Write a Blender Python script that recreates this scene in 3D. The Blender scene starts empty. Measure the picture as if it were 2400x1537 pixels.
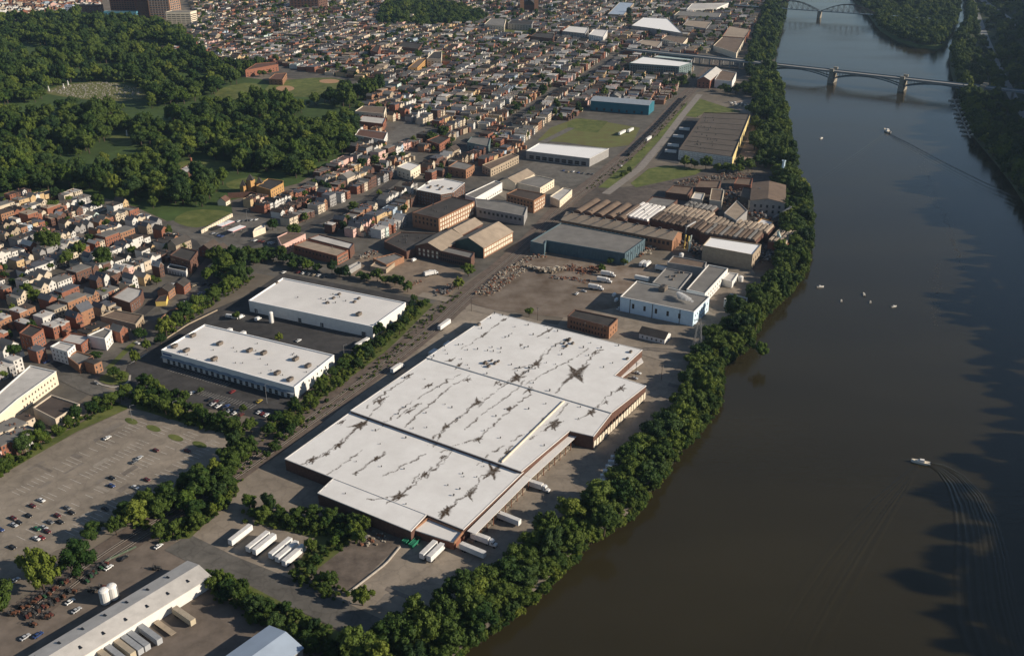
import bpy, bmesh, math, random
import numpy as np
from mathutils import Vector, Matrix
R = random.Random(7)
NR = np.random.default_rng(11)
SC = bpy.context.scene
COL = SC.collection

# ------------------------------------------------------------------ camera, sky, sun, exposure
CAM_H, FOC, PITCH = 300.0, 2300.0, math.radians(25.2)
cam = bpy.data.cameras.new('camera'); cam.sensor_width = 36.0; cam.lens = FOC / 2400 * 36
cam.clip_start = 1.0; cam.clip_end = 30000
cam_ob = bpy.data.objects.new('camera', cam); COL.objects.link(cam_ob)
cam_ob.location = (0, 0, CAM_H); cam_ob.rotation_euler = (math.pi / 2 - PITCH, 0, 0)
SC.camera = cam_ob
SUN_ELEV = math.radians(24.0)
SUN_AZ = math.radians(-9.0)                       # from +X (right of the view) towards the viewer
SUN_VEC = Vector((math.cos(SUN_ELEV) * math.cos(SUN_AZ), math.cos(SUN_ELEV) * math.sin(SUN_AZ), math.sin(SUN_ELEV)))
w = bpy.data.worlds.new('World'); SC.world = w; w.use_nodes = True
wn = w.node_tree.nodes; wl = w.node_tree.links
sky = wn.new('ShaderNodeTexSky'); sky.sky_type = 'NISHITA'; sky.sun_disc = False
sky.sun_elevation = SUN_ELEV; sky.sun_rotation = math.radians(90) - SUN_AZ
sky.altitude = 300; sky.air_density = 1.0; sky.dust_density = 0.4; sky.ozone_density = 1.0
bg = wn['Background']; bg.inputs['Strength'].default_value = 0.068
wl.new(sky.outputs[0], bg.inputs[0])
sun = bpy.data.lights.new('sun', 'SUN'); sun.energy = 5.0; sun.angle = math.radians(0.5); sun.color = (1.0, 0.88, 0.725)
sun_ob = bpy.data.objects.new('sun', sun); COL.objects.link(sun_ob)
sun_ob.location = (600, -100, 500); sun_ob.rotation_euler = (-SUN_VEC).to_track_quat('-Z', 'Y').to_euler()
SC.view_settings.view_transform = 'Standard'; SC.view_settings.look = 'None'
SC.view_settings.exposure = 0.28; SC.view_settings.gamma = 1.0; SC.view_settings.use_curve_mapping = False
SC.cycles.max_bounces = 5; SC.cycles.diffuse_bounces = 2; SC.cycles.glossy_bounces = 3
SC.cycles.transmission_bounces = 3; SC.cycles.volume_bounces = 1; SC.cycles.use_denoising = True
SC.cycles.caustics_reflective = False; SC.cycles.caustics_refractive = False

# ------------------------------------------------------------------ survey helper: sight line -> point on a level plane
_fw = np.array([0, math.cos(PITCH), -math.sin(PITCH)]); _up = np.array([0, math.sin(PITCH), math.cos(PITCH)])
def G(px, py, z=0.0):
    d = _fw + np.array([1., 0, 0]) * (px - 1200) / FOC - _up * (py - 768.5) / FOC
    t = (CAM_H - z) / -d[2]
    return np.array([d[0] * t, d[1] * t])
def GP(pts, z=0.0): return np.array([G(x, y, z) for x, y in pts])
ANG_A = math.radians(60.3)
AX = np.array([math.cos(ANG_A), math.sin(ANG_A)]); BX = np.array([math.sin(ANG_A), -math.cos(ANG_A)])
def inside(poly, P):
    P = np.atleast_2d(P); x, y = P[:, 0], P[:, 1]; r = np.zeros(len(P), bool); n = len(poly)
    for i in range(n):
        x0, y0 = poly[i]; x1, y1 = poly[(i + 1) % n]
        if y0 == y1: continue
        c = ((y0 > y) != (y1 > y)) & (x < (x1 - x0) * (y - y0) / (y1 - y0) + x0)
        r ^= c
    return r
def px_scale(x, y): return FOC / math.sqrt(x * x + y * y + CAM_H ** 2)
def area2(p):
    q = np.roll(p, -1, axis=0); return float(np.sum(p[:, 0] * q[:, 1] - q[:, 0] * p[:, 1]))
def grow(poly, d):
    """offset an outline outwards (d>0) by its mitred normals"""
    n = len(poly); s = 1 if area2(poly) > 0 else -1; out = []
    for i in range(n):
        a, b, c = poly[i - 1], poly[i], poly[(i + 1) % n]
        e0 = (b - a) / (np.linalg.norm(b - a) + 1e-9); e1 = (c - b) / (np.linalg.norm(c - b) + 1e-9)
        n0 = np.array([e0[1], -e0[0]]) * s; n1 = np.array([e1[1], -e1[0]]) * s
        m = n0 + n1; k = max(0.35, 1 + float(n0 @ n1)); out.append(b + m / k * d)
    return np.array(out)

# ------------------------------------------------------------------ materials
MATS = {}
def mat(name, col, rough=0.85, var=0.18, scale=0.25, spec=0.25, metal=0.0, bump=0.0, bscale=1.0, col2=None, big=0.0, rnd=0.0, crack=0.0):
    if name in MATS: return MATS[name]
    m = bpy.data.materials.new(name); m.use_nodes = True
    n, l = m.node_tree.nodes, m.node_tree.links; p = n['Principled BSDF']
    p.inputs['Roughness'].default_value = rough; p.inputs['Specular IOR Level'].default_value = spec; p.inputs['Metallic'].default_value = metal
    geo = n.new('ShaderNodeNewGeometry')
    nz = n.new('ShaderNodeTexNoise'); nz.inputs['Scale'].default_value = scale; nz.inputs['Detail'].default_value = 7; nz.inputs['Roughness'].default_value = 0.65
    l.new(geo.outputs['Position'], nz.inputs['Vector'])
    rp = n.new('ShaderNodeMapRange'); rp.inputs[1].default_value = 0.32; rp.inputs[2].default_value = 0.68
    l.new(nz.outputs['Fac'], rp.inputs[0])
    mx = n.new('ShaderNodeMix'); mx.data_type = 'RGBA'
    c2 = col2 if col2 else tuple(min(1, c * (1 + var)) for c in col)
    mx.inputs[6].default_value = (*[c * (1 - var) for c in col], 1); mx.inputs[7].default_value = (*c2, 1)
    l.new(rp.outputs[0], mx.inputs[0]); out = mx.outputs[2]
    if big:
        n2 = n.new('ShaderNodeTexNoise'); n2.inputs['Scale'].default_value = scale * 0.13; n2.inputs['Detail'].default_value = 4
        l.new(geo.outputs['Position'], n2.inputs['Vector'])
        r2 = n.new('ShaderNodeMapRange'); r2.inputs[1].default_value = 0.3; r2.inputs[2].default_value = 0.7; r2.inputs[3].default_value = 1 - big; r2.inputs[4].default_value = 1 + big
        l.new(n2.outputs['Fac'], r2.inputs[0])
        mm = n.new('ShaderNodeMix'); mm.data_type = 'RGBA'; mm.blend_type = 'MULTIPLY'; mm.inputs[0].default_value = 1
        l.new(out, mm.inputs[6]); l.new(r2.outputs[0], mm.inputs[7]); out = mm.outputs[2]
    if crack:
        vo = n.new('ShaderNodeTexVoronoi'); vo.feature = 'DISTANCE_TO_EDGE'; vo.inputs['Scale'].default_value = 0.11
        wv = n.new('ShaderNodeTexNoise'); wv.inputs['Scale'].default_value = 0.3; wv.inputs['Detail'].default_value = 3; l.new(geo.outputs['Position'], wv.inputs['Vector'])
        va = n.new('ShaderNodeVectorMath'); va.operation = 'MULTIPLY_ADD'; va.inputs[1].default_value = (5, 5, 0); l.new(wv.outputs['Color'], va.inputs[0]); l.new(geo.outputs['Position'], va.inputs[2]); l.new(va.outputs[0], vo.inputs['Vector'])
        rc = n.new('ShaderNodeMapRange'); rc.inputs[1].default_value = 0.0; rc.inputs[2].default_value = 0.055; rc.inputs[3].default_value = 1 - crack; rc.inputs[4].default_value = 1.0; l.new(vo.outputs['Distance'], rc.inputs[0])
        mm = n.new('ShaderNodeMix'); mm.data_type = 'RGBA'; mm.blend_type = 'MULTIPLY'; mm.inputs[0].default_value = 1
        l.new(out, mm.inputs[6]); l.new(rc.outputs[0], mm.inputs[7]); out = mm.outputs[2]
    if rnd:
        oi = n.new('ShaderNodeObjectInfo'); r3 = n.new('ShaderNodeMapRange'); r3.inputs[3].default_value = 1 - rnd; r3.inputs[4].default_value = 1 + rnd
        l.new(oi.outputs['Random'], r3.inputs[0])
        mm = n.new('ShaderNodeMix'); mm.data_type = 'RGBA'; mm.blend_type = 'MULTIPLY'; mm.inputs[0].default_value = 1
        l.new(out, mm.inputs[6]); l.new(r3.outputs[0], mm.inputs[7]); out = mm.outputs[2]
    l.new(out, p.inputs['Base Color'])
    if bump:
        nb = n.new('ShaderNodeTexNoise'); nb.inputs['Scale'].default_value = bscale; nb.inputs['Detail'].default_value = 6
        l.new(geo.outputs['Position'], nb.inputs['Vector'])
        bp = n.new('ShaderNodeBump'); bp.inputs['Strength'].default_value = bump; bp.inputs['Distance'].default_value = 0.3
        l.new(nb.outputs['Fac'], bp.inputs['Height']); l.new(bp.outputs[0], p.inputs['Normal'])
    MATS[name] = m; return m

earth = mat('earth', (0.16, 0.135, 0.105), var=0.25, scale=0.05, big=0.2)
gravel = mat('gravel', (0.250, 0.212, 0.168), var=0.2, scale=0.12, big=0.16, bump=0.2, crack=0.14)
concrete = mat('concrete_yard', (0.250, 0.210, 0.165), var=0.24, scale=0.08, big=0.2, crack=0.16)
asphalt = mat('asphalt', (0.055, 0.052, 0.05), var=0.3, scale=0.1, big=0.25, crack=0.16)
asphalt_old = mat('asphalt_old', (0.13, 0.12, 0.105), var=0.26, scale=0.1, big=0.22, crack=0.2)
brown_yard = mat('brown_yard', (0.175, 0.125, 0.085), var=0.3, scale=0.06, big=0.25, col2=(0.25, 0.205, 0.165))
ballast = mat('ballast', (0.135, 0.105, 0.085), var=0.3, scale=0.2, bump=0.3)
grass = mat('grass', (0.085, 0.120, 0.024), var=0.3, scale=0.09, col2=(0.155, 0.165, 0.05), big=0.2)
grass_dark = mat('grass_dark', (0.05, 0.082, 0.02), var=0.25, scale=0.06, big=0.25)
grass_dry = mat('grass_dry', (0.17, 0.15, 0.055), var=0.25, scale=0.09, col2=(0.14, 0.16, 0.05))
dirt_field = mat('dirt_field', (0.38, 0.23, 0.13), var=0.1)
kerb_m = mat('kerb_concrete', (0.42, 0.38, 0.33), var=0.1)
paint_w = mat('paint_white', (0.55, 0.52, 0.47), var=0.35, scale=0.7)
steel_rail = mat('rail_steel', (0.34, 0.30, 0.26), rough=0.5, metal=0.3)
tie_m = mat('railway_tie', (0.07, 0.055, 0.045))
white_roof = mat('roof_white', (0.70, 0.675, 0.64), var=0.06, scale=0.08, big=0.06)
white_roof2 = mat('roof_bright_white', (0.86, 0.85, 0.83), var=0.03, scale=0.08)
white_wall = mat('wall_white', (0.72, 0.70, 0.66), var=0.07, scale=0.3)
grey_roof = mat('roof_grey', (0.19, 0.18, 0.165), var=0.18, scale=0.1, big=0.12)
tan_roof = mat('roof_tan', (0.33, 0.265, 0.20), var=0.16, scale=0.15, big=0.12)
brown_roof = mat('roof_brown', (0.165, 0.12, 0.088), var=0.2, scale=0.15, big=0.1)
dark_roof = mat('roof_dark', (0.055, 0.05, 0.046), var=0.25, scale=0.12, big=0.2)
dark_brown_roof = mat('roof_dark_brown', (0.075, 0.058, 0.048), var=0.22, scale=0.12, big=0.15)
blue_roof = mat('roof_blue_grey', (0.36, 0.43, 0.52), var=0.08, scale=0.1, rough=0.5)
pale_roof = mat('roof_pale_metal', (0.50, 0.475, 0.44), var=0.12, scale=0.2, big=0.1)
blue_wall = mat('wall_blue_metal', (0.088, 0.135, 0.160), var=0.12, scale=0.3)
sky_wall = mat('wall_pale_blue', (0.60, 0.76, 0.86), var=0.06, scale=0.3)
teal_wall = mat('wall_teal', (0.032, 0.15, 0.20), var=0.1, scale=0.1)
brick = mat('brick_red', (0.25, 0.105, 0.066), var=0.22, scale=0.8)
brick_o = mat('brick_orange', (0.30, 0.158, 0.092), var=0.2, scale=0.8)
brick_d = mat('brick_dark', (0.125, 0.068, 0.05), var=0.25, scale=0.8)
brick_y = mat('brick_buff', (0.50, 0.36, 0.20), var=0.15, scale=0.8)
beige = mat('wall_beige', (0.56, 0.47, 0.36), var=0.1, scale=0.4)
tan_wall = mat('wall_tan', (0.36, 0.29, 0.21), var=0.15, scale=0.4)
grey_wall = mat('wall_grey', (0.30, 0.29, 0.28), var=0.15, scale=0.4)
yellow_wall = mat('wall_yellow', (0.78, 0.58, 0.17), var=0.1, scale=0.3)
orange_wall = mat('wall_ochre', (0.45, 0.26, 0.10), var=0.15, scale=0.4)
pink_wall = mat('wall_pink', (0.62, 0.40, 0.34), var=0.1)
mint_wall = mat('wall_mint', (0.50, 0.60, 0.56), var=0.1)
cream = mat('wall_cream', (0.70, 0.61, 0.47), var=0.1)
glass = mat('window_glass', (0.018, 0.022, 0.028), rough=0.15, spec=0.5, var=0.3)
glass_pale = mat('window_pale', (0.74, 0.66, 0.52), rough=0.3, var=0.3, scale=0.7)
door_m = mat('door_dark', (0.08, 0.06, 0.05))
metal_dark = mat('metal_dark', (0.05, 0.05, 0.052), rough=0.6)
metal_grey = mat('metal_grey', (0.28, 0.28, 0.28), rough=0.5, metal=0.4)
metal_rust = mat('metal_rust', (0.19, 0.085, 0.05), var=0.35, scale=1.0)
rtu_m = mat('rooftop_metal', (0.17, 0.14, 0.115), rough=0.6, var=0.2)
steel_bridge = mat('bridge_steel', (0.12, 0.17, 0.21), var=0.15)
stone_pier = mat('pier_stone', (0.30, 0.27, 0.22), var=0.2, scale=0.4)
deck_m = mat('bridge_deck', (0.26, 0.26, 0.25), var=0.1)
rubber = mat('tyre_rubber', (0.02, 0.02, 0.02))
bark = mat('bark', (0.075, 0.055, 0.04), var=0.3, scale=2)
green_metal = mat('green_dumpster', (0.02, 0.16, 0.09), var=0.2)
scrap_m = [mat('scrap_tan', (0.24, 0.19, 0.14), var=0.4, scale=0.6), mat('scrap_grey', (0.16, 0.155, 0.15), var=0.4, scale=0.6), metal_rust, mat('scrap_pale', (0.40, 0.35, 0.28), var=0.3)]

def leaf_mat(name, c1, c2):
    m = bpy.data.materials.new(name); m.use_nodes = True
    n, l = m.node_tree.nodes, m.node_tree.links; p = n['Principled BSDF']
    p.inputs['Roughness'].default_value = 0.65; p.inputs['Specular IOR Level'].default_value = 0.15
    oi = n.new('ShaderNodeObjectInfo'); geo = n.new('ShaderNodeNewGeometry')
    nz = n.new('ShaderNodeTexNoise'); nz.inputs['Scale'].default_value = 0.45; nz.inputs['Detail'].default_value = 5
    l.new(geo.outputs['Position'], nz.inputs['Vector'])
    ad = n.new('ShaderNodeMath'); ad.operation = 'ADD'; l.new(oi.outputs['Random'], ad.inputs[0])
    mu = n.new('ShaderNodeMath'); mu.operation = 'MULTIPLY_ADD'; l.new(nz.outputs['Fac'], mu.inputs[0]); mu.inputs[1].default_value = 1.2; mu.inputs[2].default_value = -0.6
    l.new(mu.outputs[0], ad.inputs[1])
    mx = n.new('ShaderNodeMix'); mx.data_type = 'RGBA'; mx.inputs[6].default_value = (*c1, 1); mx.inputs[7].default_value = (*c2, 1)
    l.new(ad.outputs[0], mx.inputs[0]); l.new(mx.outputs[2], p.inputs['Base Color'])
    tr = n.new('ShaderNodeBsdfTranslucent'); l.new(mx.outputs[2], tr.inputs['Color'])
    ms = n.new('ShaderNodeMixShader'); ms.inputs[0].default_value = 0.12
    l.new(p.outputs[0], ms.inputs[1]); l.new(tr.outputs[0], ms.inputs[2]); l.new(ms.outputs[0], n['Material Output'].inputs['Surface'])
    return m
leaf = leaf_mat('leaves', (0.020, 0.048, 0.009), (0.092, 0.128, 0.022))
leaf_dark = leaf_mat('leaves_dark', (0.016, 0.038, 0.011), (0.055, 0.090, 0.022))
leaf_bright = leaf_mat('leaves_bright', (0.058, 0.100, 0.014), (0.140, 0.168, 0.026))

# ------------------------------------------------------------------ object helpers
def mesh_data(name, verts, faces, mats, midx=None, smooth=False):
    me = bpy.data.meshes.new(name); me.from_pydata([tuple(map(float, v)) for v in verts], [], faces)
    for m in (mats if isinstance(mats, (list, tuple)) else [mats]): me.materials.append(m)
    if midx is not None: me.polygons.foreach_set('material_index', np.array(midx, dtype=np.int32))
    if smooth: me.polygons.foreach_set('use_smooth', np.ones(len(me.polygons), bool))
    me.update(); return me
def link(name, data, parent=None, loc=(0, 0, 0), rz=0.0, scale=None):
    o = bpy.data.objects.new(name, data); COL.objects.link(o); o.location = loc
    if rz: o.rotation_euler = (0, 0, rz)
    if scale is not None: o.scale = scale
    if parent: o.parent = parent
    return o
def tag(o, label, cat=None, group=None, kind=None):
    if label: o['label'] = label
    if cat: o['category'] = cat
    if group: o['group'] = group
    if kind: o['kind'] = kind
    return o
def thing(name, label, cat, loc=(0, 0, 0), rz=0.0, group=None):
    e = link(name, None, None, loc, rz); e.empty_display_size = 1.0; return tag(e, label, cat, group)
class MB:
    """collects boxes, prisms and tubes, in world or local coordinates"""
    def __init__(s): s.v = []; s.f = []; s.m = []
    def add(s, verts, faces, mi=0):
        o = len(s.v); s.v += [tuple(v) for v in verts]; s.f += [tuple(i + o for i in f) for f in faces]; s.m += [mi] * len(faces); return s
    def box(s, x0, x1, y0, y1, z0, z1, mi=0):
        v = [(x, y, z) for z in (z0, z1) for y in (y0, y1) for x in (x0, x1)]
        return s.add(v, [(0, 2, 3, 1), (4, 5, 7, 6), (0, 1, 5, 4), (1, 3, 7, 5), (3, 2, 6, 7), (2, 0, 4, 6)], mi)
    def obox(s, c, d, l, wd, z0, z1, mi=0):
        """box centred at c (xy), long axis d (unit xy)"""
        c = np.array(c); d = np.array(d); n = np.array([-d[1], d[0]]); q = [c - d * l / 2 - n * wd / 2, c + d * l / 2 - n * wd / 2, c + d * l / 2 + n * wd / 2, c - d * l / 2 + n * wd / 2]
        return s.prism(q, z0, z1, mi)
    def prism(s, poly, z0, z1, mi=0, top=None, bottom=True):
        poly = [tuple(p) for p in poly]
        if area2(np.array(poly)) < 0: poly = poly[::-1]
        n = len(poly); o = len(s.v); s.v += [(x, y, z0) for x, y in poly] + [(x, y, z1) for x, y in poly]
        for i in range(n):
            j = (i + 1) % n; s.f.append((o + i, o + j, o + n + j, o + n + i)); s.m.append(mi)
        s.f.append(tuple(o + n + i for i in range(n))); s.m.append(mi if top is None else top)
        if bottom: s.f.append(tuple(o + i for i in reversed(range(n)))); s.m.append(mi)
        return s
    def tube(s, p0, p1, r0, r1=None, n=8, mi=0, cap=True):
        p0 = Vector(p0); p1 = Vector(p1); r1 = r0 if r1 is None else r1; d = (p1 - p0).normalized()
        u = d.orthogonal().normalized(); v = d.cross(u); o = len(s.v)
        for p, r in ((p0, r0), (p1, r1)):
            for k in range(n):
                a = 2 * math.pi * k / n; s.v.append(tuple(p + u * (r * math.cos(a)) + v * (r * math.sin(a))))
        for k in range(n): s.f.append((o + k, o + (k + 1) % n, o + n + (k + 1) % n, o + n + k)); s.m.append(mi)
        if cap: s.f.append(tuple(o + k for k in reversed(range(n)))); s.m.append(mi); s.f.append(tuple(o + n + k for k in range(n))); s.m.append(mi)
        return s
    def data(s, name, mats, smooth=False): return mesh_data(name, s.v, s.f, mats, s.m, smooth)
    def build(s, name, mats, parent=None, base=(0, 0, 0), smooth=False):
        b = Vector(base); s.v = [tuple(Vector(v) - b) for v in s.v]
        return link(name, s.data(name, mats, smooth), parent)
_ZK = [0]
def lift(z):
    if abs(z) > 1 or z == 0: return z
    _ZK[0] += 1; return z * 2.5 + _ZK[0] * .0007
def sheet(name, pts, z, m, label=None, parent=None):
    z = lift(z)
    p = [tuple(q) for q in pts]
    if area2(np.array(p)) < 0: p = p[::-1]
    o = link(name, mesh_data(name, [(x, y, z) for x, y in p], [tuple(range(len(p)))], m), parent)
    if parent is None: tag(o, label, kind='structure')
    return o
FOOT = []            # footprints of everything built, so that houses and trees keep off
KEEPOUT = []         # open ground that houses and trees keep off too
def strip(line, wd):
    line = np.array(line, float); L = []; Rr = []
    for i in range(len(line)):
        d = line[min(i + 1, len(line) - 1)] - line[max(i - 1, 0)]; d /= np.linalg.norm(d) + 1e-9; n = np.array([-d[1], d[0]])
        L.append(line[i] + n * wd / 2); Rr.append(line[i] - n * wd / 2)
    return L, Rr
def road(name, line, wd, z, m, label, keep=True):
    z = lift(z); L, Rr = strip(line, wd); n = len(L)
    v = [(x, y, z) for x, y in L] + [(x, y, z) for x, y in Rr]; f = [(n + i, n + i + 1, i + 1, i) for i in range(n - 1)]
    o = link(name, mesh_data(name, v, f, m)); tag(o, label, kind='structure')
    if keep:
        for i in range(n - 1): KEEPOUT.append(np.array([L[i], L[i + 1], Rr[i + 1], Rr[i]]))
    return o
def resample(line, step):
    line = np.array(line, float); out = [line[0]]; seg = np.linalg.norm(np.diff(line, axis=0), axis=1); T = np.concatenate([[0], np.cumsum(seg)])
    k = max(2, int(T[-1] / step)); q = np.linspace(0, T[-1], k + 1)
    return np.stack([np.interp(q, T, line[:, 0]), np.interp(q, T, line[:, 1])], 1)
# ------------------------------------------------------------------ the setting: water, banks, ground, hill
WZ = -5.0
bank_px = [(1078, 1537), (1190, 1462), (1285, 1385), (1385, 1275), (1485, 1218), (1545, 1135), (1605, 1055), (1680, 968), (1692, 905), (1690, 862), (1755, 822), (1782, 755), (1852, 692), (1888, 640), (1902, 560), (1898, 480), (1868, 420), (1855, 340), (1842, 270), (1826, 200), (1812, 160), (1822, 110), (1836, 50), (1846, 0), (1856, -60), (1866, -110)]
bank_l = np.concatenate([np.array([[-700, -600], [-420, -260], [-260, -20], [-130, 165]]), GP(bank_px, WZ), np.array([[1500, 6000.]])])
rb_px = [(2415, 480), (2385, 435), (2352, 392), (2292, 322), (2266, 262), (2246, 202), (2236, 168), (2232, 130), (2236, 104), (2252, 82), (2266, 60), (2268, 20), (2262, -20), (2255, -60)]
bank_r = np.concatenate([np.array([[60, -600], [190, -260], [275, 0], [330, 200], [385, 450], [450, 720]]), GP(rb_px, WZ), np.array([[2900, 6000.]])])
FARX, FARY = 6000.0, 6000.0
# water
wm = bpy.data.materials.new('river_water'); wm.use_nodes = True
n, l = wm.node_tree.nodes, wm.node_tree.links; p = n['Principled BSDF']
p.inputs['Base Color'].default_value = (0.060, 0.046, 0.026, 1); p.inputs['Roughness'].default_value = 0.14; p.inputs['IOR'].default_value = 1.33
p.inputs['Specular IOR Level'].default_value = 0.55
geo = n.new('ShaderNodeNewGeometry'); mp = n.new('ShaderNodeMapping'); mp.inputs['Scale'].default_value = (0.10, 0.30, 1); l.new(geo.outputs['Position'], mp.inputs[0])
n1 = n.new('ShaderNodeTexNoise'); n1.inputs['Scale'].default_value = 1.0; n1.inputs['Detail'].default_value = 6; n1.inputs['Roughness'].default_value = 0.6; l.new(mp.outputs[0], n1.inputs['Vector'])
mp2 = n.new('ShaderNodeMapping'); mp2.inputs['Scale'].default_value = (0.006, 0.014, 1); l.new(geo.outputs['Position'], mp2.inputs[0])
n2 = n.new('ShaderNodeTexNoise'); n2.inputs['Scale'].default_value = 1.0; n2.inputs['Detail'].default_value = 5; l.new(mp2.outputs[0], n2.inputs['Vector'])
rr = n.new('ShaderNodeMapRange'); rr.inputs[1].default_value = 0.35; rr.inputs[2].default_value = 0.7; rr.inputs[3].default_value = 0.09; rr.inputs[4].default_value = 0.20
l.new(n2.outputs['Fac'], rr.inputs[0]); l.new(rr.outputs[0], p.inputs['Roughness'])
bp = n.new('ShaderNodeBump'); bp.inputs['Strength'].default_value = 0.17; bp.inputs['Distance'].default_value = 0.5; l.new(n1.outputs['Fac'], bp.inputs['Height']); l.new(bp.outputs[0], p.inputs['Normal'])
mxw = n.new('ShaderNodeMix'); mxw.data_type = 'RGBA'; mxw.inputs[6].default_value = (0.0200, 0.0160, 0.0066, 1); mxw.inputs[7].default_value = (0.0380, 0.0310, 0.0150, 1)
l.new(n2.outputs['Fac'], mxw.inputs[0]); l.new(mxw.outputs[2], p.inputs['Base Color'])
sheet('river', [(-900, -700), (3200, -700), (3200, FARY), (-900, FARY)], WZ, wm, 'broad brown river running past the warehouses')
# left bank and the town's ground
bl = np.concatenate([resample(bank_l[:-1], 12), bank_l[-1:]])
def inland(line, d, side):
    L, Rr = strip(line, 2 * d); return np.array(L if side > 0 else Rr)
top_l = inland(bl, 7, 1)
ground_poly = [(-FARX, -600)] + [tuple(q) for q in top_l] + [(-FARX, FARY)]
sheet('ground', ground_poly, 0.0, earth, 'bare brown ground of the river flats and town')
bank_m = mat('bank_soil', (0.042, 0.050, 0.020), var=0.35, scale=0.2, bump=0.4)
bj = bl + NR.normal(0, 0.9, bl.shape); nb_ = len(bl)
v = [(x, y, 0.0) for x, y in top_l] + [(x, y, WZ + 0.6) for x, y in (top_l * 0.35 + bj * 0.65)] + [(x, y, WZ - 1.5) for x, y in (bj + (bj - top_l) * 0.12)]
f = [(k * nb_ + i, (k + 1) * nb_ + i, (k + 1) * nb_ + i + 1, k * nb_ + i + 1) for k in range(2) for i in range(nb_ - 1)]
tag(link('river_bank', mesh_data('river_bank', v, f, bank_m)), 'sloping overgrown near bank of the river', kind='structure')
road('bank_verge', inland(bl, 14, 1)[4:-2], 16, 0.12, grass_dark, 'dark green verge along the top of the near bank', keep=False)
# right bank, flat corridor and the wooded bluff behind it
br = np.concatenate([resample(bank_r[:-1], 25), bank_r[-1:]])
def hill_base(y): return float(np.interp(y, [0, 500, 900, 1200, 1500, 2000, 3000], [55, 50, 75, 130, 190, 240, 260]))
def hill_top(y): return float(np.interp(y, [-600, 150, 300, 420, 560, 700, 850, 1100, 1600, 2600], [97, 127, 133, 121, 103, 102, 104, 118, 130, 140]))
DS = [-7, 0, 12, 1.0, 1.25, 1.5, 1.75, 2.0, 2.3, 3.5, 8.0]          # last ones are multiples of the base distance
rows = []
for k, d in enumerate(DS):
    row = []
    for x, y in br:
        hb = hill_base(y); ht = hill_top(y) + 9 * math.sin(y * 0.021) + 6 * math.sin(y * 0.057 + 1)
        dd = d if k < 3 else (hb if k == 3 else hb + (k - 3) * (24 if k < 9 else 160))
        z = (WZ - 1.5) if k == 0 else (0.0 if k <= 3 else ht * [0, 0.3, 0.58, 0.8, 0.94, 1.0, 1.03, 1.05][k - 3])
        row.append((x + dd, y - dd * 0.22, z + (R.uniform(-2, 2) if k > 4 else 0)))
    rows.append(row)
nr = len(br); v = [q for r in rows for q in r]
f = [(k * nr + i, (k + 1) * nr + i, (k + 1) * nr + i + 1, k * nr + i + 1) for k in range(len(rows) - 1) for i in range(nr - 1)]
v += [(FARX, -700, 90), (FARX, FARY, 120)]; 
far_slope = mat('hill_soil', (0.055, 0.07, 0.03), var=0.3, scale=0.05)
tag(link('hillside', mesh_data('hillside', v, f, far_slope)), 'wooded bluff and flat shore across the river', kind='structure')
HILL = np.array(rows)                                                  # [k, i, xyz]
# island
isl_px = [(1990, -60), (1998, 0), (2022, 24), (2062, 74), (2100, 97), (2150, 112), (2198, 117), (2220, 108), (2226, 88), (2240, 68), (2250, 40), (2250, 0), (2240, -60)]
isl = GP(isl_px, WZ); m_ = MB(); ii = grow(isl, -6); k = len(isl)
m_.v = [(x, y, WZ - 1.2) for x, y in isl] + [(x, y, -1.0) for x, y in ii]; m_.f = [(i, i + k if False else (i + 1) % k, (i + 1) % k + k, i + k) for i in range(k)] + [tuple(range(k, 2 * k))]; m_.m = [0] * len(m_.f)
tag(m_.build('island', [grass_dark]), 'low wooded island in the river beyond the arch bridge', kind='structure')

# ------------------------------------------------------------------ ground surfaces (each sheet a little above the one below)
def patch(name, px, z, m, label, keep=True, smooth=0):
    P = GP(px)
    if smooth:
        for _ in range(smooth):
            q = np.roll(P, -1, axis=0); P = np.stack([P * 0.75 + q * 0.25, P * 0.25 + q * 0.75], 1).reshape(-1, 2)
    if keep: KEEPOUT.append(P)
    return sheet(name, P, z, m, label)
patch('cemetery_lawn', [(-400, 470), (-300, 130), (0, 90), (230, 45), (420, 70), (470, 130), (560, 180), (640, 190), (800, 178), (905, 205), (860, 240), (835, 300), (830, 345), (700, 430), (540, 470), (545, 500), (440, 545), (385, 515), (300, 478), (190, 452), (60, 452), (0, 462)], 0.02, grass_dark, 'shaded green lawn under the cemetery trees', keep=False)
patch('town_ground', [(-500, 475), (0, 466), (190, 458), (380, 520), (545, 500), (545, 470), (700, 440), (830, 350), (905, 205), (640, 180), (470, 120), (440, 0), (420, -60), (1860, -60), (1840, 0), (1815, 150), (1600, 230), (1250, 560), (1000, 720), (600, 640), (240, 905), (-60, 1100), (-700, 1100)], 0.04, mat('town_ground', (0.11, 0.10, 0.085), var=0.3, scale=0.08, big=0.2), 'dark paved and planted ground between the houses', keep=False)
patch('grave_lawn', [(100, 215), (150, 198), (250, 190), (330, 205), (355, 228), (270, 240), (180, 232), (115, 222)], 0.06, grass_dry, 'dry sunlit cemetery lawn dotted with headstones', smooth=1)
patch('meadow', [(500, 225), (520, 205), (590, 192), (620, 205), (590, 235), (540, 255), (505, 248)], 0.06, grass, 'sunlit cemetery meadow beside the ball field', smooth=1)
patch('ball_field', [(600, 228), (640, 192), (760, 180), (830, 192), (800, 216), (740, 228), (660, 228)], 0.06, grass, 'green ball field at the edge of the wood', smooth=1)
for c, rx, ry, nm in (((668, 208), 22, 6.5, 'sandy infield at the near end of the ball field'), ((772, 191), 24, 5, 'sandy infield at the far end of the ball field')):
    sheet('infield', GP([(c[0] + rx * math.cos(a), c[1] + ry * math.sin(a)) for a in np.linspace(0, 2 * math.pi, 20)[:-1]]), 0.08, dirt_field, nm)
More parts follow.
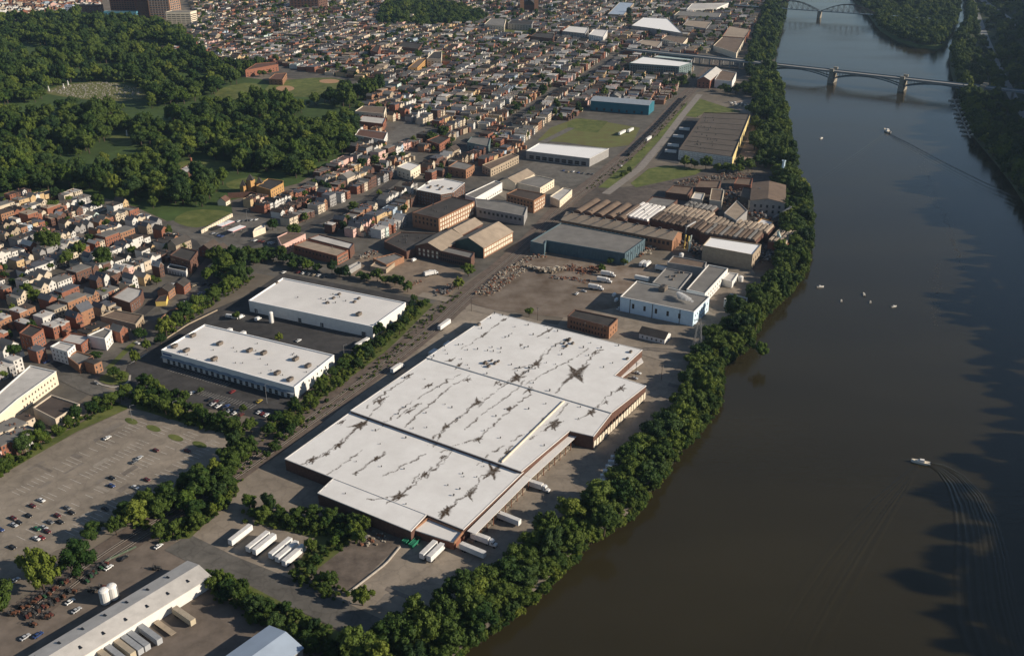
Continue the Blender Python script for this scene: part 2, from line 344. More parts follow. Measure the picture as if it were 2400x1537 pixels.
for i, (px, lab) in enumerate((([(405, 385), (470, 370), (560, 385), (520, 400), (420, 408)], 'clearing around the brick chimney building in the cemetery'), ([(530, 425), (620, 410), (640, 428), (560, 445), (530, 440)], 'lawn in front of the ochre cemetery gatehouse'), ([(400, 515), (450, 490), (545, 495), (540, 515), (470, 535), (430, 530)], 'fenced lawn beside the petrol station'), ([(255, 265), (345, 255), (420, 270), (400, 290), (300, 300)], 'shaded lawn deep in the cemetery wood'), ([(720, 292), (790, 272), (830, 280), (800, 296), (745, 302)], 'grassy verge along the cemetery edge'), ([(255, 318), (300, 312), (330, 322), (300, 345), (260, 340)], 'small lawn among the cemetery trees'))):
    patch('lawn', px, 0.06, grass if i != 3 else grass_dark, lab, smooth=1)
# yards and lots
yard = [(395, 1262), (470, 1190), (560, 1120), (660, 1050), (850, 905), (1000, 800), (1080, 730), (1110, 715), (1500, 815), (1620, 850), (1665, 880), (1660, 960), (1590, 1040), (1530, 1120), (1470, 1205), (1370, 1265), (1270, 1370), (1170, 1450), (1090, 1510), (1040, 1560), (900, 1500), (800, 1430), (560, 1325), (430, 1280)]
patch('warehouse_yard', yard, 0.02, concrete, 'worn grey concrete yard around the big white warehouse')
patch('mown_earth', [(755, 1300), (845, 1215), (960, 1255), (880, 1330), (815, 1390), (735, 1345)], 0.05, mat('wasteland', (0.13, 0.105, 0.085), var=0.35, scale=0.15), 'brown waste ground beside the warehouse end', keep=False)
patch('parking_lot', [(-120, 1150), (60, 1075), (180, 1015), (300, 958), (395, 975), (545, 1022), (548, 1068), (500, 1085), (430, 1130), (330, 1195), (255, 1235), (130, 1290), (0, 1372), (-120, 1420)], 0.03, gravel, 'large pale gravel parking lot')
patch('machinery_yard', [(-120, 1470), (60, 1400), (240, 1300), (370, 1262), (420, 1275), (520, 1345), (720, 1450), (860, 1530), (800, 1700), (-120, 1700)], 0.03, mat('yard_brown', (0.16, 0.13, 0.105), var=0.25, scale=0.12, big=0.2), 'brown machinery and truck yard')
patch('asphalt_lot', [(300, 850), (380, 790), (480, 735), (585, 690), (660, 640), (975, 700), (955, 725), (860, 800), (770, 870), (690, 950), (640, 990), (540, 965), (320, 935), (290, 890)], 0.06, asphalt, 'dark asphalt lot around the two white warehouses')
patch('car_lot', [(355, 690), (420, 650), (520, 650), (575, 665), (480, 730), (430, 745), (380, 735)], 0.06, asphalt_old, 'small worn car lot behind the brick shops')
patch('work_yard', [(800, 640), (850, 600), (960, 600), (1090, 640), (1060, 690), (1010, 700), (900, 680)], 0.06, mat('yard_tan', (0.22, 0.17, 0.125), var=0.25, scale=0.1), 'tan contractor yard by the brick sheds')
patch('scrap_yard', [(1085, 705), (1180, 640), (1290, 575), (1500, 620), (1560, 620), (1510, 660), (1450, 720), (1420, 760), (1320, 745), (1150, 725)], 0.05, brown_yard, 'brown scrap yard with heaps of stone')
patch('plant_yard', [(1450, 720), (1500, 650), (1580, 600), (1740, 600), (1770, 640), (1760, 740), (1700, 820), (1620, 850), (1430, 800), (1300, 770), (1320, 745)], 0.05, concrete, 'paved yard around the pale blue plant')
patch('factory_yard', [(1330, 500), (1380, 430), (1460, 440), (1520, 430), (1640, 405), (1800, 405), (1860, 440), (1880, 560), (1850, 640), (1640, 620), (1590, 560)], 0.05, mat('factory_ground', (0.10, 0.083, 0.07), var=0.35, scale=0.12, big=0.2), 'oily dark ground of the saw-tooth factory')
patch('lawn', [(1478, 430), (1520, 396), (1560, 388), (1650, 398), (1630, 410), (1560, 425), (1490, 440)], 0.06, grass, 'bright lawn beside the saw-tooth factory')
patch('lawn', [(1606, 272), (1618, 245), (1638, 231), (1690, 248), (1740, 263), (1650, 266), (1630, 276)], 0.06, grass, 'bright lawn behind the long dark roofed warehouse')
patch('truck_court', [(1540, 375), (1575, 320), (1610, 278), (1650, 278), (1595, 352), (1590, 385)], 0.07, asphalt, 'shaded truck court beside the long dark roofed warehouse')
patch('dirt_track', [(1725, 380), (1770, 285), (1790, 300), (1775, 350), (1750, 390)], 0.06, mat('pink_gravel', (0.30, 0.22, 0.17)), 'pinkish gravel strip behind the long dark roofed warehouse')
patch('lawn', [(1260, 330), (1290, 300), (1350, 278), (1430, 288), (1500, 300), (1480, 340), (1420, 348), (1330, 335)], 0.05, grass_dry, 'rough green field between the teal building and the white one')
patch('lawn', [(1330, 288), (1360, 278), (1425, 285), (1400, 312), (1330, 304)], 0.07, grass, 'greener square of the rough field')
patch('paved_lot', [(1200, 400), (1270, 372), (1400, 385), (1430, 365), (1450, 372), (1380, 425), (1330, 440), (1280, 430)], 0.06, asphalt_old, 'grey lot in front of the bright white roofed building')
patch('paved_lot', [(905, 315), (950, 285), (1010, 300), (1030, 318), (960, 335), (915, 345)], 0.06, asphalt_old, 'dark empty lot among the row houses')
patch('lawn', [(1165, 82), (1175, 68), (1245, 72), (1235, 84)], 0.06, grass, 'far sports field beside the school')
patch('lawn', [(560, 598), (625, 585), (650, 600), (580, 610)], 0.06, grass, 'grass triangle by the street corner')
patch('forecourt', [(470, 550), (560, 505), (640, 520), (660, 560), (600, 580), (540, 565)], 0.06, asphalt_old, 'petrol station forecourt')
patch('sand_court', [(1150, 445), (1300, 420), (1330, 470), (1240, 500)], 0.045, mat('dusty', (0.2, 0.175, 0.145), var=0.2), 'dusty ground between the old works buildings', keep=False)
patch('boat_yard', [(1715, 240), (1790, 225), (1800, 265), (1775, 285), (1735, 262)], 0.06, mat('boat_gravel', (0.27, 0.22, 0.18)), 'gravel boat storage yard by the bank')
patch('lot_verge', [(225, 890), (262, 868), (300, 870), (305, 885), (290, 900), (255, 903)], 0.08, grass, 'kerbed grass island at the street end', smooth=1)
patch('lot_verge', [(245, 865), (300, 810), (318, 798), (322, 804), (262, 862)], 0.08, grass, 'grass strip along the lot entrance')
for c, rx, lab in (((308, 987), 15, 'far'), ((360, 1004), 17, 'second'), ((412, 1026), 18, 'third'), ((468, 1042), 17, 'near')):
    sheet('lot_island', GP([(c[0] + rx * math.cos(a), c[1] + 7 * math.sin(a) + 0.25 * rx * math.cos(a)) for a in np.linspace(0, 2 * math.pi, 16)[:-1]]), 0.07, grass, f'{lab} grassy oval island of the gravel lot')
for px, lab in (([(985, 703), (1016, 714), (930, 800), (830, 890), (720, 985), (640, 1022), (642, 992), (700, 945), (800, 865), (880, 795)], 'weedy green strip between the white warehouses and the railway'), ([(488, 1345), (520, 1338), (700, 1432), (880, 1525), (830, 1560), (700, 1492), (560, 1402)], 'green verge between the machinery yard and the river road'), ([(545, 1112), (562, 1150), (445, 1262), (380, 1264), (470, 1188)], 'green embankment above the trailer yard'), ([(1402, 440), (1480, 372), (1560, 297), (1612, 238), (1602, 268), (1540, 335), (1442, 442)], 'grass strip along the railway curve'), ([(590, 1195), (700, 1215), (850, 1235), (800, 1290), (720, 1352), (690, 1330), (740, 1262), (600, 1226)], 'weedy strip beside the warehouse end'), ([(1370, 428), (1440, 372), (1520, 300), (1560, 255), (1545, 290), (1460, 365), (1385, 430)], 'narrow grass strip on the town side of the railway curve'), ([(300, 925), (400, 948), (545, 1005), (560, 1025), (430, 992), (320, 958)], 'green strip along the top of the gravel lot'), ([(-60, 1140), (120, 1030), (290, 935), (300, 958), (180, 1012), (-60, 1150)], 'hedge strip above the gravel lot')):
    patch('verge', px, 0.075, grass, lab, keep=False)
# roads
road('street', GP([(985, 690), (1050, 703), (1110, 722), (1300, 768), (1500, 822), (1630, 862)]), 9, 0.07, mat('street_tan', (0.26, 0.22, 0.175), var=0.15), 'tan street between the scrap yard and the warehouse')
road('street', GP([(415, 1270), (520, 1322), (700, 1395), (860, 1470), (960, 1520)]), 15, 0.06, asphalt_old, 'worn road leading to the river')
road('street', GP([(150, 880), (200, 905), (270, 935), (330, 945)]), 11, 0.09, asphalt_old, 'street ending at the gravel lot')
road('street', GP([(120, 860), (245, 800), (330, 735), (430, 655), (475, 600), (440, 555)]), 9, 0.07, asphalt, 'street along the brick row houses')
road('street', GP([(395, 530), (470, 560), (560, 580), (650, 605), (760, 635)]), 10, 0.08, asphalt_old, 'cross street past the petrol station')
road('street', GP([(560, 582), (700, 540), (860, 470), (960, 400), (1060, 350), (1180, 290), (1300, 220), (1420, 150), (1500, 100), (1600, 30)]), 11, 0.06, asphalt, 'main street running up through the town')
road('access_road', GP([(1420, 455), (1500, 395), (1555, 330), (1600, 270), (1640, 222)]), 9, 0.08, mat('road_grey', (0.24, 0.215, 0.19)), 'grey access road beside the railway')
road('street', GP([(1340, 300), (1250, 345), (1180, 395)]), 9, 0.07, asphalt_old, 'street beside the rough field')
road('highway', GP([(2560, 480), (2440, 330), (2375, 230), (2335, 150), (2310, 90), (2292, 40), (2262, -40)]), 13, 0.06, deck_m, 'grey highway below the bluff across the river', keep=True)
road('highway', GP([(2470, 150), (2400, 75), (2345, 35), (2290, -5), (2255, -40)]), 16, 3.0, mat('hwy_pale', (0.30, 0.29, 0.28)), 'raised pale highway at the foot of the bluff', keep=True)
# railway
rail_line = resample(np.concatenate([GP([(60, 1440), (240, 1300), (400, 1205), (565, 1098), (760, 958), (905, 850), (1010, 770), (1095, 690), (1180, 622), (1255, 552), (1320, 480), (1385, 432), (1470, 362), (1540, 295), (1590, 240), (1630, 200), (1690, 130)])]), 10)
for _ in range(6): rail_line[1:-1] = (rail_line[:-2] + 2 * rail_line[1:-1] + rail_line[2:]) / 4
road('railway_bed', rail_line, 18, 0.10, ballast, 'brown ballast bed of the railway')
def track(off, label):
    L, Rr = strip(rail_line, 2 * off) if off else (rail_line, rail_line); c = np.array(L if off > 0 else Rr) if off else rail_line
    if off < 0: L, Rr = strip(rail_line, -2 * off); c = np.array(Rr)
    t = thing('railway_track', label, 'railway track', (*c[0], 0.1))
    b = np.array([c[0][0], c[0][1], 0.1])
    for s in (-1, 1):
        A_, B_ = strip(c, 1.435); q = np.array(A_ if s > 0 else B_); P, Q = strip(q, 0.22); n_ = len(q); m_ = MB()
        m_.v = [(*p_, z) for z in (0.44, 0.62) for Z in (P, Q) for p_ in Z]
        for i in range(n_ - 1):
            a0, b0, a1, b1 = i, n_ + i, 2 * n_ + i, 3 * n_ + i
            m_.f += [(b1, b1 + 1, a1 + 1, a1), (a1, a1 + 1, a0 + 1, a0), (b0, b0 + 1, b1 + 1, b1)]; m_.m += [0, 0, 0]
        m_.build('rail', [steel_rail], t, b)
    m_ = MB(); fine = resample(c, 1.5)
    for i in range(0, len(fine) - 1):
        d = fine[i + 1] - fine[i]; d /= np.linalg.norm(d); m_.obox(fine[i], (-d[1], d[0]), 2.6, 0.5, 0.30, 0.44)
    o = m_.build('tie', [tie_m], t, b); o['kind'] = 'stuff'
track(-4.5, 'river-side railway track along the warehouse'); track(1.0, 'town-side railway track along the warehouse')
# painted bays of the gravel lot (faint)
m_ = MB(); lot = KEEPOUT[[i for i, k in enumerate(KEEPOUT) if len(k) == 14][0]] if False else GP([(30, 1110), (300, 975), (520, 1030), (480, 1080), (330, 1175), (120, 1270), (30, 1320)])
st = np.stack([lot @ AX, lot @ BX], 1)
for t_ in np.arange(st[:, 1].min(), st[:, 1].max(), 18):
    for s_ in np.arange(st[:, 0].min(), st[:, 0].max(), 2.9):
        c = AX * s_ + BX * t_
        if inside(lot, c)[0] and R.random() < 0.75: m_.obox(c, BX, R.uniform(6, 10), 0.20, 0.100, 0.108)
o = m_.build('parking_bay_lines', [paint_w]); tag(o, 'faded white bay lines on the gravel lot', kind='stuff')
m_ = MB()
for a0, a1, nn in (((400, 865), (540, 905), 22), ((470, 920), (600, 955), 20), ((310, 850), (350, 825), 9)):
    q0, q1 = G(*a0), G(*a1)
    for i in range(nn): m_.obox(q0 + (q1 - q0) * i / nn, AX, 5.2, 0.18, 0.185, 0.193)
tag(m_.build('parking_bay_lines', [paint_w]), 'white bay lines in front of the near white warehouse', kind='stuff')
# kerb of the grass island
kp = GP([(222, 893), (240, 903), (262, 908), (288, 905), (303, 893), (305, 880)]); kk = resample(kp, 2); m_ = MB()
for i in range(len(kk) - 1): m_.obox((kk[i] + kk[i + 1]) / 2, (kk[i + 1] - kk[i]) / np.linalg.norm(kk[i + 1] - kk[i]), np.linalg.norm(kk[i + 1] - kk[i]) + .05, 1.2, 0.0, 0.42)
tag(m_.build('kerb', [kerb_m]), 'curved pale kerb round the grass island', kind='structure')
# patched paving
m_ = MB()
for poly, n_, z_ in ((GP(yard), 34, .125), (GP([(30, 1110), (300, 975), (520, 1030), (480, 1080), (330, 1175), (120, 1270), (30, 1320)]), 16, .125)):
    lo, hi = poly.min(axis=0), poly.max(axis=0); k = 0
    while k < n_:
        c = np.array([R.uniform(lo[0], hi[0]), R.uniform(lo[1], hi[1])])
        if not inside(poly, c)[0]: continue
        k += 1; L_, W2_ = R.uniform(4, 16), R.uniform(1.5, 5); d = AX if R.random() < .5 else BX; n2_ = np.array([-d[1], d[0]])
        q = [c + d * s * L_ / 2 * R.uniform(.85, 1.1) + n2_ * t_ * W2_ / 2 * R.uniform(.8, 1.15) for s, t_ in ((-1, -1), (1, -1), (1, 1), (-1, 1))]
        m_.add([(*p_, z_ + k * .0003) for p_ in q], [(0, 1, 2, 3)], R.choices((0, 1, 2), (4, 3, 2))[0])
tag(m_.build('paving_repairs', [mat('patch_dark', (.175, .15, .125), var=.2), mat('patch_mid', (.205, .178, .148), var=.2), mat('patch_pale', (.29, .255, .21), var=.15)]), 'darker and paler repair patches in the paved yards', kind='stuff')
# ------------------------------------------------------------------ building kit
def unit_box(): return MB().box(-.5, .5, -.5, .5, 0, 1)
_WIN = {}
def window_data(frame, pane):
    k = (frame.name, pane.name)
    if k not in _WIN:
        b = MB(); b.box(-.5, .5, -.03, .08, 0, 1, 0); b.box(-.45, .45, .02, .11, .05, .96, 1); b.box(-.45, .45, .05, .12, .48, .52, 0)
        _WIN[k] = b.data('window', [frame, pane])
    return _WIN[k]
class Bld: pass
def put_window(B, p, nrm, z, wd, hh, frame=None, pane=None, name='window'):
    o = bpy.data.objects.new(name, window_data(frame or white_wall, pane or glass)); COL.objects.link(o); o.parent = B.root
    o.location = (p[0] - B.c[0], p[1] - B.c[1], z); o.rotation_euler = (0, 0, math.atan2(nrm[1], nrm[0]) - math.pi / 2); o.scale = (wd, 1.0, hh); return o
def edge(B, i):
    a, b = B.pts[i], B.pts[(i + 1) % len(B.pts)]; d = b - a; L = np.linalg.norm(d); d = d / L; n_ = np.array([d[1], -d[0]]) * B.sgn
    return a, b, d, L, n_
def wins(B, i, cols, zs, wd, hh, frame=None, pane=None, margin=2.0, name='window'):
    a, b, d, L, n_ = edge(B, i)
    for c in range(cols):
        p_ = a + d * (margin + (L - 2 * margin) * (c + .5) / cols)
        for z in zs: put_window(B, p_, n_, z, wd, hh, frame, pane, name)
def bld(name, label, cat, px, h, wall, roof, par=0.7, cap=None, group=None, world=None, plinth=None):
    B = Bld(); P = GP(px, h) if world is None else np.array(world); B.pts = P; B.h = h; B.sgn = 1 if area2(P) > 0 else -1
    B.c = P.mean(axis=0); B.root = thing(name, label, cat, (*B.c, 0), group=group); base = (*B.c, 0)
    Q = P if B.sgn > 0 else P[::-1]; I = grow(Q, -0.45); n_ = len(Q); T = h + par
    v = [(*q, 0) for q in Q] + [(*q, T) for q in Q]; f = [(i, (i + 1) % n_, n_ + (i + 1) % n_, n_ + i) for i in range(n_)]
    m_ = MB(); m_.add(v, f); m_.build('wall', [wall], B.root, base)
    v = [(*q, T) for q in Q] + [(*q, T) for q in I] + [(*q, h) for q in I]
    # coping: outer lip a little proud
    O = grow(Q, 0.12); m_ = MB(); v = [(*q, T - .35) for q in O] + [(*q, T + .06) for q in O] + [(*q, T + .06) for q in I] + [(*q, h - .1) for q in I]
    f = []
    for k in range(3): f += [(k * n_ + i, k * n_ + (i + 1) % n_, (k + 1) * n_ + (i + 1) % n_, (k + 1) * n_ + i) for i in range(n_)]
    m_.add(v, f); m_.build('parapet', [cap or wall], B.root, base)
    B.roof = link('roof', mesh_data('roof', [(q[0] - B.c[0], q[1] - B.c[1], h) for q in I], [tuple(range(n_))], roof), B.root)
    FOOT.append(grow(Q, 2.0)); return B
def gable(name, label, cat, p0, p1, hw, eave, ridge, wall, roof, world=False, over=0.5, group=None, hw2=None):
    """p0, p1: ends of the ridge (sight lines at ridge height, or points)"""
    a = np.array(p0, float) if world else G(*p0, ridge); b = np.array(p1, float) if world else G(*p1, ridge)
    d = (b - a) / np.linalg.norm(b - a); n_ = np.array([d[1], -d[0]]); h2 = hw2 or hw
    B = Bld(); B.c = (a + b) / 2; base = (*B.c, 0); B.root = thing(name, label, cat, base, group=group)
    P = np.array([a + n_ * hw, b + n_ * hw, b - n_ * h2, a - n_ * h2]); B.pts = P; B.sgn = 1 if area2(P) > 0 else -1; B.h = eave
    v = [(*q, 0) for q in P] + [(*q, eave) for q in P] + [(*a, ridge), (*b, ridge)]
    f = [(0, 1, 5, 4), (1, 2, 6, 9, 5), (2, 3, 7, 6), (3, 0, 4, 8, 7)]
    MB().add(v, f).build('wall', [wall], B.root, base)
    a2, b2 = a - d * over, b + d * over
    for s, hh in ((1, hw), (-1, h2)):
        sl = (ridge - eave) / hh; e = hh + over; ze = ridge - sl * e
        q = [(*(a2), ridge + .05), (*(b2), ridge + .05), (*(b2 + n_ * s * e), ze + .05), (*(a2 + n_ * s * e), ze + .05)]
        q2 = [(x, y, z + .3) for x, y, z in q]
        MB().add(q + q2, [(0, 1, 2, 3), (7, 6, 5, 4), (0, 4, 5, 1), (1, 5, 6, 2), (2, 6, 7, 3), (3, 7, 4, 0)]).build('roof_slope', [roof], B.root, base)
    B.a, B.b, B.d, B.n, B.ridge, B.hw = a, b, d, n_, ridge, hw
    FOOT.append(grow(P if B.sgn > 0 else P[::-1], 2.0)); return B
_UD = {}
def prop_data(kind):
    if kind in _UD: return _UD[kind]
    m_ = MB()
    if kind == 'rtu':
        m_.box(-1.5, 1.5, -1.1, 1.1, .25, 1.7, 0); m_.box(-1.3, 1.3, -.9, .9, 0, .25, 1); m_.tube((-.6, 0, 1.7), (-.6, 0, 1.95), .65, n=10, mi=1); m_.tube((.8, 0, 1.7), (.8, 0, 1.9), .45, n=10, mi=1); m_.box(1.5, 2.1, -.7, .7, .4, 1.5, 0)
        d = m_.data('rooftop_unit', [rtu_m, metal_dark])
    elif kind == 'vent':
        m_.tube((0, 0, 0), (0, 0, .8), .28, n=8); m_.tube((0, 0, .8), (0, 0, 1.15), .5, .2, n=8); d = m_.data('vent', [metal_dark])
    elif kind == 'skylight':
        m_.box(-.5, .5, -.5, .5, 0, .3, 0); m_.box(-.42, .42, -.42, .42, .3, .36, 1); d = m_.data('skylight', [metal_dark, glass])
    elif kind == 'chimney':
        m_.box(-.4, .4, -.4, .4, 0, 1.6, 0); m_.box(-.48, .48, -.48, .48, 1.6, 1.8, 0); d = m_.data('chimney', [brick_d])
    elif kind == 'stack':
        m_.tube((0, 0, 0), (0, 0, 1), .5, .42, n=12); d = m_.data('smokestack', [brick])
    _UD[kind] = d; return d
def prop(B, kind, px, z, rz=None, s=1.0, name=None, sc=None):
    q = G(*px, z) - B.c
    o = link(name or {'rtu': 'rooftop_unit', 'vent': 'vent', 'skylight': 'skylight', 'chimney': 'chimney', 'stack': 'smokestack'}[kind], prop_data(kind), getattr(B, 'roof', B.root), (q[0], q[1], z + .01), rz if rz is not None else ANG_A, sc or (s, s, s)); return o

# ------------------------------------------------------------------ the two white warehouses
W1 = bld('white_warehouse', 'far white metal warehouse with plain white roof beside the railway', 'warehouse', [(583, 706), (663, 653), (951, 711), (873, 767)], 8.5, white_wall, white_roof, cap=white_roof2)
for q in ((795, 691), (782, 700), (767, 711), (841, 701), (831, 709)): prop(W1, 'rtu', q, 8.5, s=.8)
prop(W1, 'rtu', (841, 739), 8.5, s=1.3); prop(W1, 'rtu', (649, 664), 8.5, s=.7)
for _ in range(8): prop(W1, 'vent', (R.uniform(640, 880), R.uniform(690, 725)), 8.5)
a, b, d, L, nn = edge(W1, 3)
for i in range(26):
    q = a + d * (L * (i + .5) / 26) - W1.c; m_ = MB().box(-.12, .12, 0, .15, .3, 8.0); link('wall_rib', m_.data('wall_rib', [white_wall]), W1.root, (*q, 0), math.atan2(nn[1], nn[0]) - math.pi / 2)
for t_, wd in ((.055, 3), (.42, 3), (.60, 3), (.93, 4)):
    put_window(W1, a + d * L * (1 - t_), nn, 0.2, wd, 3.4, white_wall, metal_dark, 'dock_door')
wins(W1, 2, 3, (0.5,), 2.2, 4.0, white_wall, metal_dark, margin=6, name='dock_door')
W2 = bld('white_warehouse', 'near white warehouse with brown rooftop units and row of dock doors', 'warehouse', [(378, 822), (480, 762), (783, 834), (690, 909)], 8.5, white_wall, white_roof, cap=white_roof2)
for q in ((452, 789), (409, 814), (437, 824), (515, 808), (502, 844), (585, 824), (618, 830), (693, 844), (722, 860), (650, 877), (680, 892)): prop(W2, 'rtu', q, 8.5, s=1.25)
for _ in range(22): prop(W2, 'vent', (480 + R.uniform(0, 240), 0) if False else (lambda u, v_: (480 + 303 * u - 95 * v_, 768 + 70 * u + 66 * v_))(R.random(), R.uniform(.05, .95)), 8.5, s=.8)
wins(W2, 3, 22, (0.1,), 2.6, 3.6, white_wall, metal_dark, margin=3, name='dock_door')
wins(W2, 2, 8, (4.8,), 1.2, 1.6, white_wall, glass, margin=4)
# scalloped awning of the near front
a, b, d, L, nn = edge(W2, 3)
for i in range(11):
    c = a + d * (L * (i + .5) / 11) - W2.c; m_ = MB(); k = 7; hw_ = L / 22 - .05
    for j in range(k):
        x0, x1 = -hw_ + 2 * hw_ * j / k, -hw_ + 2 * hw_ * (j + 1) / k; z0, z1 = [4.6 + .55 * math.sin(math.pi * t_) for t_ in ((j) / k, (j + 1) / k)]
        m_.add([(x0, .05, z0 + .5), (x1, .05, z1 + .5), (x1, 1.9, z1 - .2), (x0, 1.9, z0 - .2), (x0, .05, z0 + .3), (x1, .05, z1 + .3), (x1, 1.9, z1 - .4), (x0, 1.9, z0 - .4)], [(0, 3, 2, 1), (4, 5, 6, 7), (3, 7, 6, 2), (0, 1, 5, 4)])
    link('awning', m_.data('awning', [mat('awning_grey', (.22, .25, .28))]), W2.root, (*c, 0), math.atan2(nn[1], nn[0]) - math.pi / 2)
put_window(W2, a + d * (L - 5), nn, 6.3, 8, 1.2, blue_wall, mat('sign_blue', (0.03, 0.06, 0.22)), 'sign_panel')

# ------------------------------------------------------------------ the big stained warehouse
WH = thing('stained_warehouse', 'huge white roofed brick warehouse streaked with black stains by the river', 'warehouse', (*G(1090, 980), 0))
WB_ = G(1090, 980)
def wh_part(name, poly, z0, z1, m): return MB().prism(poly, z0, z1).build(name, [m], WH, (*WB_, 0))
NEAR_Z, MID_Z, FAR_Z = 7.3, 8.9, 9.4
far_px = [(1000, 838), (1158, 733), (1505, 820), (1440, 880), (1514, 904), (1433, 967)]
mid_px = [(822, 962), (1000, 840), (1433, 968), (1391, 1022), (1335, 1009), (1222, 1104)]
near_px = [(668, 1075), (822, 965), (1226, 1106), (1086, 1240), (1000, 1205), (963, 1244), (745, 1155), (782, 1120)]
near_P, mid_P, far_P = GP(near_px, NEAR_Z), GP(mid_px, MID_Z), GP(far_px, FAR_Z)
whole = [near_P, mid_P, far_P]
for P in whole: FOOT.append(grow(P if area2(P) > 0 else P[::-1], 1.5))
for P, zt in ((near_P, NEAR_Z), (mid_P, MID_Z), (far_P, FAR_Z)):
    Q = P if area2(P) > 0 else P[::-1]; k = len(Q); v = [(*q, 0) for q in Q] + [(*q, zt - .05) for q in Q]
    MB().add(v, [(i, (i + 1) % k, k + (i + 1) % k, k + i) for i in range(k)]).build('wall', [brick_d], WH, (*WB_, 0))  # red brick walls; their shade is put into the colour as dark brick
    O = grow(Q, .18); I = grow(Q, -.3); v = [(*q, zt - .3) for q in O] + [(*q, zt + .18) for q in O] + [(*q, zt + .18) for q in I] + [(*q, zt - .02) for q in I]
    MB().add(v, [(j * k + i, j * k + (i + 1) % k, (j + 1) * k + (i + 1) % k, (j + 1) * k + i) for j in range(3) for i in range(k)]).build('parapet', [white_roof], WH, (*WB_, 0))
# stained roof membrane: a fine grid with a dirt mask worked out along streaks and star-shaped ponding marks
stars = [(1258, 855, 13), (1212, 888, 17), (1350, 878, 27), (1330, 800, 10), (1285, 778, 9), (1120, 945, 15), (1195, 958, 11), (1300, 992, 15), (1385, 968, 14), (1456, 914, 10), (845, 992, 21), (797, 1036, 12), (733, 1072, 11), (935, 1157, 17), (1100, 1153, 14), (1047, 1192, 18), (1155, 1100, 22), (995, 1108, 10), (883, 1070, 10), (835, 1104, 7), (960, 965, 9), (1045, 1002, 13), (1122, 1030, 11), (890, 940, 13), (800, 925 + 60, 9), (1055, 848, 10), (1165, 898, 8), (1140, 855, 8), (1182, 752, 8), (1320, 818, 7), (1395, 828, 8), (1240, 915, 9), (1095, 892, 9), (1300, 1000, 13), (1040, 1065, 9), (1188, 1062, 8), (1220, 812, 6), (1130, 790, 6), (1075, 860, 9), (958, 882, 8), (1005, 905, 9), (1420, 945, 7), (765, 1060, 7)]
streaks = [[(700, 1085), (745, 1065), (800, 1035), (850, 985)], [(870, 1012), (915, 982), (960, 945), (1030, 905), (1075, 878)], [(880, 940), (905, 920), (960, 885)], [(845, 960), (885, 940), (905, 920)], [(1000, 1040), (1045, 1002), (1080, 975), (1130, 935)], [(1010, 1045), (1060, 995), (1100, 965)], [(1030, 1055), (1120, 1030), (1195, 960), (1245, 925)], [(925, 985), (955, 962), (990, 945)], [(1120, 1085), (1150, 1065), (1215, 1025), (1300, 985)], [(1235, 1035), (1290, 1000), (1330, 945)], [(1000, 1115), (1045, 1072), (1065, 1045)], [(830, 1105), (875, 1075), (905, 1055)], [(1090, 1160), (1125, 1120), (1155, 1100), (1200, 1045)], [(1030, 1205), (1050, 1185), (1085, 1160), (1110, 1150)], [(1170, 905), (1215, 885), (1260, 850), (1295, 815), (1330, 795)], [(1320, 900), (1350, 880), (1390, 835), (1410, 820)], [(1300, 925), (1320, 900), (1345, 885)], [(1350, 985), (1385, 968), (1410, 950)], [(925, 1170), (940, 1155), (990, 1100)], [(760, 1062), (810, 1020), (850, 990), (900, 940)], [(950, 1000), (1000, 955), (1060, 905), (1100, 880)], [(1090, 1010), (1140, 965), (1195, 925), (1230, 895)], [(1120, 955), (1150, 925), (1200, 890), (1250, 860)], [(1160, 1100), (1190, 1065), (1250, 1010), (1290, 965)], [(860, 1165), (935, 1157), (980, 1120), (1045, 1065)], [(1230, 905), (1290, 870), (1330, 850), (1380, 820)], [(1080, 820), (1130, 790), (1180, 752)], [(1400, 960), (1430, 925), (1470, 900)], [(1260, 790), (1285, 778), (1310, 765)], [(760, 1110), (800, 1085), (850, 1050)], [(900, 1110), (950, 1085), (995, 1060)], [(1200, 870), (1258, 855), (1280, 820)]]
S3 = [(G(x, y, 8.5), r) for x, y, r in stars]; K3 = [GP(s, 8.5) for s in streaks]
ARMS = []
for c, r in S3:
    rr_ = r / px_scale(*c) * 1.3; arms = []
    for a0, ln, wd in ((56, 1.7, .30), (236, 1.7, .30), (98, 1.15, .34), (278, 1.25, .34), (22, .85, .30), (200, .9, .30), (140, .55, .3)):
        if R.random() < .9: arms.append((math.radians(a0 + R.uniform(-11, 11)), rr_ * ln * R.uniform(.6, 1.3), rr_ * wd * R.uniform(.7, 1.2)))
    ARMS.append((c, rr_, arms))
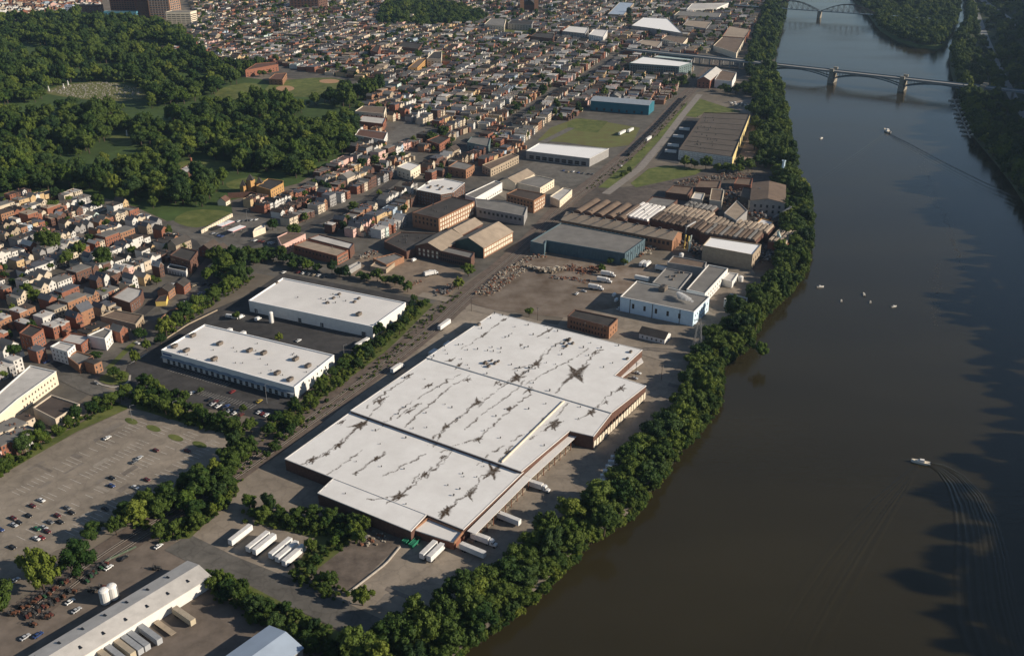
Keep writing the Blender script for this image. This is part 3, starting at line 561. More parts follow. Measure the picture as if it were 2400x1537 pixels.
def stain_of(P):
    m_ = np.zeros(len(P)); jit = P + NR.normal(0, .16, P.shape) + .3 * np.stack([np.sin(P[:, 1] * .9 + 2 * np.sin(P[:, 0] * .5)), np.sin(P[:, 0] * 1.1 + 2 * np.sin(P[:, 1] * .6))], 1)
    for c, rr_, arms in ARMS:
        d = jit - c; dist = np.hypot(d[:, 0], d[:, 1]); near = dist < rr_ * 3.4
        if not near.any(): continue
        an = np.arctan2(d[:, 1], d[:, 0]); val = np.clip(1.15 - dist / (rr_ * .55), 0, 1)
        for a0, ln, wd in arms:
            u = dist * np.cos(an - a0); t_ = dist * np.sin(an - a0); wl_ = wd * np.clip(1.1 - u / ln, 0, 1)
            val = np.maximum(val, np.where((u > 0) & (u < ln), np.clip(1.3 - np.abs(t_) / (wl_ + .05), 0, 1) * np.clip(1.6 - u / ln, 0, 1), 0))
        m_ = np.maximum(m_, np.where(near, val, 0))
    for line in K3:
        line = resample(line, 3); line = line + NR.normal(0, .55, line.shape)
        for i in range(len(line) - 1):
            a, b = line[i], line[i + 1]; ab = b - a; t_ = np.clip(((jit - a) @ ab) / (ab @ ab), 0, 1); dd = np.linalg.norm(jit - (a + t_[:, None] * ab), axis=1)
            wd = R.uniform(.3, 1.15) if R.random() < .88 else 0.05
            m_ = np.maximum(m_, np.clip(1.1 - dd / wd, 0, 1) * R.uniform(.6, 1.0))
    return m_
rm = bpy.data.materials.new('roof_stained'); rm.use_nodes = True; n, l = rm.node_tree.nodes, rm.node_tree.links; p = n['Principled BSDF']; p.inputs['Roughness'].default_value = .8; p.inputs['Specular IOR Level'].default_value = .2
at = n.new('ShaderNodeAttribute'); at.attribute_name = 'stain'; geo = n.new('ShaderNodeNewGeometry')
nz = n.new('ShaderNodeTexNoise'); nz.inputs['Scale'].default_value = .06; nz.inputs['Detail'].default_value = 8; nz.inputs['Roughness'].default_value = .7; l.new(geo.outputs['Position'], nz.inputs['Vector'])
nf = n.new('ShaderNodeTexNoise'); nf.inputs['Scale'].default_value = .9; nf.inputs['Detail'].default_value = 5; l.new(geo.outputs['Position'], nf.inputs['Vector'])
mx = n.new('ShaderNodeMix'); mx.data_type = 'RGBA'; mx.inputs[6].default_value = (.70, .68, .65, 1); mx.inputs[7].default_value = (.80, .785, .755, 1)
r1 = n.new('ShaderNodeMapRange'); r1.inputs[1].default_value = .35; r1.inputs[2].default_value = .65; l.new(nz.outputs['Fac'], r1.inputs[0]); l.new(r1.outputs[0], mx.inputs[0])
mq = n.new('ShaderNodeMath'); mq.operation = 'MULTIPLY_ADD'; l.new(nf.outputs['Fac'], mq.inputs[0]); mq.inputs[1].default_value = .9; mq.inputs[2].default_value = .5
mk = n.new('ShaderNodeMath'); mk.operation = 'MULTIPLY'; mk.use_clamp = True; l.new(at.outputs['Fac'], mk.inputs[0]); l.new(mq.outputs[0], mk.inputs[1])
m2 = n.new('ShaderNodeMix'); m2.data_type = 'RGBA'; m2.inputs[7].default_value = (.058, .036, .019, 1); l.new(mk.outputs[0], m2.inputs[0]); l.new(mx.outputs[2], m2.inputs[6]); l.new(m2.outputs[2], p.inputs['Base Color'])
def stained_roof(P, zt):
    I = grow(P if area2(P) > 0 else P[::-1], -.3); st = np.stack([I @ AX, I @ BX], 1); g = .55
    S = np.arange(st[:, 0].min(), st[:, 0].max() + g, g); T = np.arange(st[:, 1].min(), st[:, 1].max() + g, g)
    X = AX[0] * S[:, None] + BX[0] * T[None, :]; Y = AX[1] * S[:, None] + BX[1] * T[None, :]; V = np.stack([X.ravel(), Y.ravel()], 1); nt = len(T)
    i, j = np.meshgrid(np.arange(len(S) - 1), np.arange(nt - 1), indexing='ij'); q = np.stack([i * nt + j, i * nt + j + 1, (i + 1) * nt + j + 1, (i + 1) * nt + j], -1).reshape(-1, 4)
    ok = inside(I, V[q].mean(axis=1)); q = q[ok][:, ::-1]; used = np.unique(q); re = -np.ones(len(V), int); re[used] = np.arange(len(used)); q = re[q]; V = V[used]; sm = np.clip((stain_of(V) - .18) * 1.6, 0, 1)
    me = bpy.data.meshes.new('roof'); me.vertices.add(len(V)); me.vertices.foreach_set('co', np.column_stack([V - WB_, np.full(len(V), zt)]).astype(np.float32).ravel())
    me.loops.add(q.size); me.loops.foreach_set('vertex_index', q.ravel().astype(np.int32)); me.polygons.add(len(q)); me.polygons.foreach_set('loop_start', np.arange(0, q.size, 4, dtype=np.int32))
    me.materials.append(rm); a_ = me.attributes.new('stain', 'FLOAT', 'POINT'); a_.data.foreach_set('value', sm.astype(np.float32)); me.update(calc_edges=True); me.validate()
    link('roof', me, WH)
for P, zt in ((near_P, NEAR_Z), (mid_P, MID_Z), (far_P, FAR_Z)): stained_roof(P, zt)
class _WHB: pass
WHB = _WHB(); WHB.root = WH; WHB.c = WB_
# fire wall, lower dock roofs, canopy
def ridge_wall(p0, p1, z0, z1, wd, m, name='fire_wall'):
    a, b = G(*p0, z1), G(*p1, z1); d = b - a; MB().obox((a + b) / 2, d / np.linalg.norm(d), np.linalg.norm(d), wd, z0, z1).build(name, [m], WH, (*WB_, 0))
ridge_wall((1322, 938), (1176, 1080), 8.8, 9.7, .6, cream); ridge_wall((784, 1121), (998, 1204), 7.3, 7.6, .4, white_roof)
low = GP([(1003, 1212), (1085, 1244), (1064, 1270), (968, 1240)], 5.2); wh_part('dock_roof', low, 4.6, 5.2, white_roof); wh_part('dock_wall', grow(low if area2(low) > 0 else low[::-1], -.4), 0, 4.58, brick); FOOT.append(grow(low if area2(low) > 0 else low[::-1], 1))
for e0, e1 in (((968, 1240), (1003, 1212)), ((1003, 1212), (1085, 1244)), ((1064, 1270), (1085, 1244))): ridge_wall(e0, e1, 4.9, 6.3, .5, brick_o, 'parapet_wall')
can = [G(1338, 1011, 6.2), G(1226, 1112, 6.2), G(1093, 1243, 6.2)]
for a, b in zip(can[:-1], can[1:]):
    d = (b - a) / np.linalg.norm(b - a); n_ = np.array([-d[1], d[0]]); n_ = n_ if n_ @ BX > 0 else -n_
    q = [a + n_ * .3, b + n_ * .3 - d * .3, b + n_ * 5.2 - d * .3, a + n_ * 5.2]; wh_part('canopy', q, 5.7, 6.0, white_roof); FOOT.append(np.array(q) if area2(np.array(q)) > 0 else np.array(q)[::-1])
    L = np.linalg.norm(b - a)
    for i in range(int(L / 6)):
        c = a + d * (3 + 6 * i); MB().obox(c + n_ * 4.9, d, .35, .35, 0, 5.7).build('canopy_post', [metal_rust], WH, (*WB_, 0)); MB().obox(c + n_ * .38, d, 3.0, .2, .9, 4.2).build('dock_door', [tan_wall], WH, (*WB_, 0))
    wh_part('dock_platform', [a + n_ * .25, b + n_ * .25, b + n_ * 4, a + n_ * 4], 0, 1.1, concrete)
ed = (G(1514, 904, FAR_Z), G(1391, 1022, MID_Z)); d = ed[1] - ed[0]; L = np.linalg.norm(d); d /= L
for i in range(20):
    c = ed[0] + d * (L * (i + .5) / 20); MB().obox(c + BX * .15, d, 2.6, .3, .8, 5.2).build('dock_door', [glass_pale], WH, (*WB_, 0))
dk = GP([(1500, 832), (1440, 878), (1458, 884), (1508, 848)], 4.0); wh_part('dock_roof', dk, 3.6, 4.0, white_roof)
for _ in range(70):
    u, v_ = R.random(), R.random(); q = (1000 + 158 * (1 - u) + 347 * v_ - 60 * u, 838 - 105 * (1 - u) + 87 * v_ + 20 * u)
    P_ = G(*q, FAR_Z)
    if inside(far_P, P_)[0]: link('vent', prop_data('vent'), WH, (P_[0] - WB_[0], P_[1] - WB_[1], FAR_Z + .01), 0, (R.uniform(.7, 1.3),) * 3)
for q, z_ in (((1137, 852), FAR_Z), ((1152, 846), FAR_Z), ((1160, 853), FAR_Z), ((1145, 860), FAR_Z), ((1168, 848), FAR_Z), ((1322, 806), FAR_Z), ((1334, 797), FAR_Z), ((1342, 806), FAR_Z), ((1328, 812), FAR_Z), ((1478, 826), FAR_Z), ((1470, 842), FAR_Z), ((1122, 762), FAR_Z)):
    P_ = G(*q, z_); link('rooftop_unit', prop_data('rtu'), WH, (P_[0] - WB_[0], P_[1] - WB_[1], z_ + .01), ANG_A + R.uniform(-.1, .1), (R.uniform(.55, .9),) * 3)
for _ in range(60):
    P_ = G(R.uniform(700, 1390), R.uniform(860, 1200), MID_Z)
    for PP, z_ in ((near_P, NEAR_Z), (mid_P, MID_Z)):
        if inside(grow(PP if area2(PP) > 0 else PP[::-1], -3), P_)[0]: link('vent', prop_data('vent'), WH, (P_[0] - WB_[0], P_[1] - WB_[1], z_ + .01), 0, (R.uniform(.6, 1.1),) * 3); break
for q in ((1052, 800), (1018, 818)):                       # lean-to stairs against the left wall
    P_ = G(q[0] - 2, q[1] + 4, 3.4); MB().obox(P_, AX, 7, 4, 0, 3.4).build('lean_to', [white_wall], WH, (*WB_, 0))

# ------------------------------------------------------------------ near left corner: long roof, blue roof
LRD = G(464, 1325, 8.2) - G(115, 1537, 8.2); LRD /= np.linalg.norm(LRD); LRA = math.atan2(LRD[1], LRD[0])
LR = gable('long_shed', 'long low pale metal roofed shed with two rows of skylights', 'shed', tuple(G(464, 1325, 8.2)), tuple(G(464, 1325, 8.2) - LRD * 165), 8.6, 6.2, 8.2, white_wall, pale_roof, world=True)
for i in range(15):
    for s in (-1, 1):
        c = LR.a - LRD * (9 + i * 10.5 + (4 if s > 0 else 0)) + LR.n * s * 4.2; z = 8.2 - 2 / 8.6 * 4.2 + .3
        o = link('skylight', prop_data('skylight'), LR.root, (*(c - LR.c), z), LRA, (1.0, 3.0, .6))
wins(LR, 0, 24, (.8,), 3.0, 3.6, white_wall, metal_dark, name='dock_door')
BR = gable('blue_roof_shed', 'blue-grey gabled metal shed at the bottom edge', 'shed', tuple(G(668, 1482, 9.5)), tuple(G(668, 1482, 9.5) - LRD * 95), 10.5, 7.0, 9.5, grey_wall, blue_roof, world=True)
wins(BR, 0, 8, (.5,), 3.5, 4.0, white_wall, metal_dark, name='dock_door')

# ------------------------------------------------------------------ left-hand buildings
B = bld('flat_roof_block', 'cream two-storey block with pale flat roof at the left edge', 'building', [(-60, 973), (71, 858), (132, 872), (42, 937), (-25, 995)], 9, cream, pale_roof, cap=white_wall)
wins(B, 2, 11, (5.6, 1.6), 1.1, 1.5, cream, glass); wins(B, 1, 5, (5.6, 1.6), 1.1, 1.5, cream, glass)
B = bld('flat_roof_block', 'beige hall with dark brown flat roof above the hedge', 'building', [(78, 957), (121, 927), (187, 949), (130, 984)], 7, beige, dark_brown_roof); wins(B, 2, 7, (3.6,), 1.0, 1.3, beige, glass)
B = bld('flat_roof_block', 'tall white three-storey house with grey roof by the street end', 'house', [(118, 814), (140, 802), (176, 810), (158, 826)], 9.5, white_wall, pale_roof); wins(B, 2, 3, (1, 4, 7), 1, 1.6, white_wall, glass, 1); wins(B, 3, 4, (1, 4, 7), 1, 1.6, white_wall, glass, 1)
B = bld('flat_roof_block', 'low brick and white shop with cluttered roof at the street end', 'shop', [(158, 838), (180, 824), (218, 836), (185, 858)], 5.5, brick_o, grey_roof); wins(B, 2, 4, (1, 3.5), 1.2, 1.4, white_wall, glass, 1)
B = bld('flat_roof_block', 'grey roofed brick store behind the white three-storey house', 'shop', [(142, 800), (165, 782), (215, 790), (190, 810)], 6.5, brick, pale_roof); wins(B, 2, 4, (1, 3.8), 1, 1.5, white_wall, glass, 1)
B = bld('flat_roof_block', 'tall red brick apartment house with grid of windows', 'apartment house', [(45, 782), (70, 762), (102, 772), (74, 792)], 11, brick, dark_roof); wins(B, 2, 5, (1, 4.3, 7.6), 1.2, 1.8, white_wall, glass, 1); wins(B, 3, 3, (1, 4.3, 7.6), 1, 1.6, white_wall, glass, 1)
B = bld('flat_roof_block', 'white stepped corner building by the street lamp', 'building', [(205, 788), (245, 770), (262, 776), (246, 796)], 8.5, white_wall, grey_roof); wins(B, 2, 3, (1.2, 4.6), 1.1, 1.6, white_wall, glass, 1)
B = bld('flat_roof_block', 'dark flat roofed garage with open forecourt', 'garage', [(235, 742), (268, 728), (336, 740), (318, 762)], 5.5, tan_wall, brown_roof); wins(B, 2, 4, (.3,), 2.6, 3.4, orange_wall, metal_dark, 1, 'garage_door')
B = bld('flat_roof_block', 'brick row building with cluttered dark roof above the hedge', 'building', [(372, 752), (398, 728), (440, 718), (442, 722), (384, 760)], 5.5, brick_o, dark_roof); wins(B, 3, 7, (.8, 3.2), 1.1, 1.5, white_wall, glass, 1)
B = bld('flat_roof_block', 'brown brick block with white cluttered roof and wooden deck', 'building', [(262, 698), (300, 672), (335, 680), (330, 694), (305, 712)], 7.5, brick_d, pale_roof); wins(B, 3, 4, (1, 4), 1.1, 1.6, white_wall, glass, 1)
for q, yy, lab in (((380, 688), brick_o, 'left orange brick gabled rowhouse end facing the car lot'), ((416, 676), brick, 'right orange brick gabled rowhouse end facing the car lot')):
    B = gable('brick_house', lab, 'house', (q[0], q[1] - 14), (q[0] + 15, q[1] - 26), 4.5, 7, 10, yy, dark_roof); wins(B, 0, 4, (1, 4), .9, 1.5, white_wall, glass, 1)
B = bld('yellow_shop', 'small bright yellow shop front beside the orange brick houses', 'shop', [(364, 706), (374, 694), (393, 690), (389, 705)], 4.2, yellow_wall, dark_roof, par=.12, cap=brick_d); wins(B, 2, 2, (1.6,), .9, 1.2, yellow_wall, glass, .5)
B = bld('brick_row', 'dark three-storey brick row with orange end wall above the car lot', 'row houses', [(398, 600), (424, 580), (464, 590), (446, 614)], 10.5, brick_d, dark_roof); wins(B, 2, 4, (1, 4.2, 7.4), 1.2, 1.8, brick_o, glass, 1); wins(B, 3, 9, (1, 4.2, 7.4), 1.1, 1.7, brick_d, glass, 1)
B = bld('white_garage', 'long low white garage below the dark brick row', 'garage', [(392, 629), (399, 620), (440, 628), (436, 639)], 4, white_wall, dark_roof); wins(B, 3, 6, (.2,), 2.2, 2.4, white_wall, grey_wall, 1, 'garage_door')
for p0_, p1_, lab in (((478, 574), (500, 561), 'left steep brick house at the street corner'), ((502, 581), (522, 569), 'right steep brick house at the street corner')):
    B = gable('brick_house', lab, 'house', p0_, p1_, 5.5, 7, 11, brick, dark_brown_roof); wins(B, 0, 4, (1, 4), 1, 1.6, white_wall, glass, 1); wins(B, 3, 2, (1, 4), 1, 1.6, white_wall, glass, 1)
B = gable('frame_house', 'grey-white gabled house under the avenue trees', 'house', (497, 616), (509, 609), 5, 5.5, 9, cream, grey_roof); wins(B, 3, 2, (1, 3.6), 1, 1.4, white_wall, glass, 1)
B = bld('white_cottage', 'small white cottage among the avenue trees', 'house', [(554, 640), (560, 632), (576, 635), (573, 644)], 4.5, white_wall, dark_roof)
# petrol station and corner lots
B = bld('petrol_station', 'white petrol station kiosk with yellow canopy edge', 'petrol station', [(593, 545), (597, 538), (620, 526), (622, 534)], 5, cream, white_roof)
for i, q in enumerate(((530, 536), (556, 548))):
    t = thing('canopy', ('rear' if i == 0 else 'front') + ' white and red petrol station canopy on posts', 'canopy', (*G(*q), 0)); c = G(*q)
    MB().obox(c, AX, 16, 7, 4.6, 5.3).build('canopy_roof', [white_roof2], t, (*c, 0)); MB().obox(c, AX, 16.3, 7.3, 4.75, 5.1).build('fascia', [mat('fascia_red', (.5, .03, .03))], t, (*c, 0))
    for s in (-5, 5): MB().obox(c + AX * s, AX, .5, .5, 0, 4.6).build('post', [metal_grey], t, (*c, 0)); MB().obox(c + AX * s + BX * 1.5, AX, .9, .6, 0, 1.7).build('fuel_pump', [metal_dark], t, (*c, 0))
# retaining wall along the lawn
cw = GP([(472, 548), (545, 508)]); d = (cw[1] - cw[0]); L = np.linalg.norm(d)
t = thing('stone_wall', 'pale stone retaining wall with pillars between lawn and forecourt', 'wall', (*cw[0], 0))
MB().obox(cw.mean(axis=0), d / L, L, .8, 0, 3.2).build('wall', [cream], t, (*cw[0], 0))
for i in range(14): MB().obox(cw[0] + d * (i + .5) / 14, d / L, 1.0, 1.4, 0, 3.7).build('pillar', [cream], t, (*cw[0], 0))
# cemetery gatehouse and chapel
B = bld('gatehouse', 'ochre stone cemetery gatehouse wing with blue slate roof', 'gatehouse', [(600, 437), (628, 420), (664, 425), (664, 430), (634, 447)], 8, orange_wall, dark_roof); wins(B, 3, 6, (1, 4.4), 1.2, 2.0, cream, glass, 1)
gt = thing('gate_tower', 'ochre stone cemetery gate tower with pointed roofs', 'tower', (*G(590, 450), 0)); gc = G(590, 450)
for off, hw_, hh in (((0, 0), 3.2, 13), ((8, 3), 3, 9), ((-7, -3), 2.6, 8)):
    c = gc + np.array(off); MB().obox(c, AX, 2 * hw_, 2 * hw_, 0, hh).build('shaft', [orange_wall], gt, (*gc, 0)); k = hw_ + .4
    MB().add([(c[0] - k, c[1] - k, hh + .02), (c[0] + k, c[1] - k, hh + .02), (c[0] + k, c[1] + k, hh + .02), (c[0] - k, c[1] + k, hh + .02), (c[0], c[1], hh + 6)], [(0, 1, 4), (1, 2, 4), (2, 3, 4), (3, 0, 4), (3, 2, 1, 0)]).build('pointed_roof', [dark_roof], gt, (*gc, 0))
FOOT.append(grow(GP([(570, 440), (605, 440), (605, 460), (570, 460)])[::-1], 1))
B = bld('maintenance_building', 'low brick building with tall chimney in the cemetery clearing', 'building', [(412, 402), (440, 388), (476, 386), (470, 396), (430, 408)], 5, brick_d, pale_roof); prop(B, 'stack', (452, 406), 0, sc=(2.6, 2.6, 17))
cwall = GP([(535, 465), (590, 462), (620, 470)]);
t = thing('brick_wall', 'long dark brick wall below the cemetery gatehouse', 'wall', (*cwall[0], 0))
for a, b in zip(cwall[:-1], cwall[1:]): d = b - a; MB().obox((a + b) / 2, d / np.linalg.norm(d), np.linalg.norm(d), 1.0, 0, 5.5).build('wall', [brick_d], t, (*cwall[0], 0))
B = gable('cottage', 'small cottage with pale gable at the cemetery edge', 'house', (518, 464), (528, 458), 4.5, 4.5, 8, cream, brick_d); wins(B, 0, 2, (1,), 1, 1.4, white_wall, glass, 1)

# ------------------------------------------------------------------ brick works in the middle
B = bld('brick_mill', 'long dark roofed brick mill with tall bright windows', 'factory', [(966, 500), (1058, 462), (1112, 473), (1028, 514)], 13, brick_o, dark_roof, cap=brick_d); wins(B, 2, 15, (1.2, 5.2, 9.2), 2.6, 2.9, brick_o, glass_pale, 1.5); wins(B, 3, 6, (5.2, 9.2), 2, 2.4, brick_d, glass, 2)
for _ in range(8): prop(B, 'vent', (R.uniform(1000, 1070), R.uniform(475, 500)), 13, s=1.3)
S1 = gable('gabled_shed', 'left long gabled brick shed with tan metal roof', 'factory', (1003, 569), (1058, 538), 13, 9, 14, brick_d, tan_roof); wins(S1, 3, 5, (1.5, 5), 2, 2.6, brick_d, glass_pale, 2)
S1b = gable('gabled_shed', 'narrow tan roofed shed joined behind the left gabled shed', 'factory', tuple(G(1060, 535, 14) + AX * 1.5), tuple(G(1112, 508, 14)), 8.5, 9, 13, brick_d, tan_roof, world=True)
S2 = gable('gabled_shed', 'right gabled shed with dark green end and grey-tan roof', 'factory', (1098, 557), (1168, 520), 15, 9.5, 16, brick_o, tan_roof); wins(S2, 0, 12, (1.2, 5.2), 3.4, 3.0, tan_wall, glass_pale, 1)
_q = [(S2.pts[3], 0), (S2.pts[0], 0)]
MB().add([(*(S2.pts[3] - AX * .12), .1), (*(S2.pts[0] - AX * .12), .1), (*(S2.pts[0] - AX * .12), 9.4), (*(S2.a - AX * .12), 15.8), (*(S2.pts[3] - AX * .12), 9.4)], [(0, 1, 2, 3, 4)]).build('gable_panel', [mat('green_panel', (.05, .09, .08), var=.2)], S2.root, (*S2.c, 0))
B = bld('lean_to_hall', 'low grey roofed brick hall across the front of the gabled sheds', 'factory', [(1036, 577), (1112, 594), (1104, 607), (1026, 588)], 8.5, brick_d, grey_roof); wins(B, 2, 16, (1.0, 4.6), 1.6, 2.6, brick_d, glass, 1)
B = bld('flat_roof_shop', 'wide dark flat roofed works building beside the gabled sheds', 'factory', [(900, 567), (939, 545), (1027, 549), (996, 573), (953, 592)], 6, brick_d, dark_roof)
for _ in range(7): prop(B, 'vent', (R.uniform(930, 990), R.uniform(552, 570)), 6, s=1.4)
B = bld('grey_works', 'long grey roofed works building with pale end wall', 'factory', [(1114, 467), (1189, 475), (1236, 487), (1228, 508), (1117, 487)], 9, grey_wall, grey_roof); wins(B, 3, 10, (4.5,), 2.6, 2.6, grey_wall, glass, 2)
B = bld('brick_block', 'dark roofed brick block with lit window wall facing the river', 'factory', [(1187, 456), (1212, 444), (1278, 456), (1251, 472)], 12, brick_o, dark_brown_roof); wins(B, 2, 6, (1, 4.6, 8.2), 2.2, 2.4, brick_o, glass_pale, 1); wins(B, 3, 8, (5, 8.6), 1.8, 2, brick_d, glass, 1)
B = bld('white_hall', 'long low hall with white side wall and half grey roof', 'factory', [(1090, 458), (1160, 425), (1177, 430), (1114, 466)], 9, white_wall, grey_roof); wins(B, 2, 14, (1.5,), 1.4, 2, white_wall, glass, 1)
B = gable('tan_hall', 'tan roofed gabled hall with pale side wall', 'factory', (1190, 418), (1235, 396), 9, 8, 12, cream, tan_roof); wins(B, 0, 9, (3,), 1.6, 2.2, cream, glass, 1)
B = bld('grey_flat_hall', 'flat grey roofed hall with cream end wall', 'factory', [(1205, 428), (1255, 412), (1299, 422), (1266, 442)], 7.5, cream, grey_roof); wins(B, 2, 6, (1.2, 4.2), 1.4, 1.6, cream, glass, 1)
B = bld('apartment_building', 'white balconied apartment building above the brick mill', 'apartment building', [(976, 446), (1009, 424), (1042, 420), (1089, 430), (1062, 452), (1033, 457)], 14, brick_d, white_roof, cap=white_wall); wins(B, 3, 5, (1, 4.3, 7.6, 10.9), 2.6, 2.2, white_wall, glass, 1); wins(B, 4, 5, (1, 4.3, 7.6, 10.9), 1.6, 1.8, white_wall, glass, 1); wins(B, 5, 8, (1, 4.3, 7.6, 10.9), 1.5, 1.7, white_wall, glass, 1)
for _ in range(9): prop(B, 'rtu', (R.uniform(1000, 1060), R.uniform(430, 446)), 14, s=.8)
B = bld('white_shed', 'small long white shed beside the railway', 'shed', [(1289, 462), (1320, 441), (1341, 446), (1312, 472)], 7, cream, pale_roof); wins(B, 2, 6, (2,), 1.2, 1.6, cream, glass, 1)
B = bld('tan_workshop', 'orange-tan walled workshop by the avenue of trees', 'workshop', [(650, 557), (673, 546), (716, 550), (660, 577)], 6, orange_wall if False else pink_wall, brown_roof); wins(B, 2, 8, (1.5,), 1.3, 1.8, pink_wall, glass, 1)
B = bld('brick_depot', 'brick depot with pale tar roof and lower front wing', 'depot', [(688, 576), (718, 563), (816, 588), (790, 602)], 7.5, brick, tan_roof); wins(B, 2, 7, (1, 4.2), 1.6, 2, cream, glass, 1); wins(B, 3, 12, (4,), 1.8, 2, brick, glass, 1)
B = bld('brick_depot', 'narrow back wing of the brick depot with pale roof', 'depot', [(722, 560), (748, 551), (830, 572), (820, 585)], 8.5, brick_d, pale_roof)
B = bld('site_office', 'low office with four white skylights in the contractor yard', 'office', [(874, 607), (926, 595), (947, 603), (906, 622)], 4.5, brick_o, grey_roof)
for q in ((884, 604), (896, 601), (908, 599), (919, 597)): prop(B, 'skylight', q, 4.5, sc=(3, 2, 1))
B = bld('open_shed', 'low tan roofed open shed beside the site office', 'shed', [(868, 625), (880, 615), (925, 617), (905, 633)], 3.2, tan_wall, tan_roof)
B = bld('grey_shed', 'small grey metal shed by the tree row', 'shed', [(808, 630), (840, 614), (846, 618), (816, 636)], 3.6, grey_wall, pale_roof)

# ------------------------------------------------------------------ blue shed, tan hall and the saw-tooth factory
B = bld('blue_shed', 'large grey roofed shed with ribbed blue metal walls', 'factory', [(1243, 567), (1315, 524), (1512, 562), (1465, 596), (1281, 565), (1276, 575)], 10, blue_wall, grey_roof)
a, b, d, L, nn = edge(B, 3)
rib = MB().box(-.15, .15, 0, .35, 0, 9.8).data('wall_rib', [blue_wall])
for i in range(26): link('wall_rib', rib, B.root, (*(a + d * L * (i + .5) / 26 - B.c), 0), math.atan2(nn[1], nn[0]) - math.pi / 2)
a, b, d, L, nn = edge(B, 2)
for i in range(9): link('wall_rib', rib, B.root, (*(a + d * L * (i + .5) / 9 - B.c), 0), math.atan2(nn[1], nn[0]) - math.pi / 2)
wins(B, 2, 5, (6,), 1.6, 1.8, blue_wall, glass, 2)
TH = gable('tan_long_hall', 'long narrow tan roofed brick hall with vents along the ridge', 'factory', (1329, 497), (1588, 543), 11, 10, 14.5, brick_o, tan_roof); wins(TH, 0, 26, (5,), 2.4, 3.0, brick_d, glass, 2)
for i in range(10):
    c = TH.a + (TH.b - TH.a) * (i + .5) / 10 - TH.c; m_ = MB().box(-1.2, 1.2, -.8, .8, -.4, 1.1); link('ridge_vent', m_.data('ridge_vent', [metal_dark]), TH.root, (*c, 14.7), math.atan2(TH.d[1], TH.d[0])); link('vent_shade_strip', MB().box(-.12, .12, 0.8, 11.3, -.2, .25).data('vent_shade_strip', [brown_roof]), TH.root, (*c, 14.5), math.atan2(TH.d[1], TH.d[0]) + math.pi).rotation_euler[0] = 0  # brown strips stand in for the shadow lines of the ridge vents
def bays(name, label, p0, p1, count, length, wd, zlo, zhi, roofm, wallm, barrel=False):
    """a row of parallel roof bays, each running along A; p0-p1 is the row's near edge"""
    q0, q1 = G(*p0, zlo), G(*p1, zlo); c = (q0 + q1) / 2 + AX * length / 2; base = (*c, 0); t = thing(name, label, 'factory', base)
    d = (q1 - q0) / np.linalg.norm(q1 - q0); L = np.linalg.norm(q1 - q0); P = np.array([q0, q1, q1 + AX * length, q0 + AX * length]); FOOT.append(P if area2(P) > 0 else P[::-1])
    MB().prism(P, 0, zlo).build('wall', [wallm], t, base)
    pitch = L / count
    for i in range(count):
        a = q0 + d * (pitch * i); pr = []
        if barrel: pr = [(pitch * u, zlo + (zhi - zlo) * math.sin(math.pi * u)) for u in np.linspace(0, .92, 8)]
        else: pr = [(pitch * .03, zlo), (pitch * .10, zlo + (zhi - zlo)), (pitch * .62, zlo + (zhi - zlo) * .92), (pitch * .78, zlo)]
        m_ = MB(); k = len(pr); v = [(*(a + d * x), z) for x, z in pr] + [(*(a + d * x + AX * length), z) for x, z in pr]
        f = [(j + 1, j, k + j, k + j + 1) for j in range(k - 1)] + [tuple(reversed(range(k))), tuple(range(k, 2 * k))]
        mi = roofm[i % len(roofm)] if isinstance(roofm, list) else roofm
        m_.add(v, [tuple(reversed(q)) for q in f]).build('roof_bay', [mi], t, base)
    for _ in range(count):
        q = q0 + d * R.uniform(2, L - 2) + AX * R.uniform(2, length - 2) - c
        if R.random() < .6: link('vent', prop_data('vent'), t, (*q, zlo + (zhi - zlo) * .5), 0, (R.uniform(1, 2),) * 3)
        else: link('rooftop_unit', prop_data('rtu'), t, (*q, zlo + (zhi - zlo) * .6), ANG_A, (R.uniform(.5, .9),) * 3)
    return t
bays('sawtooth_hall', 'brown roofed hall with five curved roof monitors', (1340, 496), (1466, 516), 5, 42, 9, 9, 11.5, brown_roof, brick_d, True)
bays('sawtooth_hall', 'hall with six bright whitened roof bays', (1462, 508), (1520, 520), 6, 44, 6, 9, 11, white_roof, brick_d)
bays('sawtooth_hall', 'tan roofed saw-tooth hall next to the whitened bays', (1524, 516), (1642, 543), 12, 24, 6, 9, 11, [dark_brown_roof, brown_roof], brick_d)
bays('sawtooth_hall', 'back row of tan saw-tooth bays', (1552, 499), (1656, 521), 10, 26, 6, 9.2, 11.2, tan_roof, brick_d)
bays('sawtooth_hall', 'long front row of brown saw-tooth bays towards the river', (1640, 548), (1772, 566), 12, 30, 6, 9, 11, [brown_roof, grey_roof, brown_roof], brick_d)
bays('sawtooth_hall', 'tan middle row of saw-tooth bays towards the river', (1655, 526), (1800, 548), 12, 22, 6, 9.2, 11.2, tan_roof, brick_d)
bays('sawtooth_hall', 'last tan saw-tooth bays by the river trees', (1800, 566), (1845, 574), 4, 34, 6, 8, 10, tan_roof, brick)
bays('sawtooth_hall', 'small detached group of six grey saw-tooth bays', (1602, 484), (1672, 497), 6, 15, 6, 8, 9.6, grey_roof, brick_d)
B = bld('white_roof_hall', 'tall tan hall with bright white flat roof beside the saw-tooth bays', 'factory', [(1647, 577), (1665, 557), (1784, 575), (1764, 599)], 13, tan_wall, white_roof2); wins(B, 2, 4, (2, 7), 1.8, 2.4, brick, glass, 1)
B = gable('foundry_hall', 'tall brown roofed foundry hall near the river trees', 'factory', (1800, 466), (1803, 425), 16, 14, 17, grey_wall, brown_roof); wins(B, 3, 5, (3, 8), 2.2, 3, grey_wall, glass, 2)
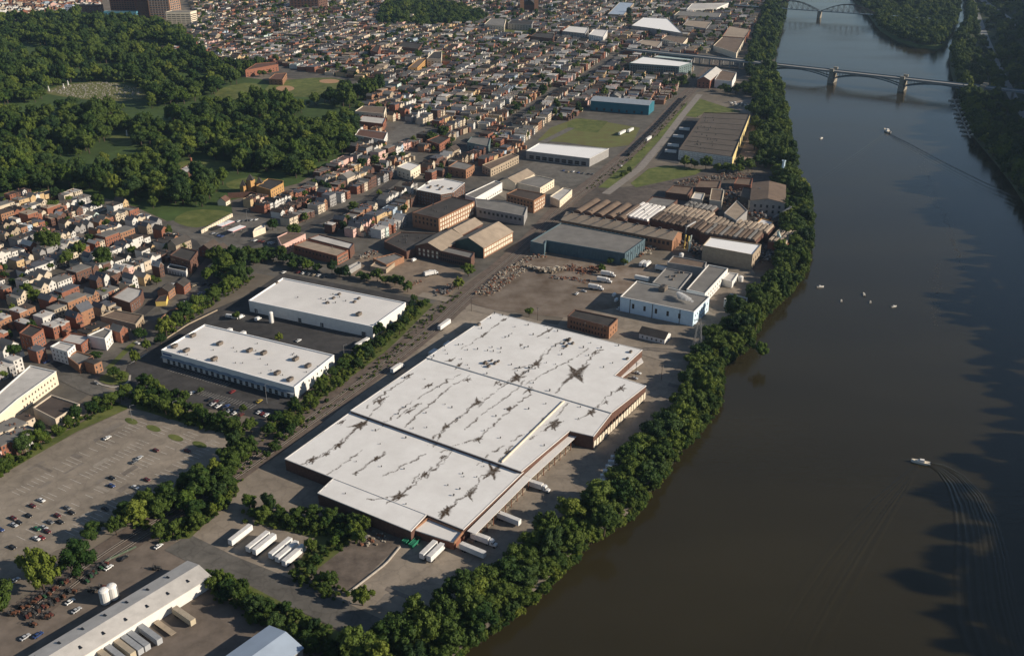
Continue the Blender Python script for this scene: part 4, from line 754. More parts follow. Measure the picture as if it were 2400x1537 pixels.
B = bld('tan_roof_block', 'square tan roofed block turned among the saw-tooth bays', 'factory', [(1697, 501), (1727, 471), (1752, 495), (1726, 519)], 12, grey_wall, tan_roof)
B = bld('grey_roof_block', 'flat brown-grey roofed hall behind the saw-tooth bays', 'factory', [(1512, 478), (1530, 462), (1588, 470), (1566, 488)], 9, brick_d, grey_roof)
B = bld('white_tank_house', 'low white roofed pump house with orange end', 'shed', [(1772, 525), (1785, 513), (1812, 521), (1806, 534)], 7, orange_wall, white_roof)
B = bld('conveyor_house', 'tan conveyor house with narrow white wall strip', 'factory', [(1663, 470), (1668, 443), (1697, 447), (1692, 474)], 8, cream, brown_roof)
B = bld('furnace_shed', 'dark corrugated furnace shed beside the foundry hall', 'factory', [(1735, 462), (1742, 440), (1768, 444), (1766, 470)], 10, metal_dark, brown_roof)
B = bld('grey_roof_block', 'small pale roofed switch house among the factory sheds', 'shed', [(1620, 466), (1628, 452), (1652, 455), (1646, 470)], 6, cream, pale_roof)
B = bld('factory_shed', 'brown flat shed at the back corner of the factory', 'shed', [(1560, 452), (1578, 436), (1625, 440), (1612, 458)], 6, brick_d, brown_roof)
B = bld('factory_shed', 'low brown shed with cluttered roof behind the switch house', 'shed', [(1630, 440), (1640, 424), (1690, 426), (1684, 442)], 7, brick_d, brown_roof)
B = bld('factory_shed', 'reddish shed behind the foundry hall', 'shed', [(1720, 432), (1728, 418), (1764, 420), (1760, 436)], 6, brick, brown_roof)
def stack(px, z1, r, m, label, name='stack', bend=False):
    c = G(*px); t = thing(name, label, 'chimney', (*c, 0)); MB().tube((*c, 0), (*c, z1), r, r * .8, 10).build('shaft', [m], t, (*c, 0)); MB().tube((*c, z1 - .8), (*c, z1), r * 1.15, r * 1.15, 10).build('rim', [m], t, (*c, 0))
    if bend: MB().tube((*c, z1 - 1), (c[0] + bend[0], c[1] + bend[1], z1 - 1 + bend[2]), r * .9, r * .9, 8).build('duct', [m], t, (*c, 0))
    FOOT.append(grow(np.array([[c[0] - 2, c[1] - 2], [c[0] + 2, c[1] - 2], [c[0] + 2, c[1] + 2], [c[0] - 2, c[1] + 2]]), 0))
stack((1832, 424), 22, 1.8, sky_wall, 'pale blue stack behind the foundry hall'); stack((1778, 478), 16, 1.2, metal_grey, 'grey duct stack in front of the foundry hall'); stack((1754, 498), 12, 1.0, cream, 'cream stack beside the turned tan block'); stack((1848, 520), 15, 1.1, metal_grey, 'slanting white duct stack by the river trees', bend=(-16, -4, -9)); stack((1820, 578), 14, 1.2, mint_wall, 'pale green duct stack over the last saw-tooth bays', bend=(4, -7, -10)); stack((1606, 560), 12, 1.0, metal_grey, 'grey stack beside the tan hall', bend=(9, 6, 3)); stack((1770, 500), 11, .9, metal_grey, 'slim stack left of the foundry hall end'); stack((1792, 500), 11, .8, cream, 'slim cream stack in front of the foundry hall')
for i, (q, h_, r_) in enumerate((((1596, 610), 6, 2.0), ((1735, 655 + 4), 4, 2.2), ((1690, 664), 3.5, 2.0))):
    c = G(*q); t = thing('storage_tank', ['white upright tank by the plant corner', 'white tank on the annex of the blue plant', 'pale tank beside the plant wall'][i], 'tank', (*c, 0)); MB().tube((*c, 0), (*c, h_), r_, r_, 14).build('shell', [white_wall], t, (*c, 0)); MB().tube((*c, h_), (*c, h_ + .8), r_, r_ * .3, 14).build('top', [white_wall], t, (*c, 0))
dc = G(1610, 585)
t = thing('dust_collector', 'tangle of green and yellow dust collector pipes at the hall end', 'machine', (*dc, 0))
for i in range(7):
    x = dc + np.array([R.uniform(-4, 4), R.uniform(-5, 5)]); MB().tube((*x, 0), (x[0] + R.uniform(-2, 2), x[1] + R.uniform(-2, 2), R.uniform(7, 13)), .6, .6, 8).build('pipe', [[mint_wall, yellow_wall, metal_grey][i % 3]], t, (*dc, 0))

# ------------------------------------------------------------------ pale blue plant and its neighbours
PL = bld('blue_plant', 'pale blue walled food plant with grey flat roof', 'factory', [(1454, 697), (1492, 660), (1663, 697), (1626, 733)], 11, sky_wall, grey_roof, cap=white_wall)
wins(PL, 3, 5, (4.2,), 1.8, 3.8, metal_dark, glass, 6); wins(PL, 2, 7, (2, 6.5), 1.3, 1.8, white_wall, glass, 2); prop(PL, 'rtu', (1554, 681), 11, s=2.2)
a, b, d, L, nn = edge(PL, 3)
for t_ in (.18, .55, .86): link('downpipe', MB().box(-.2, .2, 0, .3, 0, 11).data('downpipe', [metal_dark]), PL.root, (*(a + d * L * t_ - PL.c), 0), math.atan2(nn[1], nn[0]) - math.pi / 2)
B = bld('plant_wing', 'white walled wing of the plant with grey roof towards the river', 'factory', [(1609, 680), (1660, 622), (1706, 631), (1652, 690)], 9, white_wall, grey_roof, cap=white_wall); wins(B, 2, 10, (1.5, 5), 1.5, 1.8, white_wall, glass, 2)
B = bld('plant_wing', 'brown roofed back wing of the plant', 'factory', [(1564, 617), (1578, 601), (1656, 616), (1650, 630)], 8, grey_wall, brown_roof)
B = bld('plant_wing', 'square grey roofed hall in the court of the plant', 'factory', [(1529, 664), (1560, 630), (1622, 642), (1592, 679)], 7.5, grey_wall, grey_roof)
for q in ((1568, 650), (1576, 656), (1582, 648), (1590, 640), (1600, 640)): prop(B, 'rtu', q, 7.5, s=.7)
B = bld('plant_annex', 'small white flat roofed annex beside the plant', 'shed', [(1692, 655), (1708, 640), (1730, 643), (1716, 662)], 5, white_wall, pale_roof)
B = bld('white_house', 'small white flat roofed house under the river trees', 'house', [(1697, 702), (1712, 690), (1752, 700), (1748, 715)], 6, white_wall, brown_roof); wins(B, 3, 5, (1.2, 3.6), 1, 1.4, white_wall, glass, 1)
B = bld('brick_office', 'two-storey brick office with dark flat roof beside the warehouse', 'office', [(1330, 742), (1347, 727), (1448, 748), (1428, 768)], 9, brick_o, dark_roof, cap=brick_d); wins(B, 2, 3, (1.2, 5), 1.2, 1.7, brick_d, glass, 1); wins(B, 3, 12, (1.2, 5), 1.2, 1.8, brick_d, glass, 2)
B = gable('white_shed', 'white gabled shed with black roof by the pylon', 'shed', (1506, 765), (1566, 779), 5.5, 4.2, 7, white_wall, dark_roof); wins(B, 0, 5, (1.2,), 1.2, 1.5, white_wall, glass, 1)

# ------------------------------------------------------------------ buildings farther away
B = bld('long_warehouse', 'long dark brown roofed warehouse with yellow river side', 'warehouse', [(1591, 352), (1650, 265), (1758, 269), (1717, 369)], 11, white_wall, mat('roof_grey_brown', (.105, .088, .073), var=.15, scale=.15, big=.1), cap=dark_brown_roof)
wins(B, 3, 11, (.8, 5.6), 4.2, 4.4, metal_dark, white_wall, 1, 'wall_panel')
a, b, d, L, nn = edge(B, 2); MB().add([(*(a + nn * .15), .2), (*(b + nn * .15), .2), (*(b + nn * .15), 10.8), (*(a + nn * .15), 10.8)], [(0, 1, 2, 3)]).build('yellow_cladding', [mat('cladding_yellow', (.66, .53, .24))], B.root, (*B.c, 0))
for _ in range(34): prop(B, 'vent', (1632 + R.uniform(-3, 48), R.uniform(275, 352)), 11, s=R.uniform(1, 1.6))
for i in range(7):
    u = (i + 1) / 8; p0_, p1_ = G(1591 + 59 * u, 352 - 87 * u, 11), G(1717 + 41 * u, 369 - 100 * u, 11); d = p1_ - p0_; MB().obox((p0_ + p1_) / 2, d / np.linalg.norm(d), np.linalg.norm(d) - 6, .5, 11.02, 11.3).build('roof_seam', [dark_roof], B.root, (*B.c, 0))
TB = gable('teal_building', 'tall teal building with pale grey pitched roof', 'building', (1392, 226), (1528, 237), 15, 13, 16, teal_wall, mat('roof_cool_grey', (.30, .34, .38), var=.1)); wins(TB, 0, 7, (1,), 3, 3.5, teal_wall, metal_dark, 4, 'dock_door')
B = bld('white_flat_building', 'bright white roofed building below the rough field', 'building', [(1233, 355), (1263, 337), (1427, 350), (1382, 373)], 9, grey_wall, white_roof2, cap=white_wall); wins(B, 3, 9, (.8,), 6, 4.5, grey_wall, glass, 3)
B = gable('red_gable_hall', 'red gabled hall with pale roof near the bridge', 'hall', (1650, 180), (1678, 157), 9.5, 12, 17, brick, pale_roof); wins(B, 3, 3, (2, 6), 2, 2.4, brick, glass, 1)
B = bld('grey_hall', 'grey flat roofed hall with white front next to the red gable', 'hall', [(1675, 188), (1690, 165), (1726, 172), (1716, 192)], 11, white_wall, brown_roof)
B = bld('apartment_block', 'long grey-green apartment block with white roof', 'apartment building', [(1475, 149), (1508, 134), (1622, 148), (1592, 157)], 16, mat('wall_green_grey', (.14, .19, .19)), white_roof2); wins(B, 3, 20, (1, 4.5, 8, 11.5), 2.6, 2.2, grey_wall, glass, 2); wins(B, 2, 6, (1, 4.5, 8, 11.5), 2, 2, grey_wall, glass, 1)
B = bld('teal_roof_block', 'long low building with pale teal roof by the bridge ramp', 'building', [(1532, 135), (1548, 128), (1628, 135), (1620, 143)], 8, grey_wall, mint_wall)
B = bld('white_roof_store', 'big white roofed store far up the river', 'store', [(1480, 61), (1508, 42), (1565, 45), (1600, 79), (1532, 68)], 11, grey_wall, white_roof2)
B = bld('brown_warehouse', 'brown roofed riverside warehouse beyond the bridge', 'warehouse', [(1672, 108), (1693, 88), (1745, 92), (1726, 126)], 9, cream, brown_roof)
B = bld('brown_warehouse', 'tan roofed riverside warehouse behind the brown one', 'warehouse', [(1693, 86), (1710, 62), (1759, 70), (1746, 90)], 10, brick, tan_roof)
FAR = [('pale blue roofed shed far up the riverside', [(1610, 22), (1622, 10), (1708, 8), (1680, 20)], 9, white_wall, pale_roof), ('low brown works beyond the white roofed store', [(1580, 36), (1592, 27), (1690, 32), (1684, 42)], 8, cream, grey_roof), ('cream roofed depot beside the white roofed store', [(1600, 60), (1612, 48), (1668, 52), (1655, 68)], 8, grey_wall, tan_roof), ('tan works in front of the white roofed store', [(1550, 92), (1562, 84), (1612, 90), (1600, 104)], 8, cream, brown_roof), ('grey works just behind the bridge ramp', [(1490, 102), (1506, 94), (1552, 98), (1540, 112)], 7, grey_wall, tan_roof), ('long blue-grey roof at the far side of town', [(1424, 34), (1452, 6), (1486, 8), (1462, 36)], 9, tan_wall, blue_roof), ('grey apartment row with white roof in the far town', [(1318, 74), (1336, 62), (1380, 66), (1372, 80)], 14, grey_wall, white_roof), ('pale apartment row beside the grey one', [(1380, 82), (1392, 70), (1424, 72), (1414, 88)], 14, white_wall, white_roof), ('brick school with dark roof in the far town', [(1242, 86), (1256, 78), (1300, 80), (1296, 92)], 13, brick_d, dark_roof), ('cream school wing beside the sports field', [(1135, 58), (1150, 44), (1186, 46), (1182, 62)], 12, cream, grey_roof), ('grey school wing beside the cream one', [(1190, 56), (1198, 48), (1250, 50), (1246, 60)], 11, grey_wall, dark_roof), ('long brick school behind the ball field', [(575, 166), (600, 150), (650, 146), (652, 152)], 10, brick, brick_d), ('small brick clubhouse at the ball field', [(630, 186), (644, 174), (672, 172), (662, 188)], 8, brick_o, brick_d), ('green roofed pavilion at the wood corner', [(815, 212), (835, 196), (868, 194), (850, 212)], 5, grey_wall, mat('green_roof', (.08, .19, .13))), ('dark brick church hall in the row houses', [(868, 120), (880, 106), (892, 108), (886, 124)], 14, brick, dark_roof), ('beige loft block among the row houses', [(832, 262), (850, 250), (905, 252), (900, 268)], 12, cream, brown_roof), ('red roofed school beside the dark lot', [(836, 285), (850, 272), (905, 278), (898, 292)], 9, brick, pale_roof), ('green-grey block above the brick rows', [(1095, 335), (1105, 322), (1150, 325), (1145, 345)], 9, mat('wall_green_grey', (.14, .19, .19)), grey_roof), ('white walled shop in the middle of town', [(832, 318), (842, 304), (908, 312), (900, 330)], 8, white_wall, brick_d), ('cream hotel among the row houses', [(930, 392), (955, 380), (985, 388), (962, 402)], 10, cream, white_roof), ('brick hall with pale roof in the town middle', [(1050, 392), (1072, 378), (1112, 388), (1092, 400)], 9, brick_o, grey_roof), ('long tan rowhouse block at the main street', [(1130, 388), (1200, 360), (1216, 366), (1150, 398)], 8, tan_wall, brown_roof), ('red brick store with flat roof by the main street', [(1000, 330), (1030, 318), (1055, 324), (1030, 340)], 8, brick, dark_roof), ('brown long hall below the far trees', [(930, 110), (945, 98), (990, 104), (980, 116)], 10, brick_d, dark_roof), ('tan lit school block in the far rows', [(956, 160), (980, 140), (1002, 136), (978, 160)], 11, orange_wall, brown_roof), ('brick factory with lit end in the far rows', [(1000, 138), (1016, 122), (1036, 120), (1034, 140)], 13, cream, dark_roof)]
for lab, px, h_, wm_, rm_ in FAR:
    B = bld('town_building', lab, 'building', px, h_, wm_, rm_)
    a, b, d, L, nn = edge(B, 2); wins(B, 2, max(2, int(L / 5)), [1 + 3.3 * k for k in range(int(h_ / 3.4))], 1.8, 1.9, wm_, glass, 1)
    a, b, d, L, nn = edge(B, 3); wins(B, 3, min(10, max(2, int(L / 6))), [1 + 3.3 * k for k in range(int(h_ / 3.4))], 1.8, 1.9, wm_, glass, 1)
# towers at the top left
def tower(px0, px1, yb, depth, h, wallm, label, rows, cols, wd, hh, frame):
    a, b = G(px0, yb), G(px1, yb); P = [a, b, b + np.array([.25, .97]) * depth, a + np.array([.25, .97]) * depth]
    B = bld('hospital_tower', label, 'tower', None, h, wallm, grey_roof, world=P); z = [2 + (h - 4) * r / rows for r in range(rows)]
    wins(B, 0, cols, z, wd, hh, frame, glass, 2); wins(B, 1, 5, z, wd, hh, frame, glass, 2); return B
tower(262, 322, 38, 40, 62, brick, 'left red brick hospital tower above the wood', 14, 9, 3.6, 2.0, brick)
tower(352, 402, 44, 42, 75, brick_o, 'right red tower with white window lattice above the wood', 15, 7, 6.0, 3.2, white_wall)
tower(326, 350, 43, 40, 70, brick_d, 'dark shaded slab joining the two hospital towers', 10, 3, 2, 1.6, brick_d)
tower(392, 450, 60, 24, 26, cream, 'beige banded parking deck below the hospital towers', 6, 5, 9, 1.6, cream)
tower(245, 322, 44, 14, 14, mat('hospital_glass', (.10, .28, .36)), 'low teal hospital front below the left tower', 3, 10, 4, 2, grey_wall)
tower(155, 174, 38, 14, 22, mat('pale_lilac', (.45, .5, .62)), 'pale lilac block at the wood edge', 5, 3, 3, 2, white_wall)
tower(176, 232, 36, 20, 20, brick_d, 'dark long block beside the pale lilac one', 4, 8, 3, 2, white_wall)
tower(680, 748, 24, 50, 26, brick_d, 'dark brick hall at the far top of the town', 4, 8, 4, 3, brick_d)
# far church with two spires
ch = G(1240, 32); t = thing('church', 'far brown church with twin spires at the top of town', 'church', (*ch, 0)); FOOT.append(grow(np.array([ch + [-25, -5], ch + [45, -5], ch + [45, 70], ch + [-25, 70]]), 0))
MB().box(-14, 14, 4, 60, 0, 18).build('nave', [brick_d], t); MB().add([(-15, 3, 18.02), (15, 3, 18.02), (15, 61, 18.02), (-15, 61, 18.02), (0, 3, 30), (0, 61, 30)], [(0, 1, 4), (1, 2, 5, 4), (2, 3, 5), (3, 0, 4, 5)]).build('roof', [dark_roof], t)
for s in (-16, 16): MB().box(s - 4.5, s + 4.5, -5, 4, 0, 38).build('bell_tower', [brick_o], t); MB().add([(s - 5, -5.5, 38.02), (s + 5, -5.5, 38.02), (s + 5, 4.5, 38.02), (s - 5, 4.5, 38.02), (s, -.5, 56)], [(0, 1, 4), (1, 2, 4), (2, 3, 4), (3, 0, 4)]).build('spire', [brick_d], t)
# ------------------------------------------------------------------ arch bridge
PB = [G(1950, 193, WZ), G(2114, 212, WZ)]; bd = PB[1] - PB[0]; span = np.linalg.norm(bd); bd /= span; bn = np.array([-bd[1], bd[0]])
DZ = 12.5
br_ = thing('arch_bridge', 'grey steel arch bridge on stone piers across the river', 'bridge', (*PB[0], WZ)); bb = (*PB[0], WZ)
W_ = 17.0
def bp_(s, off, z): q = PB[0] + bd * s + bn * off; return (q[0], q[1], z)
s0, s1 = -span * 3.4, span * 4.0
land_z = lambda s: DZ - (max(0, -s - span * 1.1) * .006 + max(0, s - span * 2.1) * .0015)
ss = np.linspace(s0, s1, 50); m_ = MB()
for a, b in zip(ss[:-1], ss[1:]):
    m_.add([bp_(a, -W_ / 2, land_z(a)), bp_(b, -W_ / 2, land_z(b)), bp_(b, W_ / 2, land_z(b)), bp_(a, W_ / 2, land_z(a)), bp_(a, -W_ / 2, land_z(a) - 1.4), bp_(b, -W_ / 2, land_z(b) - 1.4), bp_(b, W_ / 2, land_z(b) - 1.4), bp_(a, W_ / 2, land_z(a) - 1.4)], [(0, 1, 2, 3), (7, 6, 5, 4), (0, 4, 5, 1), (3, 2, 6, 7)])
m_.build('deck', [deck_m], br_, bb)
for off in (-W_ / 2 + .3, W_ / 2 - .3):
    m_ = MB()
    for a, b in zip(ss[:-1], ss[1:]):
        m_.add([bp_(a, off - .15, land_z(a) + .01), bp_(b, off - .15, land_z(b) + .01), bp_(b, off - .15, land_z(b) + 1.3), bp_(a, off - .15, land_z(a) + 1.3), bp_(a, off + .15, land_z(a) + .01), bp_(b, off + .15, land_z(b) + .01), bp_(b, off + .15, land_z(b) + 1.3), bp_(a, off + .15, land_z(a) + 1.3)], [(0, 1, 2, 3), (7, 6, 5, 4), (3, 2, 6, 7)])
    m_.build('railing', [steel_bridge], br_, bb)
for k, s in enumerate((0, span)):
    m_ = MB(); q = PB[0] + bd * s; m_.obox(q, bn, 24, 7.5, WZ - 2, DZ - 9); m_.obox(q, bn, 21, 6, DZ - 9, DZ - 1.4); o = m_.build('pier', [stone_pier], br_, bb)
    for off in (-9.5, 9.5): MB().obox(q + bn * off, bn, 3, 6.5, DZ + .02, DZ + 4.5).build('pylon', [stone_pier], br_, bb)
for s in (-span * 1.05, span * 2.05):
    q = PB[0] + bd * s; MB().obox(q, bn, 24, 9, -3 + (-3), DZ - 1.4).build('abutment', [stone_pier], br_, bb)
    for off in (-9.5, 9.5): MB().obox(q + bn * off, bn, 3, 6.5, DZ + .02, DZ + 4.5).build('pylon', [stone_pier], br_, bb)
for k in range(3):
    a0, a1 = (-span * 1.05 + 4.5, -3.2) if k == 0 else ((3.2, span - 3.2) if k == 1 else (span + 3.2, span * 2.05 - 4.5))
    for off in (-6.0, 6.0):
        m_ = MB(); N = 22; pts = []
        for i in range(N + 1):
            u = i / N; pts.append((a0 + (a1 - a0) * u, 1.5 + (DZ - 3.2 - 1.5) * 4 * u * (1 - u)))
        for (sa, za), (sb, zb) in zip(pts[:-1], pts[1:]):
            ta = 1.5; v = []
            for s_, z_ in ((sa, za), (sb, zb)):
                for o_ in (-.6, .6): v += [bp_(s_, off + o_, z_), bp_(s_, off + o_, z_ + ta)]
            m_.add(v, [(0, 4, 5, 1), (2, 3, 7, 6), (1, 5, 7, 3), (0, 2, 6, 4)])
        m_.build('arch_rib', [steel_bridge], br_, bb)
        for i in range(1, N):
            s_, z_ = pts[i]
            if DZ - 1.4 - z_ - 1.5 > .4: MB().add([], []).tube(bp_(s_, off, z_ + 1.4), bp_(s_, off, DZ - 1.4), .28, n=6).build('spandrel_post', [steel_bridge], br_, bb)
for i in range(14):
    for side in (0, 1):
        s = (-span * 1.25 - i * 18) if side == 0 else (span * 2.25 + i * 18)
        if s0 + 4 < s < s1 - 4 and land_z(s) > 4:
            q = PB[0] + bd * s; o = MB().obox(q - bn * 6, bd, 1.6, 1.6, 0, land_z(s) - 1.42).obox(q + bn * 6, bd, 1.6, 1.6, 0, land_z(s) - 1.42).build('ramp_bent', [deck_m], br_, bb)
for s in np.linspace(s0, s1, 9)[:-1]: KEEPOUT.append(np.array([bp_(s, -10, 0)[:2], bp_(s + (s1 - s0) / 8, -10, 0)[:2], bp_(s + (s1 - s0) / 8, 10, 0)[:2], bp_(s, 10, 0)[:2]]))
# ------------------------------------------------------------------ far railway truss bridge
q0, q1 = G(1840, 20, 10), G(2045, 34, 10); td = (q1 - q0); TL = np.linalg.norm(td); td /= TL; tn = np.array([-td[1], td[0]]); mid = G(1920, 42, WZ)
tb = thing('truss_bridge', 'far dark railway bridge of arched steel trusses', 'bridge', (*q0, WZ)); base = (*q0, WZ)
def tp(s, off, z): q = q0 + td * s + tn * off; return (q[0], q[1], z)
m_ = MB().add([tp(s, o, z) for z in (8.6, 10) for o in (-5, 5) for s in (-120, TL + 120)], [(4, 5, 7, 6), (0, 2, 3, 1), (0, 1, 5, 4), (2, 6, 7, 3)]); m_.build('deck', [steel_bridge], tb, base)
pier_s = float((mid - q0) @ td)
for s_ in (pier_s - 125, pier_s, pier_s + 125): q = q0 + td * s_; MB().obox(q, tn, 16, 6, WZ - 2, 8.6).build('pier', [stone_pier], tb, base)
for a0 in (pier_s - 122, pier_s + 3):
    for off in (-5, 5):
        N = 10; tops = [(a0 + 119 * i / N, 10 + 17 * math.sin(math.pi * i / N)) for i in range(N + 1)]
        for (sa, za), (sb, zb) in zip(tops[:-1], tops[1:]): MB().tube(tp(sa, off, za), tp(sb, off, zb), .7, n=6).build('top_chord', [metal_dark], tb, base)
        for i in range(1, N):
            MB().tube(tp(tops[i][0], off, 10), tp(*[tops[i][0], off, tops[i][1]]), .45, n=5).build('truss_post', [metal_dark], tb, base)
            if i < N - 1: MB().tube(tp(tops[i][0], off, tops[i][1]), tp(tops[i + 1][0], off, 10), .35, n=5).build('truss_brace', [metal_dark], tb, base)
# ------------------------------------------------------------------ pylon, poles
def lattice(px, h, w0, label):
    c = G(*px); t = thing('pylon', label, 'pylon', (*c, 0)); b = (*c, 0); lev = [0, .2, .38, .54, .68, .8, .9, 1.0]
    def P(k, j): wdt = w0 * (1 - .82 * lev[k]) / 2; a = [(-1, -1), (1, -1), (1, 1), (-1, 1)][j % 4]; return (c[0] + a[0] * wdt, c[1] + a[1] * wdt, h * lev[k])
    for j in range(4):
        m_ = MB()
        for k in range(7): m_.tube(P(k, j), P(k + 1, j), .14, n=5)
        m_.build('leg', [metal_grey], t, b)
    for j in range(4):
        m_ = MB()
        for k in range(7): m_.tube(P(k, j), P(k + 1, j + 1), .09, n=4); m_.tube(P(k, j + 1), P(k + 1, j), .09, n=4)
        m_.build('lattice', [metal_grey], t, b)
    for z in (.8, .93):
        MB().tube((c[0] - 4, c[1] + 1, h * z), (c[0] + 4, c[1] - 1, h * z), .16, n=5).build('cross_arm', [metal_grey], t, b)
lattice((1633, 826), 26, 6.5, 'grey lattice pylon between the plant and the river')
def pole(px, h, label, lamp=False):
    c = G(*px); t = thing('street_lamp' if lamp else 'utility_pole', label, 'street lamp' if lamp else 'utility pole', (*c, 0)); b = (*c, 0)
    MB().tube((*c, 0), (*c, h), .17, .12, 6).build('post', [metal_grey if lamp else bark], t, b)
    if lamp: MB().tube((*c, h - .1), (c[0] + 1.8, c[1] + .6, h + .3), .09, n=5).build('arm', [metal_grey], t, b); MB().box(c[0] + 1.5, c[0] + 2.4, c[1] + .4, c[1] + .8, h + .2, h + .4).build('lamp_head', [metal_grey], t, b)
    else: MB().tube((c[0] - 1.2, c[1] + .4, h - .8), (c[0] + 1.2, c[1] - .4, h - .8), .1, n=5).build('crossarm', [bark], t, b); MB().tube((c[0] + .35, c[1], h - 2.2), (c[0] + .35, c[1], h - 1.3), .22, n=6).build('transformer', [metal_grey], t, b)
for px, h, lab in (((1550, 890), 12, 'utility pole at the far corner of the stained warehouse'), ((1369, 785), 11, 'left utility pole in front of the brick office'), ((1411, 793), 11, 'right utility pole in front of the brick office'), ((1105, 730), 12, 'utility pole at the railway crossing'), ((1490, 880), 10, 'utility pole beside the raised dock'), ((1260, 752), 11, 'utility pole behind the stained warehouse'), ((780, 605), 12, 'utility pole at the brick depot corner'), ((690, 600), 12, 'utility pole beside the tan workshop'), ((310, 800), 11, 'utility pole at the garage'), ((215, 830), 11, 'utility pole by the low brick shop')): pole(px, h, lab)
for px, h, lab in (((808, 850), 13, 'tall street lamp at the end of the near white warehouse'), ((626, 945), 13, 'tall light mast in front of the near white warehouse'), ((580, 520), 11, 'street lamp at the petrol station'), ((530, 548), 11, 'street lamp beside the retaining wall'), ((310, 985), 10, 'lamp post at the top of the gravel lot'), ((410, 975), 10, 'lamp post at the lot hedge')): pole(px, h, lab, True)
# ------------------------------------------------------------------ vehicles
CARCOL = {'white': (.72, .72, .70), 'silver': (.42, .43, .44), 'black': (.012, .012, .014), 'red': (.20, .02, .02), 'blue': (.03, .06, .18), 'green': (.02, .13, .06), 'grey': (.13, .135, .14), 'dark red': (.10, .015, .015), 'tan': (.33, .27, .19), 'yellow': (.40, .29, .05)}
def paint(nm): return mat('car_' + nm.replace(' ', '_'), CARCOL[nm], rough=.3, spec=.5, var=.03)
_CAR = {}
def car_parts(col, van=False):
    k = (col, van)
    if k in _CAR: return _CAR[k]
    w2 = .92 if not van else 1.0
    def extr(prof, hw, mi=0, hw_top=None):
        m_ = MB(); n_ = len(prof); zs = [z for _, z in prof]; zm, zx = min(zs), max(zs)
        W = [hw if hw_top is None else hw + (hw_top - hw) * (z - zm) / (zx - zm) for z in zs]
        v = [(x, -W[i], z) for i, (x, z) in enumerate(prof)] + [(x, W[i], z) for i, (x, z) in enumerate(prof)]
        m_.add(v, [tuple(range(n_)), tuple(reversed(range(n_, 2 * n_)))] + [(i, n_ + i, n_ + (i + 1) % n_, (i + 1) % n_) for i in range(n_)], mi); return m_
    if van:
        body = extr([(-2.7, .35), (2.7, .35), (2.75, 1.0), (2.1, 1.15), (1.5, 2.15), (1.2, 2.3), (-2.6, 2.3), (-2.72, 1.0)], w2, hw_top=.9)
        gl = extr([(1.52, 1.3), (2.05, 1.28), (1.6, 2.05), (1.0, 2.05), (1.0, 1.3)], w2 + .015, hw_top=.95); xs = (1.75, -1.75); r = .36
    else:
        body = extr([(-2.2, .35), (2.2, .35), (2.28, .62), (2.1, .82), (.95, .95), (-1.35, .98), (-2.15, .95), (-2.28, .62)], w2, hw_top=.84)
        gl = extr([(.95, .93), (.25, 1.40), (-1.0, 1.42), (-1.75, .95)], .80, hw_top=.64); xs = (1.4, -1.4); r = .33
    rf = extr([(.28, 1.405), (.2, 1.47), (-.95, 1.49), (-1.05, 1.425)], .66, hw_top=.58) if not van else None
    wh = MB().tube((0, -.11, 0), (0, .11, 0), r, n=10)
    lm = MB().box(-.04, .04, -.2, .2, -.08, .08)
    _CAR[k] = dict(body=body.data('body', [paint(col)]), glass=gl.data('windows', [glass]), roof=rf.data('roof', [paint(col)]) if rf else None, wheel=wh.data('wheel', [rubber]), xs=xs, r=r, w=w2, lamp=lm.data('headlight', [mat('lamp_glass', (.7, .7, .66), rough=.2)]), L=2.29 if not van else 2.76)
    return _CAR[k]
def car(px, col, label, rz=None, van=False, group=None, world=None, parts=True):
    c = G(*px) if world is None else np.array(world); K = car_parts(col, van)
    t = thing('parked_van' if van else 'parked_car', label, 'van' if van else 'car', (c[0], c[1], .17), rz if rz is not None else ANG_A + (R.choice([0, math.pi])), group)
    link('body', K['body'], t); link('windows', K['glass'], t)
    if K['roof']: link('roof', K['roof'], t)
    for x in K['xs']:
        for s in (-1, 1): link('wheel', K['wheel'], t, (x, s * (K['w'] - .08), K['r']))
    if parts:
        for s in (-1, 1): link('headlight', K['lamp'], t, (K['L'] - .05, s * .6, .7 if not van else .9))
    FOOT.append(np.array([c + [-1.5, -1.5], c + [1.5, -1.5], c + [1.5, 1.5], c + [-1.5, 1.5]])); return t
A0 = ANG_A; B0 = ANG_A - math.pi / 2
